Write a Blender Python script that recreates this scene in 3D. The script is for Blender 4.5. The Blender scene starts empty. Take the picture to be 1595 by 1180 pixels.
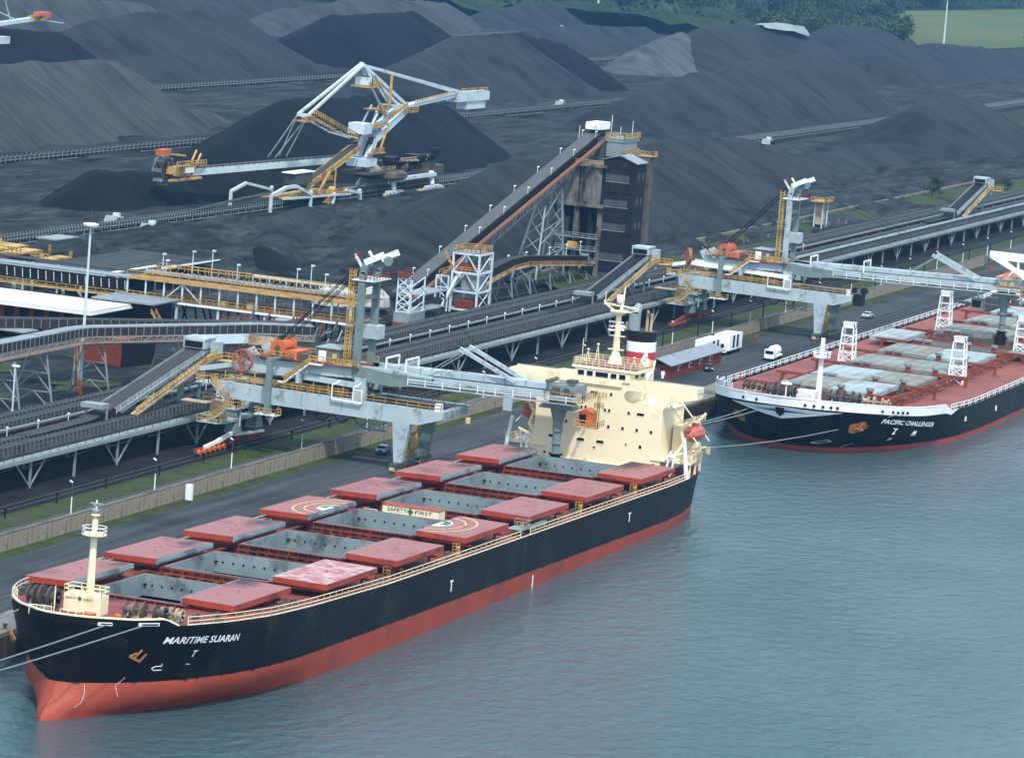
import bpy, math, random
from mathutils import Vector, Matrix, noise
from mathutils.bvhtree import BVHTree
R = random.Random(7)
sc = bpy.context.scene
# ------------------------------------------------------------ camera, world, sun, exposure
cam_d = bpy.data.cameras.new('camera'); cam = bpy.data.objects.new('camera', cam_d); sc.collection.objects.link(cam); sc.camera = cam
YAW, PIT, ROL, FPX = 1.230328, 0.129703, 0.0814688, 6304.449
def _cam():
    f = Vector((math.sin(YAW)*math.cos(PIT), math.cos(YAW)*math.cos(PIT), -math.sin(PIT)))
    r = Vector((math.cos(YAW), -math.sin(YAW), 0)); u = r.cross(f)
    c, s = math.cos(ROL), math.sin(ROL)
    return c*r+s*u, -s*r+c*u, -f
r_, u_, b_ = _cam()
cam.matrix_world = Matrix(((r_.x, u_.x, b_.x, -460.613), (r_.y, u_.y, b_.y, -200.736), (r_.z, u_.z, b_.z, 103.608), (0, 0, 0, 1)))
cam_d.sensor_width = 36; cam_d.sensor_fit = 'HORIZONTAL'; cam_d.lens = FPX/1595*36
cam_d.clip_start = 1; cam_d.clip_end = 20000
SUN_EL, SUN_AZ = math.radians(56), math.radians(212)   # azimuth of the sun measured from +x towards +y
world = bpy.data.worlds.new('World'); sc.world = world; world.use_nodes = True
wn = world.node_tree; bg = wn.nodes['Background']; sky = wn.nodes.new('ShaderNodeTexSky')
sky.sky_type = 'NISHITA'; sky.sun_disc = False; sky.sun_elevation = SUN_EL; sky.sun_rotation = math.radians(90)-SUN_AZ
sky.dust_density = 3.0; sky.air_density = 1.2; sky.ozone_density = 1.5
# thin broken cloud over the whole sky, in the sky texture's own units
ctc = wn.nodes.new('ShaderNodeTexCoord'); cmp_ = wn.nodes.new('ShaderNodeMapping'); cmp_.inputs['Scale'].default_value = (1, 1, 4); wn.links.new(ctc.outputs['Generated'], cmp_.inputs['Vector'])
cno = wn.nodes.new('ShaderNodeTexNoise'); cno.inputs['Scale'].default_value = 2.2; cno.inputs['Detail'].default_value = 6; wn.links.new(cmp_.outputs[0], cno.inputs['Vector'])
cmr = wn.nodes.new('ShaderNodeMapRange'); cmr.inputs['From Min'].default_value = .35; cmr.inputs['From Max'].default_value = .65; cmr.inputs['To Min'].default_value = .45; cmr.inputs['To Max'].default_value = .85; wn.links.new(cno.outputs['Fac'], cmr.inputs['Value'])
cmx = wn.nodes.new('ShaderNodeMix'); cmx.data_type = 'RGBA'; wn.links.new(cmr.outputs[0], cmx.inputs[0]); wn.links.new(sky.outputs[0], cmx.inputs[6]); cmx.inputs[7].default_value = (4.8, 6.3, 7.6, 1)
wn.links.new(cmx.outputs[2], bg.inputs[0]); bg.inputs[1].default_value = 0.14
sd = bpy.data.lights.new('sun', 'SUN'); sun = bpy.data.objects.new('sun', sd); sc.collection.objects.link(sun)
sd.energy = 2.4; sd.angle = math.radians(3); sd.color = (1, 0.95, 0.88)
sun.rotation_euler = Vector((math.cos(SUN_AZ)*math.cos(SUN_EL), math.sin(SUN_AZ)*math.cos(SUN_EL), math.sin(SUN_EL))).to_track_quat('Z', 'Y').to_euler()
sun.location = (0, 0, 95)
sc.view_settings.view_transform = 'Standard'; sc.view_settings.look = 'None'; sc.view_settings.exposure = 0.72; sc.view_settings.gamma = 1
sc.view_settings.use_curve_mapping = False

# ------------------------------------------------------------ helpers
col = sc.collection
def setp(o, label=None, cat=None, group=None, kind=None):
    for k, v in (('label', label), ('category', cat), ('group', group), ('kind', kind)):
        if v: o[k] = v
    return o
CAMP = Vector((-460.6, -200.7, 103.6))
class MB:
    def __init__(s): s.v = []; s.f = []; s.m = []; s.cur = 0; s.pr = []
    def add(s, vs, fs):
        n = len(s.v); s.pr.append((n, n+len(vs), len(s.f), len(s.f)+len(fs))); s.v += [tuple(q) for q in vs]; s.f += [tuple(i+n for i in f) for f in fs]; s.m += [s.cur]*len(fs); return s
    def box(s, x0, x1, y0, y1, z0, z1):
        return s.add([(x0,y0,z0),(x1,y0,z0),(x1,y1,z0),(x0,y1,z0),(x0,y0,z1),(x1,y0,z1),(x1,y1,z1),(x0,y1,z1)],
            [(0,3,2,1),(4,5,6,7),(0,1,5,4),(1,2,6,5),(2,3,7,6),(3,0,4,7)])
    def bar(s, p, q, w, h=None, w2=None, h2=None):
        h = h or w; w2 = w2 or w; h2 = h2 or (h if w2 == w else w2)
        p = Vector(p); q = Vector(q); d = (q-p)
        if d.length < 1e-6: return s
        d.normalize(); up = Vector((0,0,1)) if abs(d.z) < .95 else Vector((1,0,0))
        a = d.cross(up).normalized(); b = a.cross(d).normalized(); vs = []
        for c, ww, hh in ((p, w, h), (q, w2, h2)):
            vs += [c-a*ww/2-b*hh/2, c+a*ww/2-b*hh/2, c+a*ww/2+b*hh/2, c-a*ww/2+b*hh/2]
        return s.add(vs, [(0,1,2,3),(7,6,5,4),(0,4,5,1),(1,5,6,2),(2,6,7,3),(3,7,4,0)])
    def tube(s, p, q, r, r2=None, n=8):
        r2 = r if r2 is None else r2; p = Vector(p); q = Vector(q); d = (q-p).normalized()
        up = Vector((0,0,1)) if abs(d.z) < .95 else Vector((1,0,0)); a = d.cross(up).normalized(); b = a.cross(d)
        vs = [c+(a*math.cos(t*2*math.pi/n)+b*math.sin(t*2*math.pi/n))*rr for c, rr in ((p, r), (q, r2)) for t in range(n)]
        fs = [(t, (t+1)%n, n+(t+1)%n, n+t) for t in range(n)]+[tuple(range(n-1,-1,-1)), tuple(range(n, 2*n))]
        return s.add(vs, fs)
    def path(s, pts, w, h=None):
        for a, b in zip(pts, pts[1:]): s.bar(a, b, w, h)
        return s
    def lathe(s, c, prof, n=16, axis=(0,0,1)):
        c = Vector(c); d = Vector(axis).normalized(); up = Vector((0,0,1)) if abs(d.z) < .95 else Vector((1,0,0)); a = d.cross(up).normalized(); b = a.cross(d)
        vs = [c+d*z+(a*math.cos(t*2*math.pi/n)+b*math.sin(t*2*math.pi/n))*r for r, z in prof for t in range(n)]
        fs = [(k*n+t, k*n+(t+1)%n, (k+1)*n+(t+1)%n, (k+1)*n+t) for k in range(len(prof)-1) for t in range(n)]
        fs += [tuple(range(n-1,-1,-1)), tuple(range((len(prof)-1)*n, len(prof)*n))]
        return s.add(vs, fs)
    def prism(s, poly, ext):
        """poly: 3D points of a planar outline; ext: extrusion vector"""
        n = len(poly); e = Vector(ext); P = [Vector(q) for q in poly]
        return s.add(P+[q+e for q in P], [tuple(range(n-1,-1,-1)), tuple(range(n, 2*n))]+[(i, (i+1)%n, n+(i+1)%n, n+i) for i in range(n)])
    def rail(s, pts, h=1.1, sp=1.8, t=.07, mids=1):
        for a, b in zip(pts, pts[1:]):
            a = Vector(a); b = Vector(b); L = (b-a).length
            n = max(1, round(L/sp))
            for i in range(n+1):
                q = a.lerp(b, i/n); s.bar(q, q+Vector((0,0,h)), t)
            for k in range(mids+1):
                z = Vector((0,0,h*(k+1)/(mids+1))); s.bar(a+z, b+z, t)
        return s
    def truss(s, p, q, h, n, t=.12, up=(0,0,1)):
        p = Vector(p); q = Vector(q); U = Vector(up)*h
        s.bar(p, q, t*1.3); s.bar(p+U, q+U, t*1.3)
        for i in range(n):
            a = p.lerp(q, i/n); b = p.lerp(q, (i+1)/n); s.bar(a, a+U, t); s.bar(a+U, b, t) if i % 2 else s.bar(a, b+U, t)
        return s.bar(q, q+U, t)
    def split(s):
        """groups of touching primitives: big ones apart, the small rest together"""
        n = len(s.pr); B = []
        for a, b, c, d in s.pr:
            P = s.v[a:b]; B.append([min(q[i] for q in P)-.04 for i in range(3)]+[max(q[i] for q in P)+.04 for i in range(3)])
        g = list(range(n))
        def find(i):
            while g[i] != i: g[i] = g[g[i]]; i = g[i]
            return i
        for i in range(n):
            bi = B[i]
            for j in range(i+1, n):
                bj = B[j]
                if bi[0] <= bj[3] and bj[0] <= bi[3] and bi[1] <= bj[4] and bj[1] <= bi[4] and bi[2] <= bj[5] and bj[2] <= bi[5]: g[find(i)] = find(j)
        cl = {}
        for i in range(n): cl.setdefault(find(i), []).append(i)
        if len(cl) < 2: return None
        big = []; rest = []
        for ids in cl.values():
            lo = [min(B[i][k] for i in ids) for k in range(3)]; hi = [max(B[i][k+3] for i in ids) for k in range(3)]
            c = Vector([(a+b)/2 for a, b in zip(lo, hi)]); size = max(h-l for l, h in zip(lo, hi))
            (big if size*6300/max(200, (c-CAMP).length) > 9 else rest).append(ids)
        if len(big) > 60: return None
        if not big: return [], True
        if rest: big.append([i for ids in rest for i in ids])
        out = []
        for ids in big:
            mb = MB(); mp = {}
            for i in sorted(ids):
                a, b, c, d = s.pr[i]; o = len(mb.v); mb.v += s.v[a:b]; mb.f += [tuple(k-a+o for k in f) for f in s.f[c:d]]; mb.m += s.m[c:d]; mb.pr.append((0,0,0,0))
            out.append(mb)
        tiny = len(rest) > 1
        return out, tiny
    def build(s, name, mats, parent=None, smooth=False):
        if parent is not None and 1 < len(s.pr) <= 420 and not smooth:
            r = s.split()
            if r:
                parts, tiny = r; obs = []
                if not parts: s.pr = []; o = s.build(name, mats, parent); o['kind'] = 'stuff'; return o
                for k, mb in enumerate(parts):
                    mb.pr = []; obs.append(mb.build(name, mats, parent))
                if tiny: obs[-1]['kind'] = 'stuff'
                return max(obs, key=lambda o: len(o.data.vertices)) if not tiny else max(obs[:-1] or obs, key=lambda o: len(o.data.vertices))
        me = bpy.data.meshes.new(name); off = ROOT.get(parent.name, (0,0,0)) if parent else (0,0,0)
        me.from_pydata([(v[0]-off[0], v[1]-off[1], v[2]-off[2]) for v in s.v], [], s.f)
        if not isinstance(mats, (list, tuple)): mats = [mats]
        for m in mats: me.materials.append(m)
        if len(mats) > 1: me.polygons.foreach_set('material_index', s.m)
        if smooth: me.polygons.foreach_set('use_smooth', [True]*len(me.polygons))
        me.update()
        o = bpy.data.objects.new(name, me); col.objects.link(o)
        if parent: o.parent = parent; ROOT[o.name] = off
        return o
ROOT = {}
def thing(name, label, cat, loc=(0,0,0), group=None, local=False, rot=(0,0,0)):
    """an Empty at the base of the thing; parts are given in world coordinates unless local"""
    o = bpy.data.objects.new(name, None); col.objects.link(o); o.location = loc; o.rotation_euler = rot; o.empty_display_size = .5
    ROOT[o.name] = (0,0,0) if local else tuple(loc)
    return setp(o, label, cat, group)
def copy_tree(o, parent=None):
    c = o.copy(); col.objects.link(c); c.parent = parent; ROOT[c.name] = ROOT.get(o.name, (0,0,0))
    for ch in list(o.children): copy_tree(ch, c)
    return c
def inst(name, o, loc, parent=None, rot=None):
    c = bpy.data.objects.new(name, o.data); col.objects.link(c); c.parent = parent; c.location = loc
    if rot: c.rotation_euler = rot
    return c

def mat(name, rgb, rough=.6, var=.18, scale=.35, dirt=None, dirt_amt=0., dscale=.25, streak=0., bump=0., bscale=3., metal=0., fine=0., fscale=6.):
    m = bpy.data.materials.new(name); m.use_nodes = True; nt = m.node_tree; N = nt.nodes; L = nt.links
    b = N['Principled BSDF']; b.inputs['Roughness'].default_value = rough; b.inputs['Metallic'].default_value = metal
    b.inputs['Specular IOR Level'].default_value = .08 if (rough > .77 or max(rgb) < .03) else .35
    tc = N.new('ShaderNodeTexCoord'); src = tc.outputs['Object']
    def noi(sc_, det=5, rg=.6, vec=None):
        n = N.new('ShaderNodeTexNoise'); n.inputs['Scale'].default_value = sc_; n.inputs['Detail'].default_value = det; n.inputs['Roughness'].default_value = rg
        L.new(vec or src, n.inputs['Vector']); return n.outputs['Fac']
    def ramp(fac, a, b_):
        r = N.new('ShaderNodeMapRange'); r.inputs['From Min'].default_value = a; r.inputs['From Max'].default_value = b_; L.new(fac, r.inputs['Value']); return r.outputs[0]
    def mix(fac, A, B, mode='MIX'):
        x = N.new('ShaderNodeMix'); x.data_type = 'RGBA'; x.blend_type = mode
        if isinstance(fac, float): x.inputs[0].default_value = fac
        else: L.new(fac, x.inputs[0])
        for i, c in ((6, A), (7, B)):
            if isinstance(c, tuple): x.inputs[i].default_value = (*c, 1)
            else: L.new(c, x.inputs[i])
        return x.outputs[2]
    lo = tuple(max(0, c*(1-var)) for c in rgb); hi = tuple(min(1, c*(1+var)) for c in rgb)
    c = mix(ramp(noi(scale), .3, .7), lo, hi)
    if fine:
        c = mix(ramp(noi(fscale, 3), .35, .65), c, tuple(x*(1-fine) for x in rgb))
    if dirt:
        d = ramp(noi(dscale, 6, .65), .62-dirt_amt*.3, .72-dirt_amt*.1)
        c = mix(d, c, dirt)
    if streak:
        mp = N.new('ShaderNodeMapping'); mp.inputs['Scale'].default_value = (1.2, 1.2, .12); L.new(src, mp.inputs['Vector'])
        d = ramp(noi(1.0, 4, .6, mp.outputs[0]), .72-streak*.2, .85)
        c = mix(d, c, dirt or tuple(x*.4 for x in rgb))
    L.new(c, b.inputs['Base Color'])
    if bump:
        bn = N.new('ShaderNodeBump'); bn.inputs['Strength'].default_value = 1.0; bn.inputs['Distance'].default_value = bump; L.new(noi(bscale, 6), bn.inputs['Height']); L.new(bn.outputs[0], b.inputs['Normal'])
    return m
RUST = (.16, .055, .02)
M = dict(
 hull_black=mat('hull_black', (.006,.005,.006), .5, .3, .1, dirt=(.022,.017,.016), dirt_amt=.35, dscale=.16, streak=.5),
 antifoul=mat('antifoul_red', (.28,.042,.020), .6, .14, .12, dirt=(.19,.035,.028), dirt_amt=.3, dscale=.15, streak=.3),
 deck_red=mat('deck_red', (.20,.04,.032), .7, .25, .3, dirt=(.05,.02,.018), dirt_amt=.5),
 cover_top=mat('cover_red', (.29,.115,.110), .6, .10, .15, dirt=(.16,.06,.06), dirt_amt=.28, dscale=.12, fine=.12, fscale=2),
 cover_top_worn=mat('cover_red_worn', (.33,.095,.10), .6, .12, .3, dirt=(.48,.36,.37), dirt_amt=.75, dscale=.5),
 cover_side=mat('cover_side_red', (.30,.040,.022), .6, .18, .4, dirt=(.10,.02,.015), dirt_amt=.3),
 steel_grey=mat('coaming_grey', (.20,.25,.26), .6, .15, .3, dirt=(.06,.07,.075), dirt_amt=.35, dscale=.2, streak=.3),
 cream=mat('cream_paint', (.80,.71,.49), .5, .05, .1, dirt=(.62,.50,.30), dirt_amt=.15, streak=.12),
 white=mat('white_paint', (.78,.80,.80), .45, .05, .3, dirt=(.5,.48,.42), dirt_amt=.15),
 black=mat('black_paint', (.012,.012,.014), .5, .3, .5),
 glass=mat('dark_glass', (.01,.012,.015), .12, .1, 1),
 lblue=mat('loader_pale_blue', (.36,.44,.47), .5, .10, .2, dirt=(.11,.125,.125), dirt_amt=.3, dscale=.3, streak=.5),
 lgreen=mat('loader_grey_green', (.15,.21,.205), .55, .12, .3, dirt=(.10,.12,.11), dirt_amt=.3, dscale=.3, streak=.3),
 galv=mat('galvanised_steel', (.22,.26,.275), .55, .2, .5, dirt=(.12,.12,.11), dirt_amt=.3),
 dsteel=mat('dusty_dark_steel', (.055,.062,.065), .7, .3, .5, dirt=(.02,.02,.02), dirt_amt=.3),
 yellow=mat('yellow_rail', (.48,.30,.075), .6, .25, .8, dirt=(.16,.07,.03), dirt_amt=.5),
 orange=mat('orange_paint', (.50,.11,.022), .5, .12, .5, dirt=(.2,.04,.02), dirt_amt=.2),
 rust=mat('rusty_red', (.22,.06,.035), .8, .3, .5, dirt=(.09,.03,.02), dirt_amt=.5),
 belt=mat('coal_belt', (.055,.056,.058), .85, .15, .4, fine=.2),
 coalb=mat('wet_coal', (.012,.012,.014), .6, .4, .5, bump=.1),
 concrete=mat('wall_concrete', (.27,.235,.185), .85, .12, .2, dirt=(.10,.085,.065), dirt_amt=.25, streak=.6, bump=.02),
 coping=mat('quay_concrete', (.17,.16,.14), .85, .2, .1, dirt=(.08,.075,.07), dirt_amt=.5, dscale=.15),
 quay_face=mat('quay_face', (.05,.045,.04), .85, .3, .2, streak=.5),
 rope=mat('rope', (.16,.20,.19), .8, .1, 2),
 brick=mat('brick_red', (.16,.035,.022), .85, .2, .6),
 roofgrey=mat('roof_grey', (.20,.23,.26), .6, .12, .2, dirt=(.12,.13,.14), dirt_amt=.3),
 boat=mat('lifeboat_red', (.42,.10,.07), .5, .12, .6, dirt=(.25,.05,.04), dirt_amt=.2),
 green=mat('marking_green', (.03,.14,.11), .6, .1, 1),
 ycream=mat('marking_yellow', (.62,.50,.22), .6, .1, 1),
 redsign=mat('funnel_red', (.40,.03,.04), .5, .1, .5),
 dwarm=mat('dark_machinery', (.07,.06,.055), .6, .4, 1.2, dirt=(.2,.15,.10), dirt_amt=.3),
 tan=mat('tan_machinery', (.42,.33,.22), .6, .25, 1.2, dirt=(.12,.06,.03), dirt_amt=.4),
)

def edge_drips(m, z0, z1, rgb):
    """ragged paint edge and black drips between two heights, as worn on the real boot-topping"""
    nt = m.node_tree; N = nt.nodes; L = nt.links; b = N['Principled BSDF']; src = b.inputs['Base Color'].links[0].from_socket
    tc = N.new('ShaderNodeTexCoord'); sp = N.new('ShaderNodeSeparateXYZ'); L.new(tc.outputs['Object'], sp.inputs[0])
    mr = N.new('ShaderNodeMapRange'); mr.inputs['From Min'].default_value = z0; mr.inputs['From Max'].default_value = z1; mr.inputs['To Max'].default_value = .54; L.new(sp.outputs[2], mr.inputs['Value'])
    mp = N.new('ShaderNodeMapping'); mp.inputs['Scale'].default_value = (1.3, .3, .25); L.new(tc.outputs['Object'], mp.inputs['Vector'])
    no = N.new('ShaderNodeTexNoise'); no.inputs['Scale'].default_value = 1; no.inputs['Detail'].default_value = 5; L.new(mp.outputs[0], no.inputs['Vector'])
    ad = N.new('ShaderNodeMath'); ad.operation = 'ADD'; L.new(mr.outputs[0], ad.inputs[0]); L.new(no.outputs['Fac'], ad.inputs[1])
    th = N.new('ShaderNodeMapRange'); th.inputs['From Min'].default_value = 1.06; th.inputs['From Max'].default_value = 1.12; L.new(ad.outputs[0], th.inputs['Value'])
    x = N.new('ShaderNodeMix'); x.data_type = 'RGBA'; L.new(th.outputs[0], x.inputs[0]); L.new(src, x.inputs[6]); x.inputs[7].default_value = (*rgb, 1); L.new(x.outputs[2], b.inputs['Base Color'])
M['antifoul2'] = M['antifoul'].copy()
edge_drips(M['antifoul'], -9.3, -7.9, (.012,.010,.011))
# ------------------------------------------------------------ water, quay, ground
def ntmat(name, fn):
    m = bpy.data.materials.new(name); m.use_nodes = True; nt = m.node_tree
    fn(nt, nt.nodes, nt.links, nt.nodes['Principled BSDF']); return m
def water_nodes(nt, N, L, b):
    b.inputs['Base Color'].default_value = (.034,.080,.092,1); b.inputs['Roughness'].default_value = .06; b.inputs['IOR'].default_value = 1.45
    tc = N.new('ShaderNodeTexCoord'); mp = N.new('ShaderNodeMapping'); mp.inputs['Rotation'].default_value = (0,0,math.radians(22)); mp.inputs['Scale'].default_value = (.5,.62,1)
    L.new(tc.outputs['Object'], mp.inputs['Vector'])
    def noi(s, d, r=.6):
        n = N.new('ShaderNodeTexNoise'); n.inputs['Scale'].default_value = s; n.inputs['Detail'].default_value = d; n.inputs['Roughness'].default_value = r; L.new(mp.outputs[0], n.inputs['Vector']); return n
    a = noi(.6, 7, .6); c = noi(.014, 4)
    rg = N.new('ShaderNodeMapRange'); rg.inputs['From Min'].default_value = .35; rg.inputs['From Max'].default_value = .65; rg.inputs['To Min'].default_value = .45; rg.inputs['To Max'].default_value = 1.25
    L.new(c.outputs['Fac'], rg.inputs['Value'])
    mu = N.new('ShaderNodeMath'); mu.operation = 'MULTIPLY'; L.new(a.outputs['Fac'], mu.inputs[0]); L.new(rg.outputs[0], mu.inputs[1])
    bp = N.new('ShaderNodeBump'); bp.inputs['Strength'].default_value = 1; bp.inputs['Distance'].default_value = .8; L.new(mu.outputs[0], bp.inputs['Height']); L.new(bp.outputs[0], b.inputs['Normal'])
M['water'] = ntmat('harbour_water', water_nodes)
M['asphalt'] = mat('asphalt', (.048,.053,.057), .85, .15, .04, dirt=(.022,.024,.026), dirt_amt=.45, dscale=.035, fine=.15, fscale=1.5)
def lanes(m, sc_, lo, hi):
    nt = m.node_tree; N = nt.nodes; L = nt.links; b = N['Principled BSDF']; src = b.inputs['Base Color'].links[0].from_socket
    tc = N.new('ShaderNodeTexCoord'); mp = N.new('ShaderNodeMapping'); mp.inputs['Scale'].default_value = sc_; L.new(tc.outputs['Object'], mp.inputs['Vector'])
    n = N.new('ShaderNodeTexNoise'); n.inputs['Scale'].default_value = 1; n.inputs['Detail'].default_value = 6; n.inputs['Roughness'].default_value = .65; L.new(mp.outputs[0], n.inputs['Vector'])
    r = N.new('ShaderNodeMapRange'); r.inputs['From Min'].default_value = .35; r.inputs['From Max'].default_value = .65; r.inputs['To Min'].default_value = lo; r.inputs['To Max'].default_value = hi; L.new(n.outputs['Fac'], r.inputs['Value'])
    x = N.new('ShaderNodeMix'); x.data_type = 'RGBA'; x.blend_type = 'MULTIPLY'; x.inputs[0].default_value = 1; L.new(src, x.inputs[6]); L.new(r.outputs[0], x.inputs[7]); L.new(x.outputs[2], b.inputs['Base Color'])
lanes(M['asphalt'], (.012,.55,1), .68, 1.35)
M['coaldirt'] = mat('coal_dirt', (.013,.013,.014), .9, .45, .12, dirt=(.03,.027,.024), dirt_amt=.2, dscale=.1, bump=.12, bscale=1.2)
M['yard'] = mat('yard_coal_ground', (.022,.026,.028), .9, .35, .03, dirt=(.009,.010,.012), dirt_amt=.5, dscale=.05, bump=.6, bscale=.3)
lanes(M['yard'], (.02,.22,1), .45, 1.7); lanes(M['yard'], (.16,.35,1), .65, 1.4)
M['road'] = mat('service_road', (.065,.069,.070), .85, .12, .08, dirt=(.05,.052,.053), dirt_amt=.3)
M['grass'] = mat('grass', (.036,.052,.016), .9, .35, .25, dirt=(.05,.045,.035), dirt_amt=.45, dscale=.2, bump=.1)
M['field'] = mat('far_field', (.085,.10,.035), .9, .3, .006, dirt=(.05,.09,.03), dirt_amt=.5, dscale=.012)
M['farland'] = mat('far_land', (.016,.022,.014), .9, .4, .004, dirt=(.03,.035,.03), dirt_amt=.4, dscale=.006)
def sheet(name, x0, x1, y0, y1, z, m, kind='structure'):
    return setp(MB().add([(x0,y0,z),(x1,y0,z),(x1,y1,z),(x0,y1,z)], [(0,1,2,3)]).build(name, m), kind=kind)
sheet('water', -2500, 7000, -5000, 18.9, 0, M['water'])
sheet('ground', -2500, 7000, 19.2, 5200, 3.44, M['farland'])
Q = 3.5
q = MB(); q.box(-400, 1500, 18.6, 24.6, -6, Q); setp(q.build('quay_edge', M['coping']), kind='structure')
q = MB()
for i in range(130): q.box(-300+i*14, -300+i*14+13.4, 18.3, 18.597, -6, 3.1)
setp(q.build('quay_wall', M['quay_face']), kind='structure')
q = MB(); q.box(-400, 1500, 24.63, 24.95, 3.3, 3.52); setp(q.build('kerb', M['black']), kind='structure')
sheet('quay_apron', -400, 1500, 24.95, 41.2, Q, M['asphalt'])
sheet('grass_verge', -400, 1500, 41.2, 43.9, Q+.02, M['grass'])
sheet('service_road', -400, 1500, 44.3, 51.5, Q+.02, M['road'])
sheet('grass_strip', -400, 1500, 51.5, 57.0, Q+.03, M['grass'])
sheet('track_bed', -400, 1500, 57.0, 92.0, Q+.04, M['coaldirt'])
for yy, nm in ((28.6, 'crane_rail'), (30.1, 'crane_rail'), (58.6, 'crane_rail'), (60.2, 'crane_rail')):
    setp(MB().box(-400, 1500, yy-.09, yy+.09, Q, Q+.1).build(nm, M['dsteel']), kind='structure')
# crane bumper stops, bollards on the quay edge
bm = MB().lathe((0,0,0), [(.32,0),(.25,.15),(.22,.45),(.38,.55),(.34,.7)], 10)
for i, (x, lb) in enumerate(((-18,'mooring bollard on the quay edge left of the near bow'),(184,'mooring bollard on the quay edge just behind the near deckhouse'),(206,'middle mooring bollard on the quay edge between the two ships'),(229,'mooring bollard on the quay edge next to the far bow'))):
    b = bm.build('bollard', M['dsteel']); b.location = (x, 19.6, Q)
    setp(b, lb, 'bollard', 'mooring bollards along the quay edge')
# retaining wall, panel by panel
wall = thing('retaining_wall', 'long tan concrete retaining wall between the quay apron and the service road', 'wall', (20,44,Q))
pm = MB().box(20, 25.94, 43.82, 44.18, Q, Q+2.35).build('panel', M['concrete'], wall)
x = -60; first = True
while x < 330+270:
    if first: pm.location = (x-20, 0, 0); first = False
    elif not (236 < x < 250): inst('panel', pm, (x-20, 0, 0), wall)
    x += 6
MB().box(-60, 600, 43.78, 44.22, Q+2.36, Q+2.5).build('coping', M['coping'], wall)
# coal yard ground: rough, wheel-rutted coal dirt
def yard(name, x0, x1, y0, y1, st, amp, z0, m, fn=None):
    nx, ny = int((x1-x0)/st), int((y1-y0)/st); vs = []; fs = []
    for j in range(ny+1):
        for i in range(nx+1):
            X = x0+(x1-x0)*i/nx; Y = y0+(y1-y0)*j/ny
            h = noise.fractal(Vector((X*.03, Y*.05, 1.7)), .8, 2.1, 6)*amp+abs(noise.noise(Vector((X*.03+Y*.02, Y*.09, 3))))*amp*1.1+abs(noise.noise(Vector((X*.10+2, Y*.22, 8))))*amp*.45+abs(noise.noise(Vector((X*.22, Y*.33, 4))))*amp*.32
            e = min(1, i/4, (nx-i)/4, j/4, (ny-j)/4)
            vs.append((X, Y, z0+max(-.15, h)*e))
    for j in range(ny):
        for i in range(nx):
            a = j*(nx+1)+i; fs.append((a, a+1, a+nx+2, a+nx+1))
    return setp(MB().add(vs, fs).build(name, m, smooth=True), kind='structure')
yard('yard_ground', 290, 640, 104, 216, 1.7, 3.4, 3.75, M['yard'])
yard('yard_ground', 130, 290, 92, 216, 3, .8, 3.75, M['yard'])
yard('yard_ground', 640, 1250, 92, 216, 3.2, 2.2, 3.75, M['yard'])
yard('yard_ground', 300, 1800, 228, 640, 6, 1.0, 3.75, M['yard'])
setp(MB().add([(1890,389,3.9),(2400,368,3.9),(3700,490,3.9),(2950,568,3.9),(2549,592,3.9)], [(0,1,2,3,4)]).build('field', M['field']), kind='structure')
# ------------------------------------------------------------ ships: hulls lofted from waterlines
def interp(x, T):
    if x <= T[0][0]: return T[0][1]
    for (a, va), (b, vb) in zip(T, T[1:]):
        if x <= b: return va+(vb-va)*(x-a)/(b-a)
    return T[-1][1]
class Hull:
    """levels: list of (z or function of x, stem_x, table[(x, half breadth)])"""
    def __init__(s, levels, D, xj, tail): s.lv = levels; s.D = D; s.xj = xj; s.tail = tail
    def xs(s, k):
        st = s.lv[k][1]; return [st+d*(s.xj-st)/s.D[-1] for d in s.D]+list(s.tail)
    cut = 0
    def row(s, k, side):
        z, st, T = s.lv[k]; out = []
        for i, x in enumerate(s.xs(k)):
            b = interp(x, T) if i else 0
            if side > 0 and s.cut: b = max(0, b-s.cut*(1.5 if k in (2,3) else 1)*min(1, max(0, -x/35))*min(1, b/5))
            out.append((x, side*b, z(x) if callable(z) else z))
        return out
    def skin(s, k0, k1, mb, yc=0):
        for side in (1, -1):
            rows = [s.row(k, side) for k in range(k0, k1+1)]; n = len(rows[0])
            vs = [(p[0], p[1]+yc, p[2]) for r in rows for p in r]; fs = []
            for k in range(len(rows)-1):
                for i in range(n-1):
                    a = k*n+i; f = (a, a+1, a+n+1, a+n); fs.append(f if side < 0 else f[::-1])
            mb.add(vs, fs)
        # transom
        a = [s.row(k, 1)[-1] for k in range(k0, k1+1)]; b = [s.row(k, -1)[-1] for k in range(k0, k1+1)]
        mb.add([(p[0], p[1]+yc, p[2]) for p in a+b[::-1]], [tuple(range(len(a)*2))])
    def half(s, x, z):
        if not hasattr(s, 'bvh'):
            mb = MB(); s.skin(0, len(s.lv)-1, mb); s.bvh = BVHTree.FromPolygons(mb.v, mb.f)
        hit = s.bvh.ray_cast(Vector((x, -90, z)), Vector((0,1,0)))[0]
        if hit is not None: return -hit.y
        return s.half0(x, z)
    def front(s, y, z):
        s.half(0, 0); hit = s.bvh.ray_cast(Vector((-200, y, z)), Vector((1,0,0)))[0]
        return hit.x if hit is not None else None
    def half0(s, x, z):
        ks = [(lv[0](x) if callable(lv[0]) else lv[0], interp(x, lv[2]) if x > lv[1] else 0) for lv in s.lv]
        if z >= ks[0][0]: return ks[0][1]
        for (za, ba), (zb, bb) in zip(ks, ks[1:]):
            if z >= zb: return bb+(ba-bb)*(z-zb)/(za-zb)
        return ks[-1][1]
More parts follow.
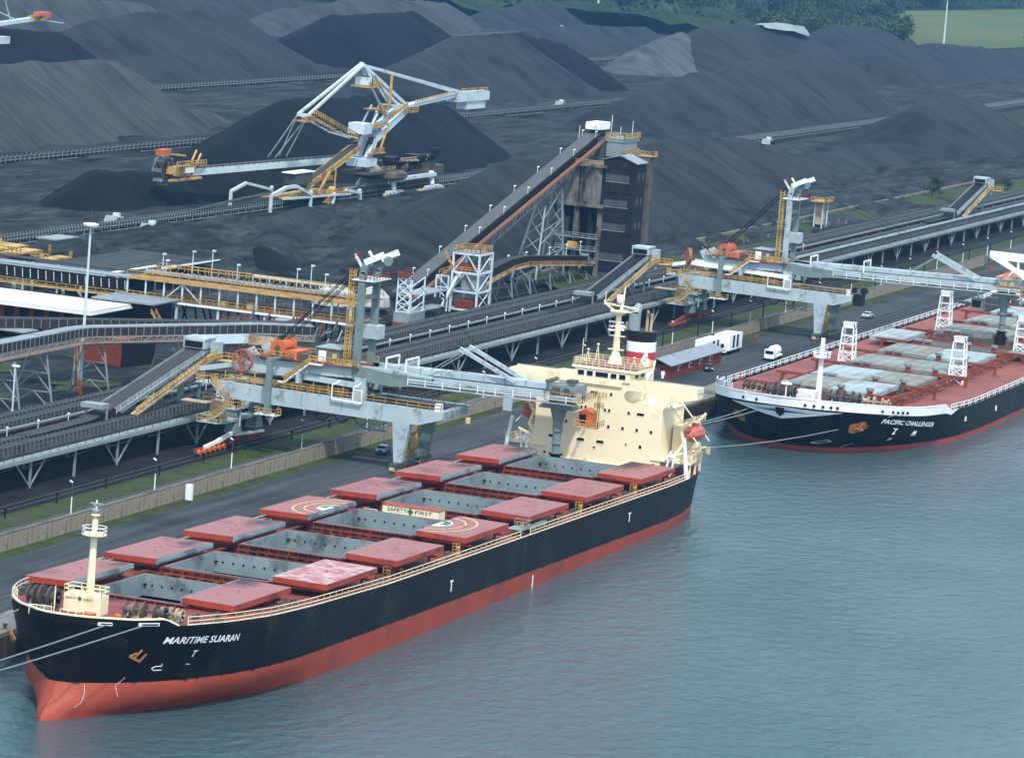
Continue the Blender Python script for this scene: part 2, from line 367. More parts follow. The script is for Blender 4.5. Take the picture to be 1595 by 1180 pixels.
def glyphs(text, size, shear=.25, bold=.02):
    cu = bpy.data.curves.new('t', 'FONT'); cu.body = text; cu.size = size; cu.shear = shear; cu.offset = bold; cu.resolution_u = 2
    ob = bpy.data.objects.new('t', cu); col.objects.link(ob); bpy.context.view_layer.update()
    me = bpy.data.meshes.new_from_object(ob.evaluated_get(bpy.context.evaluated_depsgraph_get()))
    vs = [tuple(v.co) for v in me.vertices]; fs = [tuple(p.vertices) for p in me.polygons]
    bpy.data.objects.remove(ob); bpy.data.meshes.remove(me); bpy.data.curves.remove(cu)
    return vs, fs
def hull_text(h, text, x0, x1, z0, slope, size, name, m, parent, yc=0, hy=None):
    vs, fs = glyphs(text, size); xm = max(v[0] for v in vs); k = (x1-x0)/xm; mb = MB(); out = []
    for v in vs:
        X = x0+v[0]*k; Z = z0+slope*(X-x0)+v[1]; out.append((X, yc-h.half(X, Z)-.12, Z))
    mb.add(out, fs); return mb.build(name, m, parent)

# ---- the near bulk carrier (ship frame: x aft from the second hatch, z = 0 at the hatch cover tops)
SH = thing('bulk_carrier', 'nearest black and red bulk carrier with cream deckhouse and open red hatch covers', 'ship', (0,0,11.37), local=True, rot=(0,.0135,0))
ZDK = [(-45,-.75),(-35,-.9),(-30,-1.0),(-22,-1.3),(-13,-1.65),(-4,-1.95),(7,-2.2),(20,-2.5)]
def zdk(x): return interp(x, ZDK)
def ztop(x):
    if x < -37: return .0+.25*max(0, (-40-x)/4.4)
    if x < -35.2: return (zdk(x))*(x+37)/1.8
    return zdk(x)
TT = [(-44.4,0),(-44.2,2),(-43.4,4),(-40.8,7.5),(-38.5,9.5),(-37.3,10.3),(-33,12.7),(-27,14.6),(-18,15.9),(-8,16.1),(138,16.1),(150,15.7),(160,14.4),(168,11.5),(172,8.5)]
TR = [(-43.2,0),(-42.7,1.8),(-41,4),(-38.9,6.1),(-35,9),(-30.8,11.4),(-25,13.6),(-19,15),(-10,16),(0,16.1),(138,16.1),(148,15.5),(159,13.8),(166,10),(172,5)]
TW = [(-46.5,0),(-46,.9),(-44.7,1.9),(-40,4.4),(-33,7.3),(-26,9.9),(-15.5,13.5),(-5,15.5),(3,16.1),(135,16.1),(145,15.2),(153,14),(164,9),(172,1.5)]
TM = [(-43.8,0),(-43.5,1.9),(-42.4,4),(-40.2,6.8),(-38,8.7),(-35.5,10.4),(-33,11.7),(-27,14.2),(-18,15.6),(-8,16.1),(138,16.1),(150,15.6),(160,14.1),(167,11),(172,7.5)]
H1 = Hull([(ztop, -44.4, TT), (-4.2, -43.8, TM), (-7.9, -43.2, TR), (-9.6, -43.9, [(a-.9 if a < -30 else a, b) for a, b in TR][:8]+TR[8:]), (-11.3, -46.5, TW), (-14.5, -47, TW)],
          [0,.25,.5,.8,1.2,1.8,2.5,3.2,4,5,6,7,8,9,9.6,10.4,11.4,12.4,14,15.5,17,18.5,20,22,24,26.5,29,32,35,38,41,44,47], 0, [8,20,35,50,65,80,95,110,122,130,138,143,148,153,158,162,166,169,172])
H1.cut = 1.1
mb = MB(); H1.skin(0, 2, mb); mb.build('hull_side', M['hull_black'], SH, smooth=True)
mb = MB(); H1.skin(2, 5, mb); mb.build('hull_bottom', M['antifoul'], SH, smooth=True)
def fcut(h, x, b): return h.cut*min(1, max(0, -x/35))*min(1, b/5) if h.cut else 0
def deckpoly(h, zf, x0, x1, ins, k=0, yc=0, name='deck', m=None, parent=None, n=60):
    mb = MB(); vs = []
    for i in range(n+1):
        x = x0+(x1-x0)*i/n; b = max(.02, interp(x, h.lv[k][2])-ins); vs += [(x, yc+max(.02, b-fcut(h, x, b)), zf(x)), (x, yc-b, zf(x))]
    mb.add(vs, [(2*i, 2*i+1, 2*i+3, 2*i+2) for i in range(n)]); return mb.build(name, m, parent)
# forecastle deck and bulwark rim
deckpoly(H1, lambda x: -.78, -44.0, -35.5, .35, name='forecastle_deck', m=M['deck_red'], parent=SH)
def rimpts(h, side, x0, x1, n, dz=0., ins=0., yc=0):
    T = h.lv[0][2]; zf = h.lv[0][0]; st = h.lv[0][1]; out = []
    for i in range(n+1):
        u = i/n; x = st+(x1-st)*u*u if x0 is None else x0+(x1-x0)*u
        bb = interp(x, T); out.append((x, yc+side*max(0, bb-ins-(fcut(h, x, bb) if side > 0 else 0)), zf(x)+dz))
    return out
mb = MB()
for s_ in (1,-1): mb.path(rimpts(H1, s_, None, -35.2, 26, .04, .08), .3, .18)
mb.build('bulwark_rim', M['cream'], SH)
mb = MB()
for s_ in (1,-1):
    P = rimpts(H1, s_, None, -35.5, 22, 0, .15); 
    mb.add([p for p in P]+[(p[0], p[1], -.8) for p in P], [(i, i+1, i+len(P)+1, i+len(P)) for i in range(len(P)-1)])
mb.build('bulwark', M['hull_black'], SH)
# main deck: plating with the hatch openings left open
M['coaming_red'] = mat('coaming_red', (.15,.028,.02), .65, .25, .6, dirt=(.04,.012,.01), dirt_amt=.4)
HX = [0, 23.91, 49.32, 74.85, 100.34, 125.92]          # forward edges of covers of hatches 2..7
HOLES = [(-22.3, -6.3, 6.6)]+[(x+.7, x+16.4, 7.1) for x in HX]
mb = MB(); xs = [-35.5]
for a, b, w in HOLES: xs += [a, b]
xs += [172]; 
for i in range(len(xs)-1):
    a, b = xs[i], xs[i+1]; n = max(1, int((b-a)/3)); hole = None
    for h in HOLES:
        if abs(h[0]-a) < .01: hole = h
    for k in range(n):
        u, v = a+(b-a)*k/n, a+(b-a)*(k+1)/n; bu, bv = interp(u, TT)-.05, interp(v, TT)-.05
        if hole:
            w = hole[2]
            for s_ in (1,-1): bu_, bv_ = (bu-fcut(H1,u,bu), bv-fcut(H1,v,bv)) if s_ > 0 else (bu, bv); mb.add([(u,s_*w,zdk(u)),(v,s_*w,zdk(v)),(v,s_*bv_,zdk(v)),(u,s_*bu_,zdk(u))], [(0,1,2,3) if s_ < 0 else (3,2,1,0)])
        else: mb.add([(u,-bu,zdk(u)),(v,-bv,zdk(v)),(v,bv-fcut(H1,v,bv),zdk(v)),(u,bu-fcut(H1,u,bu),zdk(u))], [(0,1,2,3)])
mb.build('main_deck', M['deck_red'], SH)
for i, (a, b, w) in enumerate(HOLES):
    t = .25
    # grey coaming inside, red outside, with stays
    c = MB()
    for (x0, x1, y0, y1) in ((a, b, w-.12, w), (a, b, -w, -w+.12), (a, a+.12, -w+.12, w-.12), (b-.12, b, -w+.12, w-.12)):
        c.box(x0, x1, y0, y1, -3.6, -.86)
    co = c.build('hatch_coaming', M['steel_grey'], SH)
    c = MB()
    for (x0, x1, y0, y1) in ((a-t, b+t, w+.003, w+t), (a-t, b+t, -w-t, -w-.003), (a-t, a-.003, -w, w), (b+.003, b+t, -w, w)):
        c.box(x0, x1, y0, y1, min(zdk(a), zdk(b))-.1, -.9)
    for xx in (a-t, b+t):
        s_ = -1 if xx < a else 1
        c.box(min(xx, xx+s_*.35), max(xx, xx+s_*.35), -w-.3, w+.3, -.98, -.9)
        for k in range(11):
            yy = -w+k*2*w/10; c.prism([(xx,yy-.05,-.98),(xx+s_*.32,yy-.05,-.98),(xx+s_*.7,yy-.05,zdk(xx)),(xx,yy-.05,zdk(xx))], (0,.1,0))
        c.box(min(xx, xx+s_*.45), max(xx, xx+s_*.45), -w, w, -1.75, -1.68)
    c.build('coaming_frame', M['coaming_red'], SH)
    c = MB()
    for k in range(9):
        yy = -w+1.2+k*(2*w-2.4)/8; c.lathe((b-.125, yy, -2.2), [(.16,0),(.16,.03)], 8, axis=(-1,0,0))
    for k in range(2): c.box(b-.5, b-.14, (w-.5 if k else -w+.14), (w-.14 if k else -w+.5), -2.2, -2.05)
    c.build('wall_fitting', M['black'], SH)
    c = MB(); z0, z1 = -14.8, -3.6; X0, X1, W = (a-3.5, b+3.5, 13.5) if i else (a-.5, b+1, 7.2)   # the hold below, open at the hatchway
    c.add([(X0,-W,z0),(X1,-W,z0),(X1,W,z0),(X0,W,z0),(X0,-W,z1),(X1,-W,z1),(X1,W,z1),(X0,W,z1),(a,-w,z1),(b,-w,z1),(b,w,z1),(a,w,z1)],
          [(0,1,2,3),(0,4,5,1),(1,5,6,2),(2,6,7,3),(3,7,4,0),(4,8,9,5),(5,9,10,6),(6,10,11,7),(7,11,8,4)])
    c.build('cargo_hold', M['coalb'], SH)
# ladder walks across the deck between hatches
mb = MB()
for i in range(6):
    b = HOLES[i][1]; a = HOLES[i+1][0]
    for xx in (b+1.5, a-1.5): mb.rail([(xx,-7,zdk(xx)),(xx,7,zdk(xx))], 1.15, 1.4, .09, 1)
    for k in range(6): mb.box(b+2.4, a-2.2, -6+k*2.3, -5.7+k*2.3, zdk(a), zdk(a)+.6)
mb.build('cross_deck_fittings', M['rust'], SH)
# rolled-open hatch covers
def stained(name, c, r):
    m = M['cover_top'].copy(); nt = m.node_tree; N = nt.nodes; L = nt.links; b = N['Principled BSDF']; src = b.inputs['Base Color'].links[0].from_socket
    tc = N.new('ShaderNodeTexCoord'); vm = N.new('ShaderNodeVectorMath'); vm.operation = 'SUBTRACT'; vm.inputs[1].default_value = c; L.new(tc.outputs['Object'], vm.inputs[0])
    mp = N.new('ShaderNodeVectorMath'); mp.operation = 'MULTIPLY'; mp.inputs[1].default_value = (.55, 1.25, 0); L.new(vm.outputs[0], mp.inputs[0])
    ln = N.new('ShaderNodeVectorMath'); ln.operation = 'LENGTH'; L.new(mp.outputs[0], ln.inputs[0])
    no = N.new('ShaderNodeTexNoise'); no.inputs['Scale'].default_value = .6; no.inputs['Detail'].default_value = 6; L.new(tc.outputs['Object'], no.inputs['Vector'])
    ad = N.new('ShaderNodeMath'); ad.operation = 'MULTIPLY_ADD'; ad.inputs[1].default_value = 4.5; L.new(no.outputs['Fac'], ad.inputs[0]); L.new(ln.outputs['Value'], ad.inputs[2])
    mr = N.new('ShaderNodeMapRange'); mr.inputs['From Min'].default_value = r+3.6; mr.inputs['From Max'].default_value = r+.6; L.new(ad.outputs[0], mr.inputs['Value'])
    x = N.new('ShaderNodeMix'); x.data_type = 'RGBA'; L.new(mr.outputs[0], x.inputs[0]); L.new(src, x.inputs[6]); x.inputs[7].default_value = (.03,.02,.022,1); L.new(x.outputs[2], b.inputs['Base Color']); return m
def cover(x0, L, yi, yo, m_top, lbl=None, heli=0, smudge=None):
    if smudge: m_top = stained('cover_red_stained', (smudge[0], smudge[1], -.05), smudge[2])
    s_ = 1 if yo > 0 else -1; zc = .0; zo = -.11; T = .72
    mb = MB(); a, b = x0, x0+L
    P = [(a,yi,zc),(a,yo,zo),(b,yo,zo),(b,yi,zc)]; Qd = [(p[0],p[1],p[2]-T) for p in P]
    mb.add(P+Qd, [(0,1,2,3),(4,7,6,5),(0,4,5,1),(1,5,6,2),(2,6,7,3)] if s_ < 0 else [(3,2,1,0),(5,6,7,4),(1,5,4,0),(2,6,5,1),(3,7,6,2)])
    mb.m = [0]+[1]*4
    mb.cur = 1
    mb.box(a+1, b-1, min(yi+s_*.6, yo-s_*.8), max(yi+s_*.6, yo-s_*.8), -T-.62, -T-.11)    # stiffening frame below
    for k in range(5):
        yy = yi+(yo-yi)*(k+.5)/5; mb.box(a-.05, a, yy-.12, yy+.12, -T-.1, -.2)
    o = mb.build('hatch_cover', [m_top, M['cover_side']], SH)
    if lbl: o['label'] = lbl
    e = MB(); e.box(a+.05, b-.05, min(yi, yi-s_*.22), max(yi, yi-s_*.22), -.75, -.04); e.box(a+.3, b-.3, min(yi-s_*.22, yi-s_*.36), max(yi-s_*.22, yi-s_*.36), -.5, -.3)
    e.build('joint_face', M['steel_grey'], o)
    g = MB()
    for k in range(3): g.lathe((a+L*(.3+.2*k)+.4*k, yi+(yo-yi)*(.35+.15*(k%2)), -.05), [(.17,0),(.12,.12)], 8)
    g.build('lifting_socket', M['cover_side'], o)
    w = MB()
    for xx in (a+2.2, b-2.2):
        w.box(xx-.3, xx+.3, min(yo, yi), max(yo, yi), -1.55, -1.36)
        for yy in (yi+s_*.5, yo-s_*1.2): w.bar((xx,yy,-1.4),(xx,yy,-2.48),.3)
    w.build('roller_track', M['rust'], o)
    if heli:
        # half of the landing circle lies on each of the two leaves
        g = MB(); cxx, cyy = a+L/2, yi
        def arc(r0, r1, z, a0=0, a1=math.pi, n=28, sy=.62):
            vs = []
            for i in range(n+1):
                t = a0+(a1-a0)*i/n
                for r in (r0, r1):
                    y = s_*math.sin(t)*r*sy+yi; vs.append((cxx+math.cos(t)*r, y, zc+(zo-zc)*(y-yi)/(yo-yi)+z))
            return vs, [(2*i, 2*i+1, 2*i+3, 2*i+2) for i in range(n)]
        g.add(*arc(7.75, 8.1, .02, .12, math.pi-.12)); g.add(*arc(5.4, 5.75, .02)); g.build('landing_circle', M['ycream'], o)
        g = MB(); g.add(*arc(.0, 2.6, .02)); g.build('landing_spot', M['green'], o)
        g = MB(); g.add(*arc(2.6, 2.95, .02)); g.box(cxx-2.2, cxx-1.4, min(yi+s_*.1,yi+s_*1.5), max(yi+s_*.1,yi+s_*1.5), .01, .05); g.box(cxx-2.6, cxx+.9, min(yi, yi+s_*.5), max(yi, yi+s_*.5), .01, .045); g.build('landing_mark', M['white'], o)
    return o
cover(-22.9, 17.6, 8.8, 14.9, M['cover_top'], smudge=(-7, 10, 1.2)); cover(-22.4, 17.4, -5.9, -12.7, M['cover_top'], smudge=(-6, -7, 2.2))
for i, x in enumerate(HX):
    worn = i == 0
    cover(x, 17.2, 8.05, 15.3, M['cover_top'], heli=(i == 2), smudge=(x+14.5, 10, 1.6+.4*(i%2)) if i != 2 else None)
    cover(x, 17.2, -8.05, -15.3, M['cover_top_worn'] if worn else M['cover_top'], 'hatch cover with the white-scuffed paint' if worn else None, heli=(i == 2), smudge=(x+14, -8.6, 3.4) if i == 5 else None)
# cream safety house on the cross deck between hatches four and five
hs = MB().box(67.3, 70.0, -4.4, 4.1, -2.45, .02).build('deck_store', M['cream'], SH)
MB().box(67.2, 70.1, -4.5, 4.2, .023, .08).build('roof', M['cover_side'], hs)
def wall_text(txt, size, x, yc, z, parent, m, name='lettering', width=None):
    vs, fs = glyphs(txt, size, 0, .0); xm = max(v[0] for v in vs); x0 = min(v[0] for v in vs); k = 1 if not width else width/(xm-x0); mb = MB()
    mb.add([(x, yc-(v[0]-(xm+x0)/2)*k, z+v[1]) for v in vs], fs); return mb.build(name, m, parent)   # reads left to right when looking aft (+x)
wall_text('SAFETY', .75, 67.26, 1.85, -.75, hs, M['black'], width=3.0); wall_text('FIRST', .75, 67.26, -2.2, -.75, hs, M['black'], width=2.6)
g = MB(); g.box(67.24, 67.28, -.36, .02, -.95, .0-.1); g.box(67.235, 67.239, -.62, .28, -.66, -.36); g.build('green_cross', mat('sign_green', (.02,.14,.05)), hs)
mb = MB().rail([(66.6,6.6,-2.4),(66.6,4.6,-2.4)], 1.6, 1, .1); mb.bar((67.5,4.5,-1.1),(66.5,4.6,-2.4),.12); mb.build('ladder_rail', M['cream'], SH)
# side rails
def edge(s_, x0, x1, n, dz=0):
    X = [x0+(x1-x0)*i/n for i in range(n+1)]; return [(x, s_*(interp(x, TT)-.12-(fcut(H1, x, 9) if s_ > 0 else 0)), zdk(x)+dz) for x in X]
for s_ in (1,-1):
    mb = MB()
    for a, b in zip(edge(s_, -34, 70, 52), edge(s_, -34, 70, 52)[1:]): mb.rail([a, b], 1.0, 2, .085, 1)
    for a, b in zip(edge(s_, 74, 150, 38), edge(s_, 74, 150, 38)[1:]): mb.rail([a, b], 1.0, 2, .085, 1)
    mb.path(edge(s_, -34, 150, 60, .05), .16, .1)
    mb.build('side_rail', M['cream'], SH)
# bollards, chocks, pipes along the deck
mb = MB()
for x in (-31, -27.5, -12, -8, 20, 45, 97, 121, 146):
    for s_ in (1,-1):
        yy = s_*(interp(x, TT)-1.9)
        for d in (0, .9): mb.lathe((x+d, yy, zdk(x)), [(.24,0),(.24,.7),(.3,.75),(.3,.85)], 8)
        mb.box(x-.5, x+1.4, yy-.35, yy+.35, zdk(x), zdk(x)+.12)
mb.build('mooring_bitts', M['dwarm'], SH)
mb = MB()
for s_ in (1,-1):
    for k, z in ((9.2,.35),(9.6,.35)): mb.bar((-3, s_*k, zdk(0)+z), (146, s_*k, -2.5+z), .16)
mb.build('deck_pipes', M['rust'], SH)
mb = MB()
for x in HX[1:]:
    for s_ in (-1,):
        xx = x-1.2; yy = -15.0
        mb.rail([(xx,yy,zdk(xx)),(xx,yy+1.0,zdk(xx))], 1.7, .6, .09, 3)
        mb.lathe((xx-.7, yy, zdk(xx)), [(.12,0),(.12,1.1),(.26,1.15),(.26,1.4),(.1,1.5)], 8)
mb.build('vent_and_ladder', M['yellow'], SH)
# pilot ladder platform and draught marks, midships
g = MB(); g.box(70.2, 73.8, -16.0, -13.6, -1.5, -1.4); g.rail([(70.2,-16,-1.4),(73.8,-16,-1.4),(73.8,-13.6,-1.4)], 1, 1.2, .08); g.box(74.5, 82, -15.6, -14.9, -1.9, -1.4); g.build('gangway', M['galv'], SH)
g = MB()
for k in range(13): g.box(71.8, 72.2, -16.16, -16.11, -2.9-k*.62, -2.78-k*.62)
g.build('ladder_rung', M['dsteel'], SH)
g = MB(); g.box(76.2, 76.5, -16.17, -16.11, -10.6, -8.6); g.build('draught_mark', M['white'], SH)
for X, Z, s in ((43, -5.2, 1.3), (119, -4.6, 1.2)):
    g = MB(); g.box(X-.55, X+.55, -16.17, -16.11, Z, Z+.22); g.box(X-.12, X+.12, -16.17, -16.11, Z-s, Z); g.build('tug_mark', M['white'], SH)
hull_text(H1, 'MARITIME SUARAN', -36.6, -24.8, -3.0, -.05, 1.15, 'ship_name', M['white'], SH)
hull_text(H1, 'T', -32.3, -31.4, -4.95, -.05, 1.15, 'tug_mark', M['white'], SH)
def hull_stroke(h, pts, w, name, m, parent, yc=0, off=.06):
    mb = MB(); P = [(x, yc-h.half(x, z)-off, z) for x, z in pts]; mb.path(P, w, w); return mb.build(name, m, parent)
hull_stroke(H1, [(-35.4,-5.9),(-36.1,-5.9),(-36.4,-6.15),(-36.1,-6.4),(-35.2,-6.4)], .07, 'bulb_mark', M['white'], SH); hull_stroke(H1, [(-35.4,-5.9),(-35.5,-5.6)], .07, 'bulb_mark', M['white'], SH)
hull_stroke(H1, [(-32.3,-5.9),(-31.8,-5.9)], .1, 'thruster_mark', M['lblue'], SH)
hull_stroke(H1, [(-41.9,-8.1),(-42.2,-9),(-42.8,-10),(-43.6,-10.6)], .03, 'draught_mark', M['white'], SH)
hull_stroke(H1, [(-38.7,-7.2),(-39.4,-8.2),(-39.5,-9.4),(-38.8,-10.6)], .03, 'draught_mark', M['white'], SH)
hull_stroke(H1, [(-42.8,-.55),(-41.8,-.55)], .36, 'fairlead', M['white'], SH, off=.0); hull_stroke(H1, [(-39.7,-.55),(-37.6,-.6)], .36, 'fairlead', M['white'], SH, off=.0)
hull_stroke(H1, [(-42.7,-.55),(-41.9,-.55)], .18, 'fairlead_opening', M['black'], SH, off=.16); hull_stroke(H1, [(-39.5,-.56),(-37.8,-.6)], .18, 'fairlead_opening', M['black'], SH, off=.16)
def anchor(x, z, s_, parent, h, yc=0, k=1.):
    yy = lambda X, Z: yc+s_*(h.half(X, Z)+.35)
    mb = MB(); P = lambda X, Z: (X, yy(X, Z), Z)
    mb.bar(P(x+.5*k, z+1.5*k), P(x-.2*k, z-.2*k), .35*k); mb.bar(P(x-1.2*k, z+.1*k), P(x+1.0*k, z-1.1*k), .5*k)
    mb.bar(P(x-1.2*k, z+.1*k), P(x-.2*k, z+.9*k), .45*k, w2=.15); mb.bar(P(x+1.0*k, z-1.1*k), P(x+1.5*k, z+.6*k), .45*k, w2=.15)
    return mb.build('anchor', M['anchor_rust'], parent)
M['anchor_rust'] = mat('anchor_rust', (.30,.13,.045), .8, .3, 1, dirt=(.5,.3,.12), dirt_amt=.3)
anchor(-39.0, -4.5, -1, SH, H1, k=.55); anchor(-39.2, -4.5, 1, SH, H1, k=.55)
# foremast and its house
fh = MB(); fh.box(-37.3, -35.2, -2.2, 2.6, -.77, 1.45); fh = fh.build('forecastle_house', M['cream'], SH)
MB().rail([(-37.3,2.6,1.45),(-37.3,-2.2,1.45),(-35.2,-2.2,1.45),(-35.2,2.6,1.45),(-37.3,2.6,1.45)], .95, 1.1, .09).build('railing', M['cream'], fh)
wall_text('SAFETY', .36, -37.35, 1.7, .8, fh, M['black'], width=1.4); wall_text('FIRST', .36, -37.35, -.6, .8, fh, M['black'], width=1.2)
g = MB(); g.box(-37.36, -37.32, .42, .68, .72, 1.2); g.box(-37.37, -37.361, .26, .84, .87, 1.05); g.build('green_cross', M['green'], fh)
FX, FY = -36.2, -.2
fm = MB(); fm.tube((FX,FY,1.45),(FX,FY,10.3),.5,.34,12); fm.tube((FX,FY,10.3),(FX,FY,12.6),.16,.1,8)
fm.lathe((FX,FY,8.5), [(.45,-.4),(1.5,0),(1.5,.12),(.45,.1)], 14); fm.lathe((FX,FY,10.7), [(.2,0),(.55,.1),(.55,.22),(.2,.3)], 12)
fmo = fm.build('foremast', M['cream'], SH, smooth=False)
pts = [(FX+1.45*math.cos(t*math.pi/5), FY+1.45*math.sin(t*math.pi/5), 8.6) for t in range(11)]
MB().rail(pts, .85, 3, .08).build('crow_nest_rail', M['white'], fmo)
MB().lathe((FX,FY,11.2), [(.5,0),(.55,.18),(.5,.36)], 10).box(FX-.2,FX+.2,FY-.8,FY+.7,12.1,12.25).tube((FX-.6,FY,12.0),(FX+.6,FY,12.1),.1).build('mast_light', M['galv'], fmo)
# windlasses and winches, rails, bow details
def winch(x, y, z, parent, m1, m2, r=1.0, L=5.2, ax=(0,1,0)):
    mb = MB(); w = mb.lathe; k = Vector(ax)
    c = Vector((x, y, z+r)); A = lambda t: c+k*t
    mb.lathe(A(-L/2), [(r*.55,0),(r*.55,L*.22)], 14, ax); o = None
    for t, rr, wd in ((-L*.5, r*.9, .15), (-L*.28, r*1.0, .22), (L*.02, r*1.05, .3), (L*.26, r*.95, .18), (L*.48, r*.85, .15)): mb.lathe(A(t), [(rr,0),(rr,wd)], 16, ax)
    mb.lathe(A(L*.28), [(r*.5,0),(r*.5,L*.2)], 14, ax); mb.lathe(A(-L*.6), [(r*.2,0),(r*.2,L*1.2)], 8, ax)
    a = k*L*.55; pr = Vector((-k.y, k.x, 0))*(r*1.1)
    wo = mb.build('winch', m1, parent)
    b2 = MB()
    for t in (-L*.38, L*.12, L*.4): b2.bar(A(t)-Vector((0,0,r*1.0))-pr*.5, A(t)+Vector((0,0,.1)), .25); b2.bar(A(t)-Vector((0,0,r*1.0))+pr*.5, A(t)+Vector((0,0,.1)), .25)
    b2.box(x-r, x+r, y-.4*L, y+.45*L, z, z+.18) if abs(k.y) > .5 else b2.box(x-.4*L, x+.45*L, y-r, y+r, z, z+.18)
    b2.build('winch_frame', m2, wo); return wo
winch(-36.4, 5.6, -.77, SH, M['dwarm'], M['galv'], 1.25, 3.6); winch(-34.2, -6.6, -.9, SH, M['dwarm'], M['tan'], .95, 5.2); winch(-32.6, -9.4, -.95, SH, M['tan'], M['galv'], .8, 2.6)
mb = MB(); mb.rail([(-42.2,4.6,-.7),(-41.6,2.0,-.7)], 1.1, .9, .09); mb.rail([(-42.2,.6,-.7),(-41.4,-2.0,-.7)], 1.1, .9, .09); mb.bar((-42.4,1.3,-.7),(-42.4,1.3,3.0),.12); mb.rail([(-38.0,8.3,.0),(-35.4,10.1,.0)], .9, 1, .08)
mb.build('bow_rail', M['cream'], SH)
MB().box(-40.8,-39.6,-2.8,-1.2,-.77,.0).lathe((-37.6,-4.6,-.77), [(.5,0),(.5,.5),(.2,.7)], 10).build('deck_locker', M['orange'], SH)
MB().lathe((-39,3,-.77), [(.28,0),(.28,.6),(.38,.8)], 8).lathe((-40.5,4.5,-.77), [(.3,0),(.3,.7),(.4,.85)], 8).lathe((-35.8,-9.8,-.77), [(.3,0),(.3,.7),(.4,.85)], 8).lathe((-38.9,-6.6,-.77), [(.3,0),(.3,.7),(.4,.85)], 8).build('mooring_bitts', M['black'], SH)
# ------------------------------------------------------------ deckhouse of the near ship
def plate(outer, holes, x, t, name, m, parent):
    """flat plate in the plane x, outline given as (y, z), with holes cut through"""
    import bmesh
    bm = bmesh.new(); loops = []
    for lp in [outer]+holes:
        vs = [bm.verts.new((x, y, z)) for y, z in lp]; es = [bm.edges.new((vs[i], vs[(i+1) % len(vs)])) for i in range(len(vs))]; loops.append((vs, es))
    bmesh.ops.triangle_fill(bm, use_beauty=True, edges=[e for l in loops for e in l[1]])
    front = list(bm.faces)
    r = bmesh.ops.duplicate(bm, geom=list(bm.verts)+list(bm.edges)+list(bm.faces))
    for e in r['geom']:
        if isinstance(e, bmesh.types.BMVert): e.co.x += t
    mp = r['vert_map']
    for vs, es in loops:
        for i in range(len(vs)):
            a, b = vs[i], vs[(i+1) % len(vs)]; bm.faces.new((a, b, mp[b], mp[a]))
    bmesh.ops.recalc_face_normals(bm, faces=bm.faces)
    me = bpy.data.meshes.new(name); bm.to_mesh(me); bm.free(); me.materials.append(m)
    o = bpy.data.objects.new(name, me); col.objects.link(o); o.parent = parent; ROOT[o.name] = (0,0,0); return o
def oval(y0, y1, z0, z1, n=6):
    r = (z1-z0)/2; out = []; zc = (z0+z1)/2
    for cy, a0 in ((max(y0,y1)-r, -90), (min(y0,y1)+r, 90)):
        for k in range(n+1):
            a = math.radians(a0+180*k/n); out.append((cy+r*math.cos(a), zc+r*math.sin(a)))
    return out
XF = 150
outer = [(11.0,-2.5),(-10.6,-2.5),(-10.2,7.6),(-10.7,8.5),(-12.4,9.2),(-15.7,10.1),(-15.8,11.9),(5.4,12.1),(16.2,11.7),(16.2,10.6),(13.4,9.6),(11.2,8.0)]
dh = plate(outer[::-1], [oval(-3.5,-8.9,8.3,10.3)], XF, .3, 'deckhouse', M['cream'], SH)
# blocks behind the front plate
mb = MB(); mb.box(XF+.301, 162, -10.1, 10.9, -2.5, 7.6); mb.box(XF+.301, 160, -3.0, 10.5, 7.605, 11.4)
mb.box(XF+.301, 153.6, -15.7, 16.1, 10.9, 11.0)         # bridge wing floors
mb.box(153.3, 153.5, -15.7, 16.1, 11.003, 11.9); mb.box(XF+.301,153.3, 16.0, 16.12, 10.6, 11.7); mb.box(XF+.301, 153.3, -15.7, -15.55, 10.1, 11.85)
mb.build('accommodation_block', M['cream'], dh)
MB().box(XF+.4, 162, -10.3, -3.1, 7.61, 7.68).rail([(151,-9.8,7.7),(161,-9.8,7.7)], 1, 1.5, .09).build('deck_plating', M['cream'], dh)
# wheelhouse
wh = MB(); wh.box(XF-.25, 158, -4.4, 5.0, 11.45, 13.05); wh.box(XF-.45, 158.5, -5.6, 5.5, 13.055, 13.5); wh = wh.build('wheelhouse', M['cream'], dh)
MB().box(XF-.3, 158.3, -5.4, 5.3, 13.505, 13.53).build('roof_deck', M['deck_red'], wh)
yy = 4.55
for wd in (1.25, 1.2, 2.3, 1.15, 1.25):
    a = MB().box(XF-.31, XF-.252, yy-wd, yy, 11.85, 12.8).build('window', M['white'], wh)
    MB().box(XF-.36, XF-.312, yy-wd+.1, yy-.1, 11.95, 12.7).build('pane', M['glass'], a); yy -= wd+.28
for x in (152, 155): a = MB().box(x, x+1.8, -4.46, -4.402, 11.9, 12.8).build('window', M['white'], wh); MB().box(x+.1, x+1.7, -4.5, -4.462, 12, 12.7).build('pane', M['glass'], a)
MB().box(XF-.35, XF-.002, -3.1, 7.4, 10.65, 11.5).build('bridge_front', M['cream'], dh)
MB().rail([(XF-.3,5.3,13.53),(158,5.3,13.53),(158,-5.4,13.53),(XF-.3,-5.4,13.53),(XF-.3,5.3,13.53)], 1.05, 1.1, .08, 2).build('railing', M['cream'], wh)
mb = MB(); mb.rail([(153.2,16,11.9),(153.2,5.2,12.0)], .12, 1.5, .06, 0); mb.rail([(153.2,-5,11.9),(153.2,-15.6,11.9)], .12, 1.5, .06, 0); mb.build('wing_rail', M['galv'], dh)
